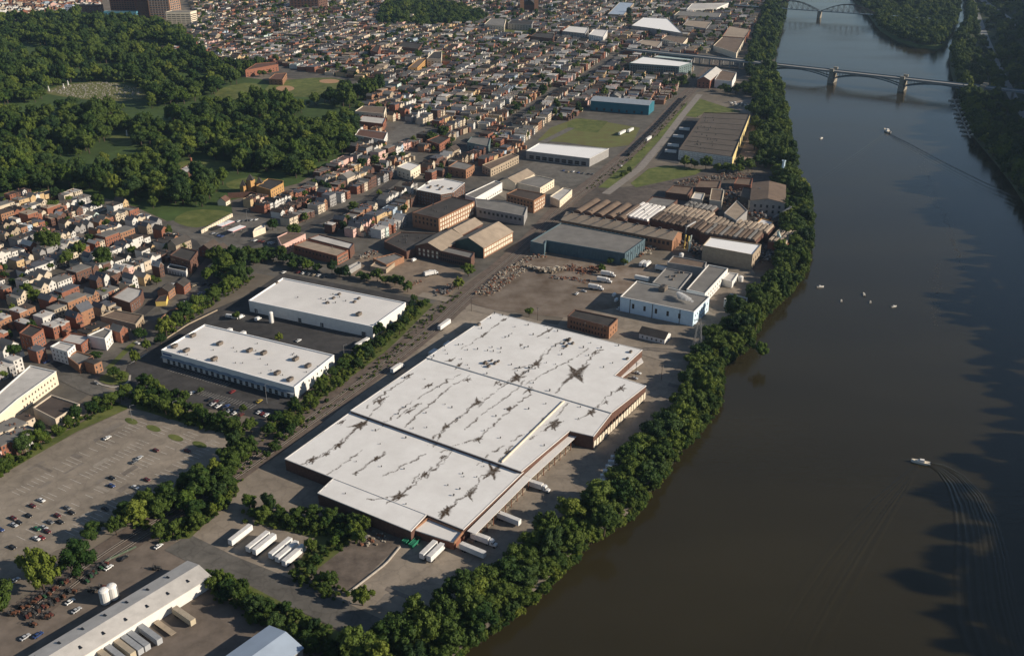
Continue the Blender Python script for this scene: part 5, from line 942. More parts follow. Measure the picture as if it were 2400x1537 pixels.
lot_cars = [((252, 1028), 'white', A0, 'white car alone at the top of the gravel lot'), ((327, 1075), 'silver', A0 + .1, 'silver car of the pair in the middle of the gravel lot'), ((316, 1084), 'grey', A0, 'grey car next to the silver one in the middle of the gravel lot'), ((366, 1057), 'dark red', B0, 'dark car by itself under the third grass oval'), ((440, 1058), 'dark red', B0, 'maroon car near the lot trees on the right'), ((263, 1122), 'black', B0, 'black car below the lot middle, upper of two'), ((262, 1140), 'blue', B0, 'blue car below the lot middle, lower of two'), ((345, 1126), 'dark red', B0, 'maroon car beside the tree shade in the lot'), ((318, 1144), 'white', B0, 'white car beside the tree shade in the lot'), ((98, 1174), 'white', B0, 'white car at the upper left group of the lot'), ((77, 1187), 'dark red', B0, 'maroon car beside the white one of the upper left group'), ((158, 1192), 'grey', B0, 'grey car in the centre left of the lot, upper'), ((168, 1203), 'black', B0, 'black car just below the grey one, centre left'), ((135, 1210), 'dark red', B0, 'maroon car in the centre left rows'), ((68, 1210), 'black', B0, 'black car in the left rows of the lot'), ((32, 1216), 'dark red', B0, 'maroon car in the left rows of the lot'), ((34, 1232), 'silver', B0, 'silver car at the left rows, in front of the maroon one'), ((45, 1226), 'black', B0, 'black car squeezed behind the silver one at left'), ((118, 1225), 'grey', B0, 'grey hatchback in the lower centre left row'), ((142, 1225), 'black', B0, 'black car at the end of the lower row'), ((87, 1241), 'green', B0, 'green car in the lower left of the lot'), ((104, 1238), 'silver', B0, 'silver car beside the green one'), ((112, 1247), 'dark red', B0, 'maroon car below the silver one'), ((87, 1264), 'white', B0, 'white car in the lowest pair of the lot'), ((98, 1262), 'red', B0, 'red car in the lowest pair of the lot'), ((30, 1284), 'black', B0, 'black car alone at the lower left of the lot'), ((247, 1194), 'black', B0, 'black car near the shade edge of the lot'), ((2, 1243), 'blue', B0, 'blue car at the left frame edge of the lot'), ((36, 1362), 'silver', A0, 'silver car under the tree at the lot foot')]
for px, c_, rz, lab in lot_cars: car(px, c_, lab, rz)
front = [((608, 968), 'white', 'white car first of the three by the light mast'), ((617, 971), 'red', 'red car between two white cars by the light mast'), ((625, 974), 'white', 'white car third of the three by the light mast'), ((450, 923), 'white', 'white car alone in the near warehouse front lot'), ((545, 920), 'red', 'red car parked near the dock doors of the near warehouse'), ((608, 942), 'yellow', 'yellow car in front of the near warehouse')]
for px, c_, lab in front: car(px, c_, lab, B0 + math.pi / 2)
cc = ['black', 'silver', 'dark red', 'white', 'grey', 'black', 'blue', 'silver', 'black', 'white', 'grey', 'dark red']
for i in range(12): car((492 + 6.6 * i, 938 + 2.6 * i + (i % 2) * 8), cc[i], f'{cc[i]} car, {["first","second","third","fourth","fifth","sixth","seventh","eighth","ninth","tenth","eleventh","twelfth"][i]} from the left in the double row by the hedge', A0)
ORD = ['first', 'second', 'third', 'fourth', 'fifth', 'sixth', 'seventh', 'eighth', 'ninth', 'tenth', 'eleventh', 'twelfth', 'thirteenth', 'fourteenth', 'fifteenth', 'sixteenth', 'seventeenth', 'eighteenth', 'nineteenth', 'twentieth']
for k in range(21, 100): ORD.append(['twenty', 'thirty', 'forty', 'fifty', 'sixty', 'seventy', 'eighty', 'ninety'][k // 10 - 2] + ('' if k % 10 == 0 else '-' + ORD[k % 10 - 1])) if k % 10 else ORD.append(['', '', '', 'thirtieth', 'fortieth', 'fiftieth', 'sixtieth', 'seventieth', 'eightieth', 'ninetieth'][k // 10])
rows_c = [((395, 668), (455, 672), 8, 'car lot behind the brick shops, back row'), ((425, 712), (462, 704), 5, 'car lot behind the brick shops, front row'), ((880, 640), (915, 628), 7, 'contractor yard, by the site office'), ((905, 655), (955, 668), 9, 'contractor yard, by the tree row'), ((700, 640), (760, 650), 6, 'avenue behind the far white warehouse'), ((565, 560), (585, 566), 3, 'petrol station corner'), ((1320, 402), (1390, 410), 7, 'lot below the bright white building'), ((1455, 390), (1470, 378), 2, 'access road by the lawn'), ((505, 545), (545, 555), 6, 'petrol station forecourt'), ((560, 520), (600, 516), 5, 'upper petrol station forecourt'), ((590, 565), (640, 572), 7, 'lot beside the tan workshop'), ((600, 655), (660, 632), 6, 'avenue beside the far white warehouse'), ((735, 250), (775, 268), 8, 'boat yard')] if False else [((395, 668), (455, 672), 8, 'car lot behind the brick shops, back row'), ((425, 712), (462, 704), 5, 'car lot behind the brick shops, front row'), ((880, 640), (915, 628), 7, 'contractor yard, by the site office'), ((905, 655), (955, 668), 9, 'contractor yard, by the tree row'), ((700, 640), (760, 650), 6, 'avenue behind the far white warehouse'), ((1320, 402), (1390, 410), 7, 'lot below the bright white building'), ((1455, 390), (1470, 378), 2, 'access road by the lawn'), ((500, 548), (520, 556), 4, 'petrol station forecourt'), ((560, 520), (600, 516), 5, 'upper petrol station forecourt'), ((590, 565), (640, 572), 7, 'lot beside the tan workshop'), ((480, 668), (545, 672), 7, 'car lot by the avenue trees'), ((470, 690), (520, 680), 5, 'middle of the car lot')]
for p0_, p1_, n_, lab in rows_c:
    for i in range(n_):
        u = i / max(1, n_ - 1); c_ = R.choice(['white', 'silver', 'grey', 'black', 'blue', 'dark red', 'tan', 'white'])
        car((p0_[0] + (p1_[0] - p0_[0]) * u + R.uniform(-1, 1), p0_[1] + (p1_[1] - p0_[1]) * u + R.uniform(-1, 1)), c_, f'{c_} car, {ORD[i]} from the left, {lab}', A0, parts=False)
for px, c_, lab, rz in (((322, 806), 'white', 'white car entering the near warehouse lot', B0), ((225, 900), 'grey', 'grey car on the street end by the grass island', B0), ((372, 1282), 'white', 'white car at the machinery yard gate', A0), ((290, 1310), 'black', 'black car inside the machinery yard gate', A0), ((255, 1332), 'white', 'white car beside the row of mowers', A0), ((165, 1412), 'white', 'white car beside the long shed', A0), ((180, 1432), 'silver', 'silver car against the long shed wall', A0), ((60, 1495), 'silver', 'silver car in the lower left machinery yard', A0), ((90, 1490), 'blue', 'blue car in the lower left machinery yard', A0), ((1465, 1052), 'white', 'white car under the river trees beside the dock yard', A0), ((1487, 888), 'silver', 'silver car below the raised dock', B0), ((1495, 876), 'white', 'white car beside the raised dock', B0), ((1450, 725), 'white', 'white car at the corner of the blue plant', A0), ((1352, 690), 'white', 'white car in the scrap yard', A0), ((1368, 684), 'silver', 'silver car in the scrap yard', B0), ((1690, 828), 'black', 'black car beside the pylon near the river trees', B0), ((665, 640), 'white', 'white car at the back corner of the far warehouse', A0), ((700, 800), 'white', 'white car in the court between the white warehouses', A0), ((480, 745 + 40), 'grey', 'grey car in the shade beside the near warehouse', A0)): car(px, c_, lab, rz)
for i in range(6): c_ = 'white'; car((1412 + 6 * i, 1132 - 11 * i), c_, f'white van, {ORD[i]} from the near end of the row under the river trees', B0 + .35, van=True)
for px, lab, rz in (((538, 744), 'white van, leftmost of three in the warehouse court', B0 + .2), ((551, 747), 'white van, middle of three in the warehouse court', B0 + .2), ((566, 745), 'white van, rightmost of three in the warehouse court', A0), ((605, 750), 'white van alone near the upright tank', A0), ((722, 832), 'white van at the back of the near warehouse, left', A0), ((738, 836), 'white van at the back of the near warehouse, middle', A0), ((756, 838), 'white van at the back of the near warehouse, right', A0), ((1008, 640), 'white van in the contractor yard', A0), ((1440, 694), 'white van behind the blue plant corner', A0), ((1445, 706), 'white van at the blue plant corner', A0), ((970, 612), 'white van near the gabled sheds', A0)): car(px, 'white', lab, rz, van=True)
# trailers and trucks
_TR = {}
def trailer_parts(L, col):
    k = (L, col)
    if k not in _TR:
        m_white = mat('trailer_' + col, {'white': (.74, .73, .71), 'grey': (.40, .41, .42), 'tan': (.50, .43, .31), 'green': (.02, .16, .09), 'brown': (.25, .12, .07)}[col], rough=.5, var=.08, scale=.5)
        roofm = mat('trailer_roof_' + col, {'white': (.62, .60, .57), 'grey': (.30, .31, .32), 'tan': (.38, .32, .24), 'green': (.02, .15, .09), 'brown': (.2, .1, .06)}[col], var=.15, scale=.6)
        b = MB(); b.box(-L / 2, L / 2, -1.3, 1.3, 1.15, 4.05, 0); 
        for i in range(int(L / 1.2)):
            x = -L / 2 + .6 + 1.2 * i; b.box(x - .05, x + .05, -1.34, -1.3, 1.3, 3.9, 0); b.box(x - .05, x + .05, 1.3, 1.34, 1.3, 3.9, 0)
        r = MB().box(-L / 2 + .05, L / 2 - .05, -1.25, 1.25, 4.055, 4.10); ch = MB().box(-L / 2 + .2, L / 2 - .2, -.6, .6, .85, 1.14); wh = MB().tube((0, -.3, 0), (0, .3, 0), .52, n=10); lg = MB().box(-.12, .12, -.12, .12, 0, .86)
        dr = MB().box(-.03, .03, -.62, .62, 1.25, 3.95)
        _TR[k] = (b.data('box', [m_white]), r.data('roof', [roofm]), ch.data('chassis', [metal_dark]), wh.data('wheel', [rubber]), lg.data('landing_leg', [metal_grey]), dr.data('rear_door', [m_white]))
    return _TR[k]
def cab_parts():
    if 'cab' not in _TR:
        b = MB(); b.box(-.9, 1.1, -1.2, 1.2, .9, 3.0, 0); b.box(1.1, 2.6, -1.1, 1.1, .9, 1.9, 0); b.box(-.9, .6, -1.15, 1.15, 3.0, 3.7, 0)
        g_ = MB().box(1.1, 1.14, -1.0, 1.0, 2.0, 2.9).box(.3, 1.0, -1.22, 1.22, 2.0, 2.8); _TR['cab'] = (b.data('cab', [mat('trailer_white', (.74, .73, .71))]), g_.data('windscreen', [glass]), MB().box(-3.2, 2.4, -.5, .5, .6, .9).data('frame', [metal_dark]))
    return _TR['cab']
def trailer(px, rz, label, L=14.6, col='white', cab=False, flat=False, group=None):
    c = G(px[0], px[1], 4.0); P = trailer_parts(L, col); t = thing('semi_truck' if cab else 'semi_trailer', label, 'truck' if cab else 'trailer', (*c, .16), rz, group)
    if not flat: link('box', P[0], t); link('roof', P[1], t); [link('rear_door', P[5], t, (-L / 2 - .02, s * .65, 0)) for s in (-1, 1)]
    else: link('bed', MB().box(-L / 2, L / 2, -1.3, 1.3, 1.15, 1.35).data('bed', [tan_wall]), t)
    link('chassis', P[2], t)
    for x in (-L / 2 + 1.6, -L / 2 + 3.0):
        for s in (-1, 1): link('wheel', P[3], t, (x, s * .95, .52))
    if not cab:
        for s in (-1, 1): link('landing_leg', P[4], t, (L / 2 - 3.0, s * .8, 0))
    else:
        K = cab_parts()
        for d_, nm in zip(K, ('cab', 'windscreen', 'frame')): link(nm, d_, t, (L / 2 + 1.6, 0, 0))
        for x in (L / 2 - 1.0, L / 2 + 3.4):
            for s in (-1, 1): link('wheel', P[3], t, (x, s * .95, .52))
    FOOT.append(grow(np.array([c + AX * 5, c - AX * 5, c - AX * 5 + BX, c + AX * 5 + BX])[::-1], 2)); return t
for px, lab in (((563, 1247), 'white trailer standing alone, leftmost of the yard row'), ((604, 1263), 'white trailer, left one of the close pair in the yard'), ((619, 1269), 'white trailer, right one of the close pair in the yard'), ((657, 1278), 'white trailer, left of the group of three in the yard'), ((672, 1286), 'white trailer, middle of the group of three in the yard'), ((688, 1295), 'white trailer, right of the group of three in the yard')): trailer(px, A0 + .02, lab)
trailer((1004, 1282), A0, 'white trailer backed into the end dock, left', L=12); trailer((1021, 1288), A0, 'white trailer backed into the end dock, right', L=12)
trailer((1250, 1128), B0, 'white truck with cab at the canopy dock middle', L=11, cab=True); trailer((1193, 1209), B0 - .06, 'grey-white trailer at the canopy dock', L=13); trailer((1126, 1254), B0, 'white truck with cab at the canopy dock near end', L=10, cab=True); trailer((1108, 1283), B0 - .05, 'white trailer parked across the near warehouse corner', L=14)
_td = G(455, 1453, 4) - G(403, 1417, 4); TRA = math.atan2(_td[1], _td[0])
trailer((430, 1437), TRA, 'tan roofed trailer at the long shed, rightmost', col='tan', L=13.5); trailer((384, 1459), TRA, 'empty flatbed trailer at the long shed', L=13, flat=True); trailer((350, 1480), TRA, 'grey trailer right of the close row at the long shed', col='grey'); trailer((322, 1494), TRA, 'grey trailer, first from the right of the close row at the long shed', col='grey'); trailer((306, 1503), TRA, 'grey trailer, second from the right of the close row', col='grey'); trailer((288, 1511), TRA, 'tan trailer, third from the right of the close row', col='tan'); trailer((266, 1524), TRA, 'grey trailer, fourth from the right of the close row', col='grey'); trailer((246, 1534), TRA, 'tan trailer at the bottom edge by the long shed', col='tan')
trailer((1041, 756), A0 + .03, 'white trailer parked along the railway', L=14); trailer((927, 859), A0, 'white box truck parked between railway and warehouse', L=8.5, cab=True); trailer((849, 799), A0 - .03, 'white trailer at the far warehouse end wall', L=13); trailer((530, 775), A0, 'white trailer behind the near warehouse, left', L=10); trailer((562, 782), A0, 'white trailer behind the near warehouse, right', L=10)
for px, lab in (((1420, 636), 'white box truck in the scrap yard row, farthest'), ((1411, 650), 'white box truck in the scrap yard row, middle'), ((1391, 667), 'white box truck in the scrap yard row, nearest')): trailer(px, B0 + .1, lab, L=8, cab=True)
for px, lab in (((1505, 614), 'white truck at the blue shed end, left'), ((1516, 615), 'white truck at the blue shed end, right')): trailer(px, A0, lab, L=7, cab=True)
trailer((1505, 648), B0, 'white trailer in the court of the plant, near', L=12); trailer((1550, 624), B0, 'white trailer in the court of the plant, far', L=10); trailer((1520, 322), A0 + .05, 'white trailer beside the freight train', L=16); trailer((1458, 308), A0, 'white trailer on the rough field, left', L=18); trailer((1478, 302), A0, 'white trailer on the rough field, right', L=14)
for i, (px, rz) in enumerate((((1590, 317), B0), ((1578, 338), B0), ((1604, 300), B0), ((1572, 352), B0))): trailer(px, rz + .2, f'white trailer, {ORD[i]} in the shaded truck court', L=13)
t = trailer((1005, 636), A0 - .5, 'pale blue box truck in the contractor yard', L=8, cab=True)
# dumpsters
for i, px in enumerate(((957, 1267), (972, 1275), (945, 1245), (985, 1262))):
    c = G(*px); t = thing('dumpster', ['left green dumpster by the end dock', 'right green dumpster by the end dock', 'rusty dumpster in the dock recess', 'brown dumpster beside the dock trailers'][i], 'dumpster', (*c, .03), A0); m__ = green_metal if i < 2 else metal_rust
    MB().add([(-3.2, -1.2, .15), (3.2, -1.2, .15), (3.2, 1.2, .15), (-3.2, 1.2, .15), (-3.6, -1.25, 2.2), (3.6, -1.25, 2.2), (3.6, 1.25, 2.2), (-3.6, 1.25, 2.2), (-3.4, -1.1, 1.9), (3.4, -1.1, 1.9), (3.4, 1.1, 1.9), (-3.4, 1.1, 1.9)], [(0, 1, 5, 4), (1, 2, 6, 5), (2, 3, 7, 6), (3, 0, 4, 7), (3, 2, 1, 0), (8, 9, 10, 11), (4, 5, 9, 8), (5, 6, 10, 9), (6, 7, 11, 10), (7, 4, 8, 11)]).build('bin', [m__], t)
    for s in (-2.4, 2.4): MB().box(s - .15, s + .15, -1.35, 1.35, .3, 2.0).build('rib', [m__], t)
# upright tanks
for px, h_, r_, lab in (((249, 1412), 7.0, 2.3, 'left of the two white upright tanks by the long shed'), ((267, 1402), 7.0, 2.3, 'right of the two white upright tanks by the long shed'), ((637, 757), 8.0, 1.6, 'white upright silo in the warehouse court')):
    c = G(*px); t = thing('storage_tank', lab, 'tank', (*c, 0)); m_ = MB(); m_.tube((*c, .6), (*c, h_), r_, r_, 16)
    for a, b, ra, rb in ((h_, h_ + .7, r_, r_ * .8), (h_ + .7, h_ + 1.1, r_ * .8, r_ * .3)): m_.tube((*c, a), (*c, b), ra, rb, 16)
    m_.build('shell', [white_wall], t, (*c, 0), smooth=False); MB().tube((*c, 0), (*c, .6), r_ * .9, r_ * .9, 12).build('skirt', [metal_grey], t, (*c, 0)); MB().box(c[0] + r_ - .1, c[0] + r_ + .25, c[1] - .3, c[1] + .3, .5, h_).build('ladder', [metal_grey], t, (*c, 0)); FOOT.append(np.array([c + [-3, -3], c + [3, -3], c + [3, 3], c + [-3, 3]]))
# garden tractors in rows (bottom left)
_MO = {}
def mower(px, col, label, group=None):
    if col not in _MO:
        mm = mat('machine_' + col, {'orange': (.13, .058, .034), 'green': (.03, .085, .04), 'red': (.10, .032, .026), 'dark': (.05, .05, .05)}[col])
        _MO[col] = (MB().box(.2, 1.7, -.4, .4, .7, 1.3).box(-.9, .3, -.5, .5, .55, .85).data('hood', [mm]), MB().box(-.8, -.3, -.3, .3, .86, 1.1).box(-.95, -.8, -.3, .3, .9, 1.6).data('seat', [metal_dark]), MB().tube((0, -.18, 0), (0, .18, 0), .6, n=10).data('wheel', [rubber]), MB().tube((-.9, -.45, .8), (-.9, -.45, 2.1), .05, n=5).tube((-.9, .45, .8), (-.9, .45, 2.1), .05, n=5).tube((-.9, -.45, 2.1), (-.9, .45, 2.1), .05, n=5).data('roll_bar', [metal_dark]))
    c = G(*px) + np.array([R.uniform(-.9, .9), R.uniform(-1.2, 1.2)]); t = thing('compact_tractor', label, 'tractor', (*c, .04), B0 + R.uniform(-.5, .5), group); K = _MO[col]
    link('hood', K[0], t); link('seat', K[1], t); link('roll_bar', K[3], t)
    for x, s, k in ((-.6, 1, 1), (-.6, -1, 1), (1.2, 1, .7), (1.2, -1, .7)): link('wheel', K[2], t, (x, s * .65, .6 * k), 0, (k, 1, k))
    t.scale = (1.35,) * 3; FOOT.append(np.array([c + [-2, -2], c + [2, -2], c + [2, 2], c + [-2, 2]]))
for i in range(15): col_ = ['orange', 'red', 'orange', 'green'][i % 4] if i > 4 else 'orange'; mower((30 + 10.2 * i, 1440 - 6.2 * i), col_, f'{col_} compact tractor, {ORD[i]} from the left in the front row')
for i in range(12): col_ = ['red', 'orange', 'dark', 'orange'][i % 4]; mower((60 + 9.8 * i, 1433 - 5.6 * i + 14), col_, f'{col_} compact tractor, {ORD[i]} from the left in the second row')
for i in range(8): col_ = ['green', 'green', 'dark', 'red'][i % 4]; mower((200 + 7 * i, 1360 - 5.5 * i), col_, f'{col_} compact tractor, {ORD[i]} from the left in the row by the fence')
for i, px in enumerate(((100, 1452), (78, 1462), (112, 1446), (215, 1385), (235, 1382), (368, 1330))): mower(px, ['orange', 'orange', 'red', 'dark', 'red', 'dark'][i], ['orange tractor standing apart below the rows', 'orange tractor farthest down the yard', 'red tractor next to the white machine', 'dark tractor left of the upright tanks', 'red tractor beside the upright tanks', 'dark tractor by the shed end'][i])
# concrete barrier line and fences
def fence(name, px, h, m, label, wd=.25, step=3.0, post=None, cat='fence'):
    q = GP(px); t = thing(name, label, cat, (*q[0], 0)); b = (*q[0], 0); qq = resample(q, step)
    for a, c in zip(qq[:-1], qq[1:]):
        d = c - a; L = np.linalg.norm(d); MB().obox((a + c) / 2, d / L, L - .08, wd, .05, h).build('panel', [m], t, b)
        if post: MB().obox(a, d / L, .18, .18, 0, h + .25).build('post', [post], t, b)
fence('barrier', [(812, 1394), (905, 1322), (938, 1282)], .9, kerb_m, 'pale concrete barrier line beside the waste ground', .5, 4.0, cat='barrier')
fence('fence', [(238, 1322), (320, 1283)], 1.3, mat('fence_green', (.10, .13, .09)), 'green fence at the machinery yard', .12, 4, metal_grey)
fence('guard_rail', [(385, 798), (440, 762), (510, 728)], 1.0, tan_wall, 'yellowish rail along the near warehouse hedge', .2, 4)
# scrap and rubble heaps
def heap(line, wd, n_, smin, smax, label, mats_, hh=1.5):
    q = resample(GP(line), 3); m_ = MB()
    for _ in range(n_):
        i = R.randrange(len(q)); c = q[i] + np.array([R.uniform(-wd, wd), R.uniform(-wd, wd)]); s = R.uniform(smin, smax); h_ = s * R.uniform(.4, 1.0); z = max(0, R.uniform(-.3, hh - .6)); a = R.uniform(0, 3.14)
        k = R.randint(4, 6); poly = [c + np.array([math.cos(a + 6.283 * j / k), math.sin(a + 6.283 * j / k)]) * s * R.uniform(.6, 1) for j in range(k)]
        m_.prism(poly, max(0, z - .2) if z > .3 else 0, z + h_, R.randrange(len(mats_)))
    o = m_.build('rubble_heap', mats_); tag(o, label, kind='stuff')
heap([(1125, 690), (1180, 640), (1240, 608), (1270, 600)], 3.5, 520, .35, 1.1, 'long rows of stone and timber beside the railway', scrap_m, 2.0)
heap([(1150, 690), (1200, 650), (1230, 630)], 3, 260, .35, .95, 'second row of stone beside the brown yard', scrap_m, 1.5)
heap([(1238, 628), (1290, 640), (1315, 632)], 3.5, 130, .6, 1.9, 'heap of pale sacks and rubble in the scrap yard', [scrap_m[3], scrap_m[0]], 3.0)
heap([(1335, 628), (1380, 640), (1400, 630)], 6, 160, .4, 1.2, 'rusty pipe stacks in the scrap yard', [metal_rust, brick_d], 1.8)
heap([(1300, 650), (1345, 655), (1375, 660)], 3, 90, .4, 1.2, 'low line of scrap across the yard', [metal_rust, scrap_m[1]], 1.2)
heap([(1500, 600), (1520, 590), (1530, 575)], 4, 90, .5, 1.6, 'crates and scrap beside the blue shed end', scrap_m, 2.5)
heap([(1600, 432), (1680, 418), (1750, 412)], 9, 260, .5, 1.5, 'scrap heaps behind the saw-tooth factory', [metal_rust, brown_roof, scrap_m[1], scrap_m[0]], 3.0)
heap([(1700, 455), (1740, 480), (1790, 520), (1830, 545)], 8, 300, .5, 2.0, 'tangled machinery in the factory yard', [metal_rust, metal_dark, scrap_m[1], metal_grey], 5.0)
heap([(1590, 560), (1620, 575), (1640, 600)], 6, 160, .4, 1.4, 'pipes and scrap at the end of the tan hall', [metal_dark, metal_rust, scrap_m[1]], 4.0)
heap([(1640, 470), (1690, 482), (1720, 450)], 8, 220, .5, 1.6, 'clutter between the factory sheds', [metal_dark, metal_rust, brown_roof, scrap_m[1]], 4.0)
heap([(1800, 590), (1830, 600), (1790, 610)], 8, 200, .4, 1.5, 'scrap and pipes at the river end of the factory', [metal_grey, scrap_m[1], metal_dark], 3.0)
heap([(1030, 690), (1060, 672)], 5, 90, .4, 1.4, 'dark junk beside the railway crossing', [metal_rust, metal_dark, scrap_m[1]], 1.8)
heap([(855, 605), (880, 592)], 4, 60, .4, 1.3, 'junk behind the site office', scrap_m, 2.0)
heap([(960, 668), (985, 662)], 4, 60, .3, .9, 'rusty scrap in the contractor yard', [metal_rust, scrap_m[0]], 1.0)
heap([(1725, 245), (1760, 252), (1780, 268)], 10, 160, .8, 2.6, 'jumble of stored boats and trailers in the boat yard', [white_wall, scrap_m[1], scrap_m[3], blue_wall], 2.0)
heap([(830, 1240), (900, 1262), (865, 1270)], 4, 60, .3, 1.2, 'debris along the shaded warehouse end', scrap_m, 1.0)
# ------------------------------------------------------------------ boats
def boat_parts(L=1.0):
    k = ('boat',)
    if k not in _MO:
        m_ = MB(); st_ = [(-4, 1.15, 1.0), (-2, 1.3, 1.0), (1, 1.25, 1.1), (3, .75, 1.3), (4.2, .05, 1.5)]; v = []
        for x, hw_, z in st_: v += [(x, -hw_, z), (x, -hw_ * .75, -.25), (x, hw_ * .75, -.25), (x, hw_, z)]
        f = [(4 * i + j, 4 * i + 4 + j, 4 * i + 5 + j, 4 * i + 1 + j) for i in range(4) for j in range(3)] + [(0, 1, 2, 3)]
        m_.add(v, [tuple(reversed(q)) for q in f]); hull = m_.data('hull', [white_wall])
        deck = MB().add([(x, s * hw_ * .93, z - .12) for x, hw_, z in st_ for s in (-1, 1)], [(2 * i, 2 * i + 2, 2 * i + 3, 2 * i + 1) for i in range(4)]).data('deck', [cream])
        cab_ = MB().add([(-1.5, -.9, .9), (1.6, -.8, .9), (1.6, .8, .9), (-1.5, .9, .9), (-1.3, -.75, 2.0), (.7, -.65, 2.0), (.7, .65, 2.0), (-1.3, .75, 2.0)], [(0, 1, 5, 4), (1, 2, 6, 5), (2, 3, 7, 6), (3, 0, 4, 7), (4, 5, 6, 7)]).data('cabin', [white_wall])
        scr = MB().add([(1.0, -.78, 1.35), (1.0, .78, 1.35), (.62, .68, 2.02), (.62, -.68, 2.02), (1.12, -.78, 1.35), (1.12, .78, 1.35), (.74, .68, 2.02), (.74, -.68, 2.02)], [(0, 1, 2, 3), (7, 6, 5, 4), (4, 5, 1, 0), (6, 7, 3, 2)]).data('windscreen', [glass])
        _MO[k] = (hull, deck, cab_, scr, MB().box(-4.4, -3.9, -.3, .3, -.2, 1.3).data('engine', [metal_dark]))
    return _MO[k]
def boat(px, rz, s, label, cat='boat', group=None, name='motor_boat'):
    c = G(px[0], px[1], WZ); t = thing(name, label, cat, (*c, WZ), rz, group); t.scale = (s,) * 3
    for d_, nm in zip(boat_parts(), ('hull', 'deck', 'cabin', 'windscreen', 'engine')): link(nm, d_, t)
    return t
boat((2158, 1085), math.radians(160), 1.25, 'white motor boat pulling a long curved wake at lower right')
boat((2079, 309), math.radians(95), 1.9, 'white cruiser leaving a wide V wake below the bridge')
boat((1922, 673), math.radians(10), .75, 'small white boat nearest the river trees')
boat((2025, 691), math.radians(80), .7, 'small white boat in the middle of the group of four')
boat((1972, 706), math.radians(70), .55, 'small dark boat left of the white one')
boat((2040, 709), math.radians(70), .55, 'small dark boat just below the white one')
boat((2095, 719), math.radians(20), .6, 'small boat rightmost of the group')
boat((1925, 325), math.radians(40), .8, 'small boat near the left bank below the bridge')
for r_ in range(9):
    for s_ in (-1, 1):
        y_ = 236 + r_ * 10.2; x_ = np.interp(y_, [236, 270, 320], [2236, 2250, 2272]); d_ = 9 if r_ > 3 else 6
        boat((x_ + s_ * d_, y_), math.radians(185 if s_ < 0 else 5), 1.15, f'moored white boat, {ORD[r_]} from the far end on the {"river" if s_ < 0 else "shore"} side of the marina', group='boats moored at the marina')
c0, c1 = G(2234, 232, WZ), G(2274, 324, WZ); dd_ = c1 - c0; tag(MB().obox((c0 + c1) / 2, dd_ / np.linalg.norm(dd_), np.linalg.norm(dd_), 1.8, WZ - .2, WZ + .5).build('dock', [kerb_m]), 'narrow floating dock of the marina', 'dock')
# wakes: low ridges of water behind the boats
def wake(px, h, wd, label):
    q = resample(GP(px, WZ), 3); n_ = len(q); m_ = MB()
    for k in range(n_): 
        d = q[min(k + 1, n_ - 1)] - q[max(0, k - 1)]; d /= np.linalg.norm(d) + 1e-9; nn_ = np.array([-d[1], d[0]]); ww = wd * (.4 + .6 * k / n_); hh = h * (1 - .75 * k / n_) * (1 + .3 * math.sin(k * 1.7))
        m_.v += [(*(q[k] - nn_ * ww), WZ - .02), (*(q[k] - nn_ * ww * .35), WZ + hh * .6), (*q[k], WZ + hh), (*(q[k] + nn_ * ww * .35), WZ + hh * .6), (*(q[k] + nn_ * ww), WZ - .02)]
    m_.f = [(5 * i + j, 5 * i + j + 1, 5 * i + 6 + j, 5 * i + 5 + j) for i in range(n_ - 1) for j in range(4)]; m_.m = [0] * len(m_.f)
    tag(m_.build('boat_wake', [wm], smooth=True), label, kind='stuff')
outer = [(2172, 1083), (2212, 1090), (2256, 1113), (2300, 1158), (2334, 1220), (2358, 1300), (2375, 1400), (2400, 1500), (2425, 1570)]
inner = [(2172, 1088), (2200, 1106), (2222, 1140), (2238, 1195), (2244, 1265), (2240, 1350), (2245, 1450), (2268, 1520), (2290, 1570)]
for k, u in enumerate((0, .07, .16, .24, .38, .47, .62, .8, 1.0)):
    wake([(a[0] * (1 - u) + b[0] * u, a[1] * (1 - u) + b[1] * u) for a, b in zip(outer, inner)], R.uniform(.16, .36), R.uniform(1.2, 2.6), f'curved wake ripple behind the lower motor boat, {ORD[k]} from outside')
la = [(2150, 1090), (2105, 1125), (2050, 1172), (1990, 1235), (1930, 1305), (1870, 1390), (1815, 1480), (1770, 1560)]; lb = [(2152, 1094), (2125, 1145), (2090, 1205), (2050, 1275), (2010, 1350), (1965, 1430), (1925, 1510), (1900, 1570)]
for k, u in enumerate((0, .1, .27, .4, .62, .75, 1.0)):
    wake([(a[0] * (1 - u) + b[0] * u, a[1] * (1 - u) + b[1] * u) for a, b in zip(la, lb)], R.uniform(.10, .20), R.uniform(1.6, 3.2), f'faint left wake ripple of the lower boat, {ORD[k]} from outside')
for k in range(4):
    wake([(2084 + 3 * k, 314 + 4 * k), (2140, 342 + 5 * k), (2220, 385 + 6 * k), (2300, 425 + 8 * k), (2380, 462 + 9 * k), (2430, 486 + 10 * k)], [.5, .3, .22, .15][k], 1.9, f'right arm of the V wake below the bridge, {ORD[k]} ripple')
    wake([(2074 - 2 * k, 314 + 4 * k), (2030, 345 + 5 * k), (1980, 380 + 6 * k), (1920, 420 + 8 * k), (1880, 450 + 9 * k)], [.28, .2, .15, .1][k], 1.9, f'left arm of the V wake below the bridge, {ORD[k]} ripple')
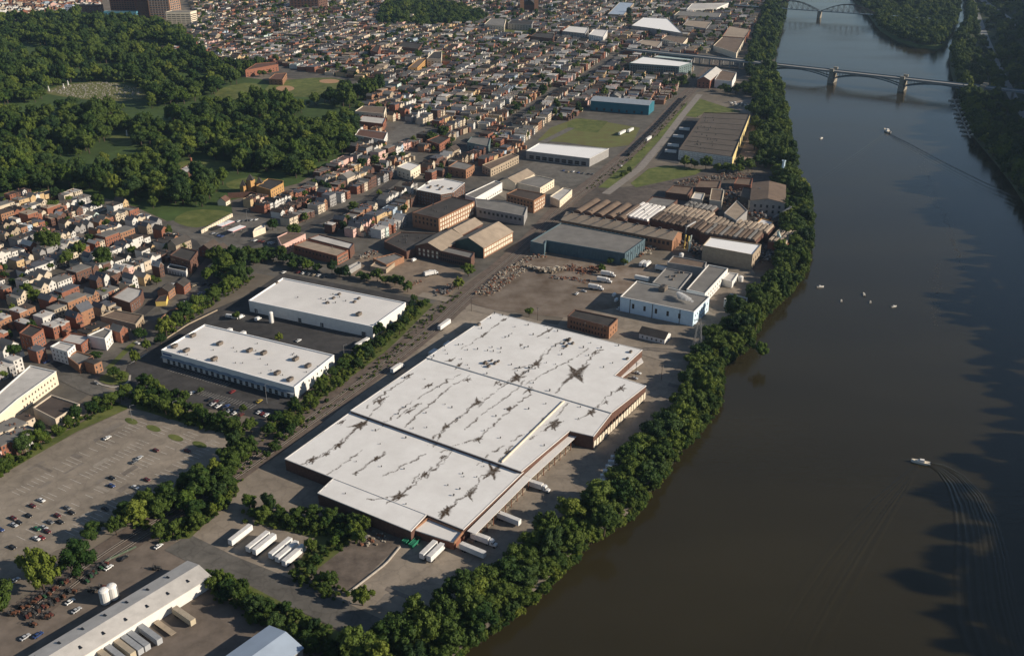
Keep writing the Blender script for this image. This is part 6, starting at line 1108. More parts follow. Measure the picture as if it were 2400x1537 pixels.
# pale foam lines drifting on the current
fm = mat('river_foam', (.06, .058, .05), rough=.6); m_ = MB()
for line, n_, wd in (([(2212, 500), (2225, 545), (2245, 590), (2255, 630)], 130, 2.2), ([(2200, 620), (2192, 650), (2195, 690), (2192, 755)], 150, 2.0), ([(2230, 560), (2250, 600)], 50, 1.2), ([(2150, 350), (2175, 420), (2200, 490)], 90, 2.5)):
    q = resample(GP(line, WZ), 2)
    for _ in range(n_):
        c = q[R.randrange(len(q))] + np.array([R.gauss(0, wd), R.gauss(0, wd)]); a_ = R.uniform(0, 3.14); sz = R.uniform(.2, .7); k = 5
        m_.add([(c[0] + sz * R.uniform(.5, 1.6) * math.cos(a_ + 6.283 * j / k), c[1] + sz * R.uniform(.5, 1.6) * math.sin(a_ + 6.283 * j / k), WZ + .03) for j in range(k)], [tuple(range(k))])
tag(m_.build('river_foam', [fm]), 'pale flecks of foam drifting in lines on the river', kind='stuff')
# freight train on the curve
_tr = resample(GP([(1478, 366), (1530, 312), (1575, 264), (1602, 232)]), 1.0); _ci = [int(np.argmin(np.linalg.norm(rail_line - q, axis=1))) for q in (_tr[0], _tr[-1])]
_ln = np.array(strip(rail_line, 9.0)[1]); _ln = resample(_ln[min(_ci):max(_ci) + 1], 15.5)
_gb = MB().box(-6.9, 6.9, -1.45, 1.45, 1.1, 1.3).box(-6.9, 6.9, -1.5, -1.35, 1.1, 3.6).box(-6.9, 6.9, 1.35, 1.5, 1.1, 3.6).box(-7.0, -6.8, -1.5, 1.5, 1.1, 3.6).box(6.8, 7.0, -1.5, 1.5, 1.1, 3.6).data('hopper', [mat('wagon_dark', (.035, .033, .034))]); _gl = MB().box(-6.6, 6.6, -1.3, 1.3, 1.35, 3.3).data('load', [mat('coal', (.018, .018, .019), var=.4, scale=1.0)]); _gw = MB().tube((0, -.8, 0), (0, .8, 0), .45, n=10).data('wheel_set', [metal_dark])
for k in range(len(_ln) - 1):
    c = (_ln[k] + _ln[k + 1]) / 2; d = _ln[k + 1] - _ln[k]; t = thing('freight_wagon', f'dark open freight wagon, {ORD[k]} from the near end of the train', 'wagon', (*c, .62), math.atan2(d[1], d[0]), 'wagons of the freight train')
    link('hopper', _gb, t); link('load', _gl, t)
    for x in (-5.2, -3.6, 3.6, 5.2): link('wheel_set', _gw, t, (x, 0, .45))
# ------------------------------------------------------------------ row houses of the town
WALLC = [('red brick', brick), ('orange brick', brick_o), ('dark brick', brick_d), ('white', mat('siding_white', (.60, .58, .54), var=.08)), ('cream', mat('siding_cream', (.55, .47, .36), var=.1)), ('beige', beige), ('grey', grey_wall), ('buff brick', brick_y), ('pale blue', mat('siding_blue', (.38, .46, .54))), ('pink', pink_wall), ('mint', mint_wall), ('tan', tan_wall)]
WALLW = [14, 9, 9, 23, 17, 11, 6, 6, 3, 2, 1, 5]
ROOFC = [('dark', dark_roof), ('grey', grey_roof), ('brown', dark_brown_roof), ('pale', pale_roof), ('slate', mat('roof_slate', (.10, .105, .12), var=.15)), ('tan', tan_roof)]
ROOFW = [17, 34, 14, 12, 19, 4]
def polyarr(L): return [(q, q.min(axis=0), q.max(axis=0)) for q in L]
def free(P, lists):
    ok = np.ones(len(P), bool)
    for q, lo, hi in lists:
        m_ = ok & (P[:, 0] > lo[0]) & (P[:, 0] < hi[0]) & (P[:, 1] > lo[1]) & (P[:, 1] < hi[1])
        if m_.any(): idx = np.where(m_)[0]; ok[idx[inside(q, P[idx])]] = False
    return ok
BLOCK = polyarr(FOOT) + polyarr(KEEPOUT)
HOUSES = []
def town(zone, px, ang, period=58.0, gap=.08, ref=None, lo=5.2, hi=7.4, jitter=1.0):
    Z = GP(px); ax = np.array([math.cos(ang), math.sin(ang)]); bx = np.array([math.sin(ang), -math.cos(ang)]); s_, t_ = Z @ ax, Z @ bx; ri = 0
    t = t_.max() - 8; WW = WALLW if zone not in ('far', 'middle') else [21, 11, 18, 9, 10, 9, 8, 7, 2, 3, 1, 8]
    while t > t_.min():
        for off, face in ((0, 1), (period * .5, -1)):
            ri += 1; s = s_.min() + R.uniform(0, 6); k = 0; run = R.uniform(60, 110)
            tone = R.choices(range(len(WALLC)), WW)[0]; hrow = R.uniform(6.2, 8.6); rt = R.choices(range(len(ROOFC)), ROOFW)[0]
            while s < s_.max():
                wd = R.uniform(lo, hi); big = R.random() < .05
                if big: wd = R.uniform(10, 17)
                c = ax * (s + wd / 2) + bx * (t - off)
                if R.random() < .36: tone = R.choices(range(len(WALLC)), WW)[0]; hrow = R.uniform(6.0, 9.2)
                if R.random() < .3: rt = R.choices(range(len(ROOFC)), ROOFW)[0]
                if R.random() > gap:
                    dp = R.uniform(8.5, 13.0) + (3 if zone == 'far' else 0); hh = (hrow + R.uniform(-.3, .3)) * (.86 if zone == 'far' else 1) + (2.5 if big else 0)
                    HOUSES.append(dict(zone=zone, row=ri, c=c + bx * R.uniform(-jitter, jitter), ang=ang + (R.uniform(-.07, .07) if zone == 'far' else 0), w=wd - (0 if R.random() < .6 else R.uniform(.6, 1.4)), d=dp, h=hh, face=face, wall=tone if R.random() < .8 else R.choices(range(len(WALLC)), WW)[0], roof=rt, gable=R.random() < (.38 if not big else .1), Z=Z))
                s += wd; run -= wd
                if run < 0: s += 12; run = R.uniform(70, 120)
        t -= period
T1 = [(-220, 480), (0, 470), (60, 458), (190, 462), (300, 492), (390, 538), (440, 552), (470, 590), (478, 640), (400, 700), (300, 790), (235, 880), (130, 858), (75, 848), (-10, 905), (-220, 1000)]
T1b = [(-30, 985), (20, 975), (125, 990), (60, 1062), (-60, 1110)]
T2 = [(548, 478), (690, 443), (825, 375), (838, 290), (872, 228), (915, 205), (1010, 260), (1180, 330), (1230, 350), (1200, 385), (1110, 420), (975, 432), (960, 505), (930, 545), (890, 562), (700, 542), (640, 512)]
T3 = [(905, 205), (830, 188), (700, 165), (650, 150), (560, 150), (470, 150), (360, 138), (455, 65), (450, 0), (430, -50), (1300, -60), (1850, -50), (1838, 20), (1760, 60), (1690, 125), (1600, 130), (1640, 200), (1560, 245), (1385, 250), (1350, 272), (1270, 300), (1230, 352), (1180, 330), (1010, 260)]
T4 = [(-200, 30), (-200, -50), (150, -50), (235, -10), (235, 20), (150, 40), (0, 36)]
town('near', T1, ANG_A, 46, .13, lo=4.4, hi=7.2)
town('hedge', T1b, ANG_A, 34, .1)
town('middle', T2, ANG_A + .06, 46, .08, lo=4.6, hi=6.6)
town('far', T3, ANG_A + .20, 41, .06, lo=4.4, hi=6.2, jitter=2.2)
town('hill', T4, ANG_A - .3, 50, .1)
C_ = np.array([h['c'] for h in HOUSES]); keep = np.zeros(len(HOUSES), bool)
for Zp in {id(h['Z']): h['Z'] for h in HOUSES}.values():
    idx = np.array([i for i, h in enumerate(HOUSES) if h['Z'] is Zp]); keep[idx] = inside(Zp, C_[idx])
for dx, dy in ((0, 0), (5, 0), (-5, 0), (0, 5), (0, -5)): keep &= free(C_ + np.array([dx, dy]), BLOCK)
HOUSES = [h for h, k in zip(HOUSES, keep) if k]
# order and size in view
for h in HOUSES:
    x, y = h['c']; h['ps'] = px_scale(x, y) * (h['w'] * .7 + 3); zc = (y * math.cos(PITCH) + CAM_H * math.sin(PITCH)); h['vis'] = abs(x / zc) < 1200 / FOC + .01
order = sorted([i for i, h in enumerate(HOUSES) if h['vis']], key=lambda i: -HOUSES[i]['ps'])
single = set(order[:300])
cnt = {}
_HM = {}
def house_mesh(kind, m_):
    k = (kind, m_.name)
    if k in _HM: return _HM[k]
    b = MB()
    if kind == 'box': b.add([(x, y, z) for z in (0, 1) for x, y in ((-.5, -.5), (.5, -.5), (.5, .5), (-.5, .5))], [(0, 1, 5, 4), (1, 2, 6, 5), (2, 3, 7, 6), (3, 0, 4, 7)]); nm = 'wall'
    elif kind == 'gwall': b.add([(x, y, z) for z in (0, 1) for x, y in ((-.5, -.5), (.5, -.5), (.5, .5), (-.5, .5))] + [(-.5, 0, 1.35), (.5, 0, 1.35)], [(0, 1, 5, 4), (1, 2, 6, 9, 5), (2, 3, 7, 6), (3, 0, 4, 8, 7)]); nm = 'wall'
    elif kind == 'flat': b.box(-.52, .52, -.515, .515, 0, .4); b.box(-.46, .46, -.46, .46, .4, .46); nm = 'roof'
    elif kind == 'groof':
        for s in (-1, 1): b.add([(-.53, 0, 1.37), (.53, 0, 1.37), (.53, s * .55, .985), (-.53, s * .55, .985), (-.53, 0, 1.41), (.53, 0, 1.41), (.53, s * .55, 1.025), (-.53, s * .55, 1.025)], [(0, 1, 2, 3), (7, 6, 5, 4), (2, 6, 7, 3), (0, 3, 7, 4), (1, 5, 6, 2)] if s > 0 else [(3, 2, 1, 0), (4, 5, 6, 7), (3, 7, 6, 2), (4, 7, 3, 0), (2, 6, 5, 1)])
        nm = 'roof'
    _HM[k] = b.data(nm, [m_]); return _HM[k]
win_m = window_data(grey_wall, glass); door_d = MB().box(-.5, .5, -.03, .12, 0, 1, 0).data('door', [door_m]); chim = prop_data('chimney')
ZN = {'near': 'row from the white warehouses', 'hedge': 'row above the gravel lot hedge', 'middle': 'row from the brick mill', 'far': 'row from the railway', 'hill': 'row beyond the wood'}
rowrank = {}
for z in ZN:
    rs = sorted({HOUSES[i]['row'] for i in single if HOUSES[i]['zone'] == z}); rowrank.update({(z, r): k for k, r in enumerate(rs)})
stuffv, stufff, stuffm = [], [], []
SM = [m_ for _, m_ in WALLC] + [m_ for _, m_ in ROOFC] + [glass]
NW = len(WALLC)
def win_spots(h, sides=True):
    """(side, u, z) windows: both street ends; u across"""
    fl = 2 if h['h'] < 8.6 else 3; n_ = max(2, int(h['w'] / 2.4)); return fl, n_
for i, h in enumerate(HOUSES):
    wn_, wm_ = WALLC[h['wall']]; rn_, rm_ = ROOFC[h['roof']]; ang = h['ang']; w_, d_, hh = h['w'], h['d'], h['h']; fl, n_ = win_spots(h)
    rz = ang + (0 if h['face'] > 0 else math.pi)          # local x along the street, local -y towards the street
    if i in single:
        r_ = rowrank[(h['zone'], h['row'])]; k = cnt[(h['zone'], r_)] = cnt.get((h['zone'], r_), 0) + 1
        t = thing('row_house', f'{wn_} house, {rn_} {"gable" if h["gable"] else "flat"} roof, {ORD[k - 1]} up the {ORD[r_]} {ZN[h["zone"]]}', 'house', (*h['c'], 0), rz, 'houses of the town rows'); h['lab'] = (k, r_)
        gx = h['gable'] and w_ < d_
        link('wall', house_mesh('gwall' if h['gable'] else 'box', wm_), t, (0, 0, 0), math.pi / 2 if gx else 0, (d_, w_, hh) if gx else (w_, d_, hh))
        if h['gable']: rf_ = link('roof', house_mesh('groof', rm_), t, (0, 0, 0), math.pi / 2 if gx else 0, (d_, w_, hh) if gx else (w_, d_, hh))
        else: rf_ = link('roof', house_mesh('flat', rm_), t, (0, 0, hh - .1), 0, (w_, d_, 1))
        ch_ = link('chimney', chim, rf_, (w_ * .32 * R.choice([-1, 1]), d_ * .2, hh - (.2 if not h['gable'] else -.3))); ch_.matrix_parent_inverse = rf_.matrix_basis.inverted()
        if R.random() < .55:
            ww_, dd2, h2 = w_ * R.uniform(.45, .75), R.uniform(3, 6), hh * R.uniform(.45, .75); sx_ = R.choice([-1, 1]) * (w_ - ww_) / 2
            link('rear_wing', house_mesh('box', wm_), t, (sx_, d_ / 2 + dd2 / 2 - .05, 0), 0, (ww_, dd2, h2)); link('rear_roof', house_mesh('flat', ROOFC[R.randrange(3)][1]), t, (sx_, d_ / 2 + dd2 / 2, h2 - .1), 0, (ww_, dd2, .7))
        for f_ in range(fl):
            for c_ in range(n_):
                x = -w_ / 2 + w_ * (c_ + .5) / n_; z = 1.0 + f_ * 2.95
                if f_ == 0 and c_ == 0: link('door', door_d, t, (x, -d_ / 2, .1), math.pi, (1.0, 1, 2.2))
                else: link('window', win_m, t, (x, -d_ / 2, z), math.pi, (1.05, 1, 1.6))
                if c_ < 2 and f_ > 0: link('window', win_m, t, (x, d_ / 2, z), 0, (.95, 1, 1.4))
    else:
        ca, sa = math.cos(rz), math.sin(rz); o = len(stuffv)
        def T(x, y, z): return (h['c'][0] + ca * x - sa * y, h['c'][1] + sa * x + ca * y, z)
        X, Y = w_ / 2, d_ / 2; stuffv += [T(*q) for q in ((-X, -Y, 0), (X, -Y, 0), (X, Y, 0), (-X, Y, 0), (-X, -Y, hh), (X, -Y, hh), (X, Y, hh), (-X, Y, hh))]
        stufff += [(o, o + 1, o + 5, o + 4), (o + 1, o + 2, o + 6, o + 5), (o + 2, o + 3, o + 7, o + 6), (o + 3, o, o + 4, o + 7)]; stuffm += [h['wall']] * 4
        if h['gable']:
            rg = hh + min(3.2, w_ * .42); stuffv += [T(0, -Y - .3, rg), T(0, Y + .3, rg), T(-X - .3, -Y - .3, hh - .2), T(X + .3, -Y - .3, hh - .2), T(X + .3, Y + .3, hh - .2), T(-X - .3, Y + .3, hh - .2)]
            stufff += [(o + 8, o + 10, o + 13, o + 9), (o + 11, o + 8, o + 9, o + 12), (o + 4, o + 5, o + 8), (o + 6, o + 7, o + 9)]; stuffm += [NW + h['roof']] * 2 + [h['wall']] * 2
        else:
            stuffv += [T(-X + .3, -Y + .3, hh - .3), T(X - .3, -Y + .3, hh - .3), T(X - .3, Y - .3, hh - .3), T(-X + .3, Y - .3, hh - .3)]; b_ = o + 8
            stufff += [(b_, b_ + 1, b_ + 2, b_ + 3), (o + 4, o + 5, b_ + 1, b_), (o + 5, o + 6, b_ + 2, b_ + 1), (o + 6, o + 7, b_ + 3, b_ + 2), (o + 7, o + 4, b_, b_ + 3)]; stuffm += [NW + h['roof']] + [h['wall']] * 4
        if R.random() < .5:
            ww_, dd2, h2 = X * R.uniform(.5, .75), R.uniform(3, 6), hh * R.uniform(.45, .75); sx_ = R.choice([-1, 1]) * (X - ww_); o2 = len(stuffv)
            stuffv += [T(sx_ + a_ * ww_, Y + b2 * dd2, z) for z in (0, h2) for a_, b2 in ((-1, 0), (1, 0), (1, 1), (-1, 1))]; stufff += [(o2 + 1, o2 + 2, o2 + 6, o2 + 5), (o2 + 2, o2 + 3, o2 + 7, o2 + 6), (o2 + 3, o2, o2 + 4, o2 + 7), (o2 + 4, o2 + 5, o2 + 6, o2 + 7)]; stuffm += [h['wall']] * 3 + [NW + R.randrange(3)]
        if R.random() < .6:
            o2 = len(stuffv); cx_, cy_ = X * .6 * R.choice([-1, 1]), Y * R.uniform(-.4, .6); z0 = hh - .4; z1 = hh + (2.2 if h['gable'] else 1.5)
            stuffv += [T(cx_ + a_, cy_ + b2, z) for z in (z0, z1) for a_, b2 in ((-.45, -.4), (.45, -.4), (.45, .4), (-.45, .4))]; stufff += [(o2, o2 + 1, o2 + 5, o2 + 4), (o2 + 1, o2 + 2, o2 + 6, o2 + 5), (o2 + 2, o2 + 3, o2 + 7, o2 + 6), (o2 + 3, o2, o2 + 4, o2 + 7), (o2 + 4, o2 + 5, o2 + 6, o2 + 7)]; stuffm += [2] * 5
        for f_ in range(fl):
            for c_ in range(n_):
                x = -X + w_ * (c_ + .5) / n_; z = 1.0 + f_ * 2.95; o2 = len(stuffv)
                stuffv += [T(x - .5, -Y - .04, z), T(x + .5, -Y - .04, z), T(x + .5, -Y - .04, z + 1.5), T(x - .5, -Y - .04, z + 1.5)]; stufff.append((o2, o2 + 1, o2 + 2, o2 + 3)); stuffm.append(len(SM) - 1)
tag(link('distant_houses', mesh_data('distant_houses', stuffv, stufff, SM, stuffm)), 'crowded rows of far houses filling the town', kind='stuff')
print('houses', len(HOUSES), 'stuff verts', len(stuffv))
# streets between the near rows, parked cars on them
near = [h for i, h in enumerate(HOUSES) if h['zone'] in ('near',) and h['face'] > 0 and h['vis']]
R.shuffle(near); streets = 0
for h in near[:46]:
    bx = np.array([math.sin(h['ang']), -math.cos(h['ang'])]); c = h['c'] + bx * (h['d'] / 2 + 3.2)
    if not free(c[None], polyarr(FOOT))[0]: continue
    c_ = R.choice(['white', 'silver', 'grey', 'black', 'blue', 'dark red', 'red']); hx = WALLC[h['wall']][0]
    car(None, c_, (f'{c_} car before the {ORD[h["lab"][0] - 1]} house up the {ORD[h["lab"][1]]} row from the white warehouses' if 'lab' in h else f'{c_} car parked at the kerb of the near house rows'), h['ang'], world=c, parts=False, group=f'{c_} cars parked along the near house rows')
# ------------------------------------------------------------------ trees
import mathutils
def ico(sub):
    bm = bmesh.new(); bmesh.ops.create_icosphere(bm, subdivisions=sub, radius=1); v = np.array([q.co[:] for q in bm.verts]); f = [tuple(x.index for x in q.verts) for q in bm.faces]; bm.free(); return v, f
ICO2 = ico(2)
def crown_data(seed, flat=.85, clumps=15, m_=None, leaves=190, tall=False):
    clumps += 8
    r_ = np.random.default_rng(seed); V = []; Fc = []; o = 0
    cs = [(np.zeros(3), .55)]
    for k in range(clumps):
        u = r_.uniform(-.55, 1); th = k * 2.4 + r_.uniform(-.4, .4); rr_ = math.sqrt(max(0, 1 - u * u)); d = np.array([rr_ * math.cos(th), rr_ * math.sin(th), u * flat]); cs.append((d * r_.uniform(.45, .95), r_.uniform(.14, .38)))
    for c, rad in cs:
        v, f = ICO2; ph = r_.uniform(0, 6, 3); nz = 1 + .16 * np.sin(v @ (np.array([5, 3, 4])) + ph[0]) * np.cos(v @ np.array([-3, 6, 2]) + ph[1]) + r_.normal(0, .10, len(v))
        V.append(c + v * (rad * .86 * nz)[:, None] * np.array([1, 1, .88])); Fc += [tuple(i + o for i in q) for q in f]; o += len(v)
        n_ = int(leaves * (rad / .35) ** 2); d = r_.normal(0, 1, (n_, 3)); d /= np.linalg.norm(d, axis=1)[:, None]; p_ = c + d * rad * r_.uniform(.82, 1.22, (n_, 1)) * np.array([1, 1, .9]); s = r_.uniform(.03, .085, n_)
        a = r_.normal(0, 1, (n_, 3)); a -= d * np.sum(a * d, axis=1)[:, None] * .6; a /= np.linalg.norm(a, axis=1)[:, None]; b = np.cross(d + r_.normal(0, .5, (n_, 3)), a); b /= np.linalg.norm(b, axis=1)[:, None] + 1e-9
        q = np.stack([p_ - a * s[:, None], p_ + b * s[:, None] * .8, p_ + a * s[:, None], p_ - b * s[:, None] * .8], 1).reshape(-1, 3); V.append(q); Fc += [tuple(o + 4 * k + j for j in range(4)) for k in range(n_)]; o += 4 * n_
    V = np.concatenate(V); V[:, 2] *= (1.35 if tall else 1.0); V[:, 2] += 1.25 if not tall else 1.5
    return mesh_data('crown', V, Fc, m_ or leaf)
def trunk_data(seed, tall=False):
    r_ = random.Random(seed); m_ = MB(); m_.tube((0, 0, -.05), (.03, .02, .55), .085, .06, 7).tube((.03, .02, .55), (0, 0, 1.1), .06, .035, 6)
    for k in range(4): a = k * 1.6 + r_.uniform(-.3, .3); m_.tube((.02, .01, .5 + .1 * k), (.5 * math.cos(a), .5 * math.sin(a), 1.0 + .12 * k), .035, .015, 5)
    return m_.data('trunk', [bark])
CROWNS = [crown_data(s, m_=leaf, flat=fl, clumps=c, tall=tl) for s, fl, c, tl in ((1, .85, 15, 0), (2, .8, 13, 0), (3, .95, 17, 0), (4, .75, 14, 0), (5, .9, 12, 1), (6, .85, 18, 0))] + [crown_data(7, m_=leaf_bright, clumps=14), crown_data(8, m_=leaf_bright, clumps=16, tall=1), crown_data(9, m_=leaf_dark, clumps=20, tall=1, flat=1.0), crown_data(10, m_=leaf_dark, clumps=11, flat=.7)]
TRUNKS = [trunk_data(k) for k in range(3)]
TREES = []           # x, y, z, radius, kind, label, group
def tree_at(x, y, r, label=None, group=None, kind=None, z=0.0): TREES.append([x, y, z, r, R.choices(range(10), [3, 3, 3, 3, 2, 3, 2, 1.2, 1.6, 2])[0] if kind is None else kind, label, group])
BLOCK = polyarr(FOOT)
LOTS = polyarr(KEEPOUT + [GP(q) for q in ([(100, 215), (355, 228), (345, 258), (180, 256), (108, 246)], [(405, 385), (560, 385), (545, 422), (420, 430)])])
# hand-placed trees (sight line to the trunk's foot, crown radius in metres)
HAND = [((105, 1388), 9.0, 7, 'big round tree right of the gravel lot foot'), ((190, 1348), 8.5, 2, 'dark round tree beside the big one at the lot foot'), ((8, 1432), 7, 0, 'tree at the left edge below the gravel lot'), ((218, 1262), 5, 1, 'small tree standing alone at the lot edge'), ((850, 1418), 4.5, 7, 'single small tree on the river road verge'), ((268, 885), 3.5, 0, 'small tree on the kerbed grass island'), ((286, 893), 3.2, 2, 'second small tree on the kerbed grass island'), ((318, 852), 4, 7, 'bright small tree by the near warehouse lot entrance'), ((345, 822), 3.5, 7, 'bright round tree in the lot entrance'), ((378, 808), 4, 0, 'small tree against the near warehouse end'), ((330, 798), 5, 0, 'tree beside the lot entrance street'), ((555, 750), 3, 0, 'small tree in the warehouse court shade'), ((655, 800), 2.6, 7, 'small light tree behind the near warehouse'), ((1240, 742), 3.5, 0, 'dark bush behind the stained warehouse'), ((1098, 648), 5, 7, 'bright tree at the railway by the brick hall'), ((1075, 678), 4, 7, 'bush at the railway crossing'), ((1430, 620), 3, 0, 'bush left of the blue shed corner'), ((1462, 622), 3.5, 1, 'bush right of the blue shed corner'), ((1410, 640), 3, 7, 'bright bush behind the box trucks'), ((120, 598), 9, 4, 'large round tree among the near house rows'), ((245, 632), 9, 2, 'second large tree among the near house rows'), ((160, 625), 6, 0, 'tree left of the second large one in the house rows'), ((190, 605), 6, 7, 'light tree in the middle of the house rows'), ((68, 708), 8, 6, 'tall tree at the left of the near house rows'), ((138, 715), 4, 0, 'small tree beside the row of grey houses'), ((312, 598), 4, 7, 'small tree on a back yard in the rows'), ((285, 560), 4, 0, 'little tree near the top of the rows'), ((130, 500), 6, 0, 'dark tree in the upper house rows'), ((232, 492), 7, 2, 'dark tree at the cemetery end of the rows'), ((560, 660), 8, 0, 'broad tree in the avenue above the car lot'), ((530, 640), 9, 2, 'broad dark tree above the car lot'), ((500, 618), 6, 0, 'tree at the end of the dark row houses'), ((850, 398), 6, 0, 'round tree in the middle of town'), ((880, 390), 6, 2, 'second round tree in the middle of town'), ((1040, 330), 8, 0, 'rounded tree mass in the town park'), ((1010, 335), 6, 4, 'tree at the town park edge'), ((690, 555), 6, 0, 'tree between workshop and main street'), ((860, 500), 4, 0, 'street tree above the mill, left'), ((640, 540), 5, 2, 'tree by the petrol station'), ((1640, 832 + 10), 6, 0, 'bush at the foot of the pylon'), ((1782, 838), 5, 7, 'leaning bright tree over the water'), ((1770, 775), 6, 7, 'round light tree by the plant yard'), ((1745, 800), 6, 0, 'round dark tree by the plant yard')]
for px, r, k, lab in HAND: q = G(*px); tree_at(q[0], q[1], r, lab, None, k)
def belt(px, n_, wd, r0, r1, label, group, block=True, z=0.0, kinds=None):
    line = resample(GP(px), 2); c = 0; tries = 0; placed = []
    while c < n_ and tries < n_ * 25:
        tries += 1; i = R.randrange(len(line)); q = line[i] + np.array([R.uniform(-wd, wd), R.uniform(-wd, wd)]); r = R.uniform(r0, r1)
        if block and not free(q[None], BLOCK)[0]: continue
        if any((q[0] - a) ** 2 + (q[1] - b) ** 2 < (.75 * (r + s)) ** 2 for a, b, s in placed): continue
        placed.append((q[0], q[1], r)); tree_at(q[0], q[1], r, label, group, R.choice(kinds) if kinds else None, z); c += 1
belt([(385, 785), (450, 740), (520, 695), (580, 655)], 26, 4, 4, 6.5, 'dense tree of the belt between the car lot and the white warehouses', 'trees between the car lot and the white warehouses')
belt([(690, 630), (760, 640), (850, 655), (930, 670), (965, 690)], 14, 3, 3.5, 5, 'street tree of the avenue behind the far white warehouse', 'avenue trees behind the far white warehouse')
belt([(500, 655), (535, 640), (580, 622), (620, 605), (560, 610), (520, 625)], 18, 5, 4, 7, 'shady tree of the grove above the car lot', 'grove above the car lot')
belt([(600, 600), (650, 610), (700, 625)], 8, 4, 3.5, 5, 'tree at the upper end of the avenue', 'trees at the upper end of the avenue')
belt([(985, 712), (960, 745), (905, 790), (865, 825), (800, 880), (740, 930), (700, 975), (640, 1010)], 42, 6, 2.5, 4.5, 'bushy young tree on the railway side of the white warehouses', 'bushes between railway and white warehouses')
belt([(-30, 1130), (60, 1062), (140, 1010), (200, 975), (270, 945)], 26, 2.5, 3, 4.8, 'hedge tree along the upper edge of the gravel lot', 'hedge trees above the gravel lot')
belt([(310, 930), (380, 955), (470, 990), (540, 1012), (570, 1020)], 26, 4, 2.8, 4.5, 'hedge tree between the gravel lot and the near warehouse lot', 'hedge trees between the lots')
belt([(390, 930), (420, 960), (340, 900)], 7, 4, 3, 4.5, 'planted tree in the near warehouse front lot', 'planted lot trees')
belt([(575, 1065), (560, 1090), (510, 1120), (470, 1150), (430, 1190), (380, 1210), (330, 1215), (300, 1240), (345, 1195)], 30, 6, 4.5, 7.5, 'leafy tree of the grove between gravel lot and railway', 'grove between gravel lot and railway')
belt([(540, 1140), (500, 1195), (440, 1235), (390, 1258)], 18, 4, 2.5, 4.5, 'shrubby tree on the railway embankment above the yard', 'shrubs on the railway embankment')
belt([(620, 1075), (660, 1035), (720, 990)], 10, 2, 1.8, 3, 'small shrub along the track by the stained warehouse', 'shrubs along the track')
belt([(600, 1205), (640, 1215), (690, 1225), (740, 1230), (790, 1235), (830, 1250)], 20, 5, 2.2, 4.2, 'shrub of the thicket beside the shaded warehouse end', 'thicket beside the warehouse end')
belt([(830, 1262), (770, 1270), (730, 1310), (705, 1345), (760, 1380)], 16, 4, 2.0, 3.6, 'shrub around the brown waste ground', 'shrubs round the waste ground')
belt([(500, 1365), (540, 1390), (620, 1440), (700, 1485), (760, 1520), (820, 1545)], 34, 4, 2.5, 5, 'verge tree between the machinery yard and the river road', 'verge trees along the river road')
belt([(1480, 398), (1450, 425)], 4, 2, 2, 3, 'little shrub beside the railway curve', 'shrubs at the railway curve')
belt([(1610, 392), (1660, 400), (1720, 405), (1760, 400)], 16, 4, 3.5, 6, 'tree in the line between lawn and factory', 'tree line between lawn and factory')
belt([(1770, 395), (1800, 360), (1810, 330)], 10, 8, 4, 6.5, 'tree behind the long dark warehouse', 'trees behind the long dark warehouse')
belt([(1600, 195), (1580, 205)], 6, 6, 4, 6, 'tree left of the red gable hall', 'trees left of the red gable hall')
belt([(1700, 215), (1740, 220), (1780, 205), (1770, 170)], 30, 14, 4, 7, 'tree of the grove around the boat yard', 'grove around the boat yard')
# the wooded left bank
seg_lab = [(-1e9, 330, 'riverside tree at the bottom of the view'), (330, 480, 'riverside tree below the dock yard of the stained warehouse'), (480, 640, 'riverside tree beside the stained warehouse yard'), (640, 760, 'riverside tree beside the pylon and plant yard'), (760, 1000, 'riverside tree behind the saw-tooth factory'), (1000, 1500, 'riverside tree along the boat yard stretch'), (1500, 1e9, 'riverside tree beyond the arch bridge')]
placed = []
for k in range(3600):
    i = R.randrange(1, len(bl) - 3); q0_, q1_ = bl[i], bl[i + 1]; d = q1_ - q0_
    if not (200 < q0_[1] < 3200): continue
    u = R.random(); n_ = np.array([-d[1], d[0]]) / (np.linalg.norm(d) + 1e-9); off = R.uniform(1.0, 20 if q0_[1] < 760 else (26 if q0_[1] < 1100 else 45)); q = q0_ + d * u + n_ * off; r = R.uniform(4.5, 8.8) if off > 4 else R.uniform(3.2, 5.5)
    if any((q[0] - a) ** 2 + (q[1] - b) ** 2 < (.50 * (r + s)) ** 2 for a, b, s in placed): continue
    if not free(q[None], BLOCK)[0]: continue
    placed.append((q[0], q[1], r)); lab = [t for lo, hi, t in seg_lab if lo <= q[1] < hi][0]
    tree_at(q[0], q[1], r, lab, lab.replace('tree', 'trees'), None, z=-4.6 if off < 3 else (-3.2 if off < 6 else -1.2))
belt([(850, 1560), (960, 1505), (1050, 1462), (1130, 1412), (1200, 1362), (1270, 1310), (1330, 1275), (1390, 1262)], 34, 6, 5, 8.5, 'tall leafy tree in the bottom centre riverside grove', 'bottom centre riverside grove')
belt([(330, 912), (400, 940), (470, 930), (540, 958), (610, 975), (660, 960)], 9, 6, 2.2, 3.4, 'small planted tree among the cars of the near warehouse lot', 'planted trees among the cars')
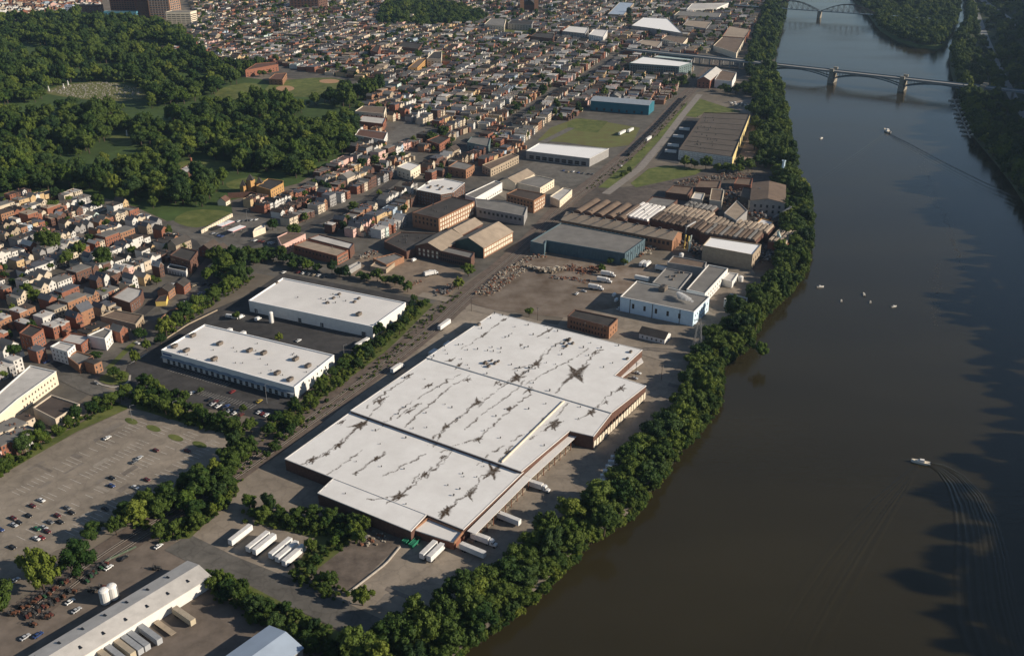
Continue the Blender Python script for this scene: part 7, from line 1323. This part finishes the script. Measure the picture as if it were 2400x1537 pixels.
# cemetery wood, town trees, far bank, island, hill: scattered by area
def scatter(px, spacing, r0, r1, label, group, clear=(), z=0.0, world=None, dens=1.0, noh=True, lots=True, wave=False):
    Z = GP(px) if world is None else world; lo, hi = Z.min(axis=0), Z.max(axis=0); g = np.stack(np.meshgrid(np.arange(lo[0], hi[0], spacing), np.arange(lo[1], hi[1], spacing), indexing='ij'), -1).reshape(-1, 2)
    g = g + NR.uniform(-.48, .48, g.shape) * spacing; g = g[inside(Z, g)]; g = g[NR.random(len(g)) < dens]
    if len(g) == 0: return
    if wave: g = g[(np.sin(g[:, 0] * .031 + 1.2 * np.sin(g[:, 1] * .017)) + np.sin(g[:, 1] * .027 + 1.1 * np.sin(g[:, 0] * .021)) + .6 * np.sin((g[:, 0] + g[:, 1]) * .063)) > -.85]
    ok = free(g, BLOCK)
    if lots: ok &= free(g, LOTS)
    for q in g[ok]: tree_at(q[0], q[1], r0 + (r1 - r0) * R.random() ** 1.3, label, group, z=z)
CEM = [(-350, 465), (-300, 130), (-200, 60), (0, 45), (150, 42), (240, 50), (330, 58), (420, 72), (470, 130), (560, 185), (590, 242), (660, 247), (740, 245), (800, 232), (830, 215), (900, 208), (862, 240), (835, 290), (820, 345), (790, 372), (700, 425), (620, 405), (560, 405), (535, 440), (520, 470), (430, 520), (385, 508), (330, 480), (190, 448), (60, 448), (0, 455)]
scatter(CEM, 11.0, 3.6, 10.5, 'leafy tree of the dense cemetery wood', 'trees of the cemetery wood', dens=.84, wave=True)
scatter([(600, 330), (700, 300), (835, 300), (825, 350), (700, 425), (640, 405), (560, 400)], 10.5, 4.5, 9.5, 'leafy tree of the dense cemetery wood', 'trees of the cemetery wood', dens=.8)
scatter([(470, 150), (620, 150), (640, 180), (560, 185)], 10, 4, 6, 'tree of the belt above the meadow', 'trees above the meadow', dens=.6)
scatter(T1, 15, 2.5, 4.5, 'small yard tree among the near house rows', 'yard trees among the near house rows', dens=.32)
scatter(T2, 14, 2.5, 5.0, 'small tree between the houses of the middle town', 'small trees of the middle town', dens=.26)
scatter(T3, 14, 2.5, 5.5, 'small tree between the houses of the far town', 'small trees of the far town', dens=.42)
scatter([(880, 60), (900, 20), (960, 5), (1080, 20), (1140, 45), (1120, 60), (1000, 65)], 11, 5, 8, 'tree of the far park in the town', 'trees of the far park', dens=.95)
scatter([(455, -45), (480, -5), (900, -5), (1000, -45)], 16, 4, 7, 'tree at the far edge of town', 'trees at the far edge of town', dens=.4)
scatter(isl_px, 9.5, 4.5, 8, 'tree of the wooded island', 'trees of the wooded island', world=grow(isl, -4), z=-2, dens=.95)
hb = []
BLK2 = BLOCK + LOTS
for k in range(3600):                                   # shore strip and bluff across the river
    i = R.randrange(0, nr - 2); kk = R.choices(range(1, 9), [3, 5, 3, 2.2, 2.2, 2.2, 3, 3.5])[0]; u, v_ = R.random(), R.random()
    a, b, c, d = HILL[kk, i], HILL[kk, i + 1], HILL[kk + 1, i], HILL[kk + 1, i + 1]; q = (a * (1 - u) + b * u) * (1 - v_) + (c * (1 - u) + d * u) * v_
    if q[1] > 3600 or q[1] < -150: continue
    hb.append(q)
for k in range(6500):
    i = R.randrange(0, nr - 2)
    if not (800 < HILL[1, i, 1] < 3000): continue
    kk = R.choices(range(1, 8), [3.5, 7, 3, 2, 2, 2, 2])[0]; u, v_ = R.random(), R.random()
    a, b, c, d = HILL[kk, i], HILL[kk, i + 1], HILL[kk + 1, i], HILL[kk + 1, i + 1]; hb.append((a * (1 - u) + b * u) * (1 - v_) + (c * (1 - u) + d * u) * v_)
hb = np.array(hb); ok = free(hb[:, :2], BLK2)
for q in hb[ok]: tree_at(q[0], q[1], R.uniform(4.5, 8), 'tree of the shaded far shore', 'trees of the far shore', z=float(q[2]) - .5)
for i in range(0, nr - 2):                              # an unbroken fringe along the far water's edge
    for u in (.1, .26, .42, .58, .74, .9):
        a, b = HILL[1, i], HILL[1, i + 1]; q = a * (1 - u) + b * u
        if -100 < q[1] < 3300: tree_at(q[0] + (R.uniform(-5, 5) if q[1] < 1480 else R.uniform(2, 8)), q[1], R.uniform(4.0, 7) if q[1] < 1480 else R.uniform(2.5, 4.5), 'tree fringing the far shore', 'trees of the far shore', z=-3.0)
# the largest 300 in view stand singly; the rest are one mass
def vis_tree(t):
    zc = t[1] * math.cos(PITCH) + (CAM_H - t[2]) * math.sin(PITCH)
    if zc < 50: return False
    yv = (t[1] * math.sin(PITCH) - (CAM_H - t[2] - t[3]) * math.cos(PITCH)) / zc
    return abs(t[0] / zc) < 1200 / FOC + .012 and -770 / FOC - .02 < yv < 770 / FOC + .02
cand = [i for i, t in enumerate(TREES) if t[5] and vis_tree(t)]
cand.sort(key=lambda i: -(TREES[i][3] * px_scale(TREES[i][0], TREES[i][1]) * (3 if TREES[i][6] is None else 1)))
one = set(cand[:300]); rest = []
by = {}
for i in one: by.setdefault(TREES[i][5], []).append(i)
for lab, L_ in by.items():
    if lab.startswith('riverside') and len(L_) > 1:
        for k, i in enumerate(sorted(L_, key=lambda i: TREES[i][1])): TREES[i][5] = f'{lab}, {ORD[k]} from the bottom'
    elif 1 < len(L_) <= 30 and len(lab.split()) <= 12:
        for k, i in enumerate(sorted(L_, key=lambda i: TREES[i][0] / TREES[i][1])): TREES[i][5] = f'{lab}, {ORD[k]} from the left'
for i, (x, y, z, r, k, lab, grp) in enumerate(TREES):
    if i in one:
        t = thing('tree' if r > 3.2 else 'shrub', lab, 'tree' if r > 3.2 else 'shrub', (x, y, z), R.uniform(0, 6.28), grp); t.scale = (r * R.uniform(.85, 1.2), r * R.uniform(.85, 1.2), r * R.uniform(.85, 1.1) * (.88 if lab.startswith('riverside') else 1))
        link('crown', CROWNS[k], t); link('trunk', TRUNKS[i % 3], t)
    else: rest.append((x, y, z, r, k))
rest = np.array(rest); print('trees', len(TREES), 'mass', len(rest))
protos = bpy.data.collections.new('tree_forms')
for k, cdat in enumerate(CROWNS):
    bmj = bmesh.new(); bmj.from_mesh(cdat); nf = len(bmj.faces); bmj.from_mesh(TRUNKS[k % 3]); bmj.faces.ensure_lookup_table()
    for f_ in bmj.faces[nf:]: f_.material_index = 1
    me = bpy.data.meshes.new('tree_form'); bmj.to_mesh(me); bmj.free(); me.materials.append(cdat.materials[0]); me.materials.append(bark)
    protos.objects.link(bpy.data.objects.new(f'tree_form_{k:02d}', me))
def mass(name, pts, label):
    me = bpy.data.meshes.new(name); me.from_pydata([tuple(map(float, p_[:3])) for p_ in pts], [], [])
    for nm, ty, val in (('trot', 'FLOAT', NR.uniform(0, 6.28, len(pts))),): a_ = me.attributes.new(nm, ty, 'POINT'); a_.data.foreach_set('value', val.astype(np.float32))
    a_ = me.attributes.new('tsize', 'FLOAT_VECTOR', 'POINT'); a_.data.foreach_set('vector', (pts[:, 3:4] * NR.uniform((.8, .8, .75), (1.25, 1.25, 1.3), (len(pts), 3))).astype(np.float32).ravel())
    a_ = me.attributes.new('tkind', 'INT', 'POINT'); a_.data.foreach_set('value', pts[:, 4].astype(np.int32))
    o = link(name, me); tag(o, label, kind='stuff')
    ng = bpy.data.node_groups.new(name, 'GeometryNodeTree'); ng.interface.new_socket('Geometry', in_out='INPUT', socket_type='NodeSocketGeometry'); ng.interface.new_socket('Geometry', in_out='OUTPUT', socket_type='NodeSocketGeometry')
    N, Lk = ng.nodes, ng.links; gi = N.new('NodeGroupInput'); go = N.new('NodeGroupOutput'); ip = N.new('GeometryNodeInstanceOnPoints'); ci = N.new('GeometryNodeCollectionInfo')
    ci.inputs['Collection'].default_value = protos; ci.inputs['Separate Children'].default_value = True; ci.inputs['Reset Children'].default_value = True
    def attr(nm, ty): a = N.new('GeometryNodeInputNamedAttribute'); a.data_type = ty; a.inputs['Name'].default_value = nm; return a.outputs['Attribute']
    Lk.new(gi.outputs[0], ip.inputs['Points']); Lk.new(ci.outputs[0], ip.inputs['Instance']); ip.inputs['Pick Instance'].default_value = True; Lk.new(attr('tkind', 'INT'), ip.inputs['Instance Index'])
    cx_ = N.new('ShaderNodeCombineXYZ'); Lk.new(attr('trot', 'FLOAT'), cx_.inputs['Z']); Lk.new(cx_.outputs[0], ip.inputs['Rotation']); Lk.new(attr('tsize', 'FLOAT_VECTOR'), ip.inputs['Scale']); Lk.new(ip.outputs[0], go.inputs[0])
    md = o.modifiers.new('scatter', 'NODES'); md.node_group = ng
mass('distant_woodland', rest, 'mass of trees in the cemetery wood, town and far shore')
# low scrub on verges and along the railway
sp = []
def scrub(px, n_, wd, r0=.6, r1=1.6):
    line = resample(GP(px), 2)
    for _ in range(n_):
        q = line[R.randrange(len(line))] + np.array([R.uniform(-wd, wd), R.uniform(-wd, wd)]); sp.append((q[0], q[1], -.4, R.uniform(r0, r1), R.choice([0, 1, 3, 5, 6, 6, 7])))
scrub([(985, 712), (905, 790), (800, 880), (700, 975), (640, 1020)], 420, 7); scrub([(1075, 690), (1000, 750), (920, 830), (850, 890)], 120, 4, .4, 1.0); scrub([(540, 1140), (500, 1195), (440, 1235), (390, 1258)], 260, 6)
scrub([(500, 1365), (620, 1440), (760, 1520), (840, 1560)], 380, 6); scrub([(600, 1205), (690, 1225), (830, 1250)], 220, 7, .5, 1.4); scrub([(830, 1262), (740, 1300), (705, 1345), (800, 1400)], 200, 5, .4, 1.2); scrub([(310, 930), (420, 975), (560, 1020)], 240, 5); scrub([(-30, 1130), (140, 1010), (270, 945)], 200, 4)
for _ in range(13000):
    i_ = R.randrange(1, len(bl) - 3)
    if not (200 < bl[i_][1] < 1500): continue
    d_ = bl[i_ + 1] - bl[i_]; n_ = np.array([-d_[1], d_[0]]) / np.linalg.norm(d_); of_ = 16.5 * R.random() ** 1.5 - .5; q = bl[i_] + d_ * R.random() + n_ * of_; sp.append((q[0], q[1], -5.2 if of_ < 1 else (-4.4 if of_ < 3 else (-2.6 if of_ < 5.5 else -.6)), R.uniform(1.0, 3.0), R.choice([0, 1, 3, 5, 6, 6])))
pass; scrub([(385, 785), (450, 740), (580, 655)], 180, 5); scrub([(575, 1065), (470, 1150), (330, 1220)], 260, 8); scrub([(1380, 445), (1470, 375), (1550, 300), (1600, 245)], 160, 5, .4, 1.0); scrub([(560, 1110), (760, 965), (1000, 785)], 120, 4, .4, .9)
sp = np.array(sp); okp = free(sp[:, :2], polyarr(FOOT)); mass('undergrowth', sp[okp], 'low scrub on banks, verges and along the railway')
# ------------------------------------------------------------------ cemetery stones
m_ = MB(); cl = GP([(110, 216), (160, 200), (250, 194), (325, 208), (340, 226), (270, 236), (180, 230)]); lo, hi = cl.min(axis=0), cl.max(axis=0)
for _ in range(700):
    q = np.array([R.uniform(lo[0], hi[0]), R.uniform(lo[1], hi[1])])
    if inside(cl, q)[0]: m_.obox(q, (1, 0), R.uniform(.8, 1.6), .5, 0, R.uniform(.8, 2.0))
tag(m_.build('headstones', [kerb_m]), 'rows of pale headstones on the dry cemetery lawn', kind='stuff')
for i, px in enumerate(((150, 208), (160, 200), (218, 256), (348, 312), (370, 316), (298, 318), (490, 320), (486, 350), (115, 214), (366, 300))):
    c = G(*px); h_ = R.uniform(5, 8); t = thing('obelisk', ['tall pale obelisk at the left of the dry lawn', 'taller pale obelisk behind the dry lawn', 'white obelisk below the dry lawn', 'left of two pale columns in the wood clearing', 'right of two pale columns in the wood clearing', 'small pale obelisk left of the columns', 'pale monument in the right of the wood', 'pale monument among dark trees at right', 'low white monument at the lawn corner', 'pale monument behind the columns'][i], 'monument', (*c, 0))
    MB().box(-1.0, 1.0, -1.0, 1.0, 0, 1.6).build('plinth', [white_wall], t); MB().add([(-.75, -.75, 1.6), (.75, -.75, 1.6), (.75, .75, 1.6), (-.75, .75, 1.6), (-.45, -.45, h_), (.45, -.45, h_), (.45, .45, h_), (-.45, .45, h_), (0, 0, h_ + 1)], [(0, 1, 5, 4), (1, 2, 6, 5), (2, 3, 7, 6), (3, 0, 4, 7), (4, 5, 8), (5, 6, 8), (6, 7, 8), (7, 4, 8)]).build('shaft', [white_wall], t)
# ------------------------------------------------------------------ steam over the plant
st_v, st_f = ico(3); sv = []; sf = []; o_ = 0
for c, r in (((1622, 708), .9), ((1614, 704), 1.6), ((1606, 702), 2.2), ((1598, 699), 2.4), ((1594, 694), 2.0), ((1590, 690), 1.5)):
    q = G(*c, 13.0); sv += [(q[0] + v[0] * r * 1.3, q[1] + v[1] * r, 13.2 + r * .5 + v[2] * r) for v in st_v * (1 + NR.normal(0, .08, (len(st_v), 1)))]; sf += [tuple(i + o_ for i in f_) for f_ in st_f]; o_ += len(st_v)
vm = bpy.data.materials.new('steam'); vm.use_nodes = True; nn_ = vm.node_tree.nodes; nn_.remove(nn_['Principled BSDF']); pv = nn_.new('ShaderNodeVolumePrincipled'); pv.inputs['Color'].default_value = (1, 1, 1, 1); pv.inputs['Density'].default_value = .9; vm.node_tree.links.new(pv.outputs[0], nn_['Material Output'].inputs['Volume'])
tag(link('steam_plume', mesh_data('steam_plume', sv, sf, vm)), 'white steam plume over the roof of the blue plant', kind='stuff')
# ------------------------------------------------------------------ air
HAZE = 3.0e-5
hz = MB().box(-FARX - 200, FARX + 200, -900, FARY + 200, -8, 330).build('haze', [bpy.data.materials.new('haze')]); tag(hz, 'thin evening haze over the valley', kind='stuff')
hm = hz.data.materials[0]; hm.use_nodes = True; nn_ = hm.node_tree.nodes; nn_.remove(nn_['Principled BSDF']); pv = nn_.new('ShaderNodeVolumePrincipled'); pv.inputs['Color'].default_value = (.50, .72, 1, 1); pv.inputs['Density'].default_value = HAZE; pv.inputs['Anisotropy'].default_value = .3
hm.node_tree.links.new(pv.outputs[0], nn_['Material Output'].inputs['Volume'])
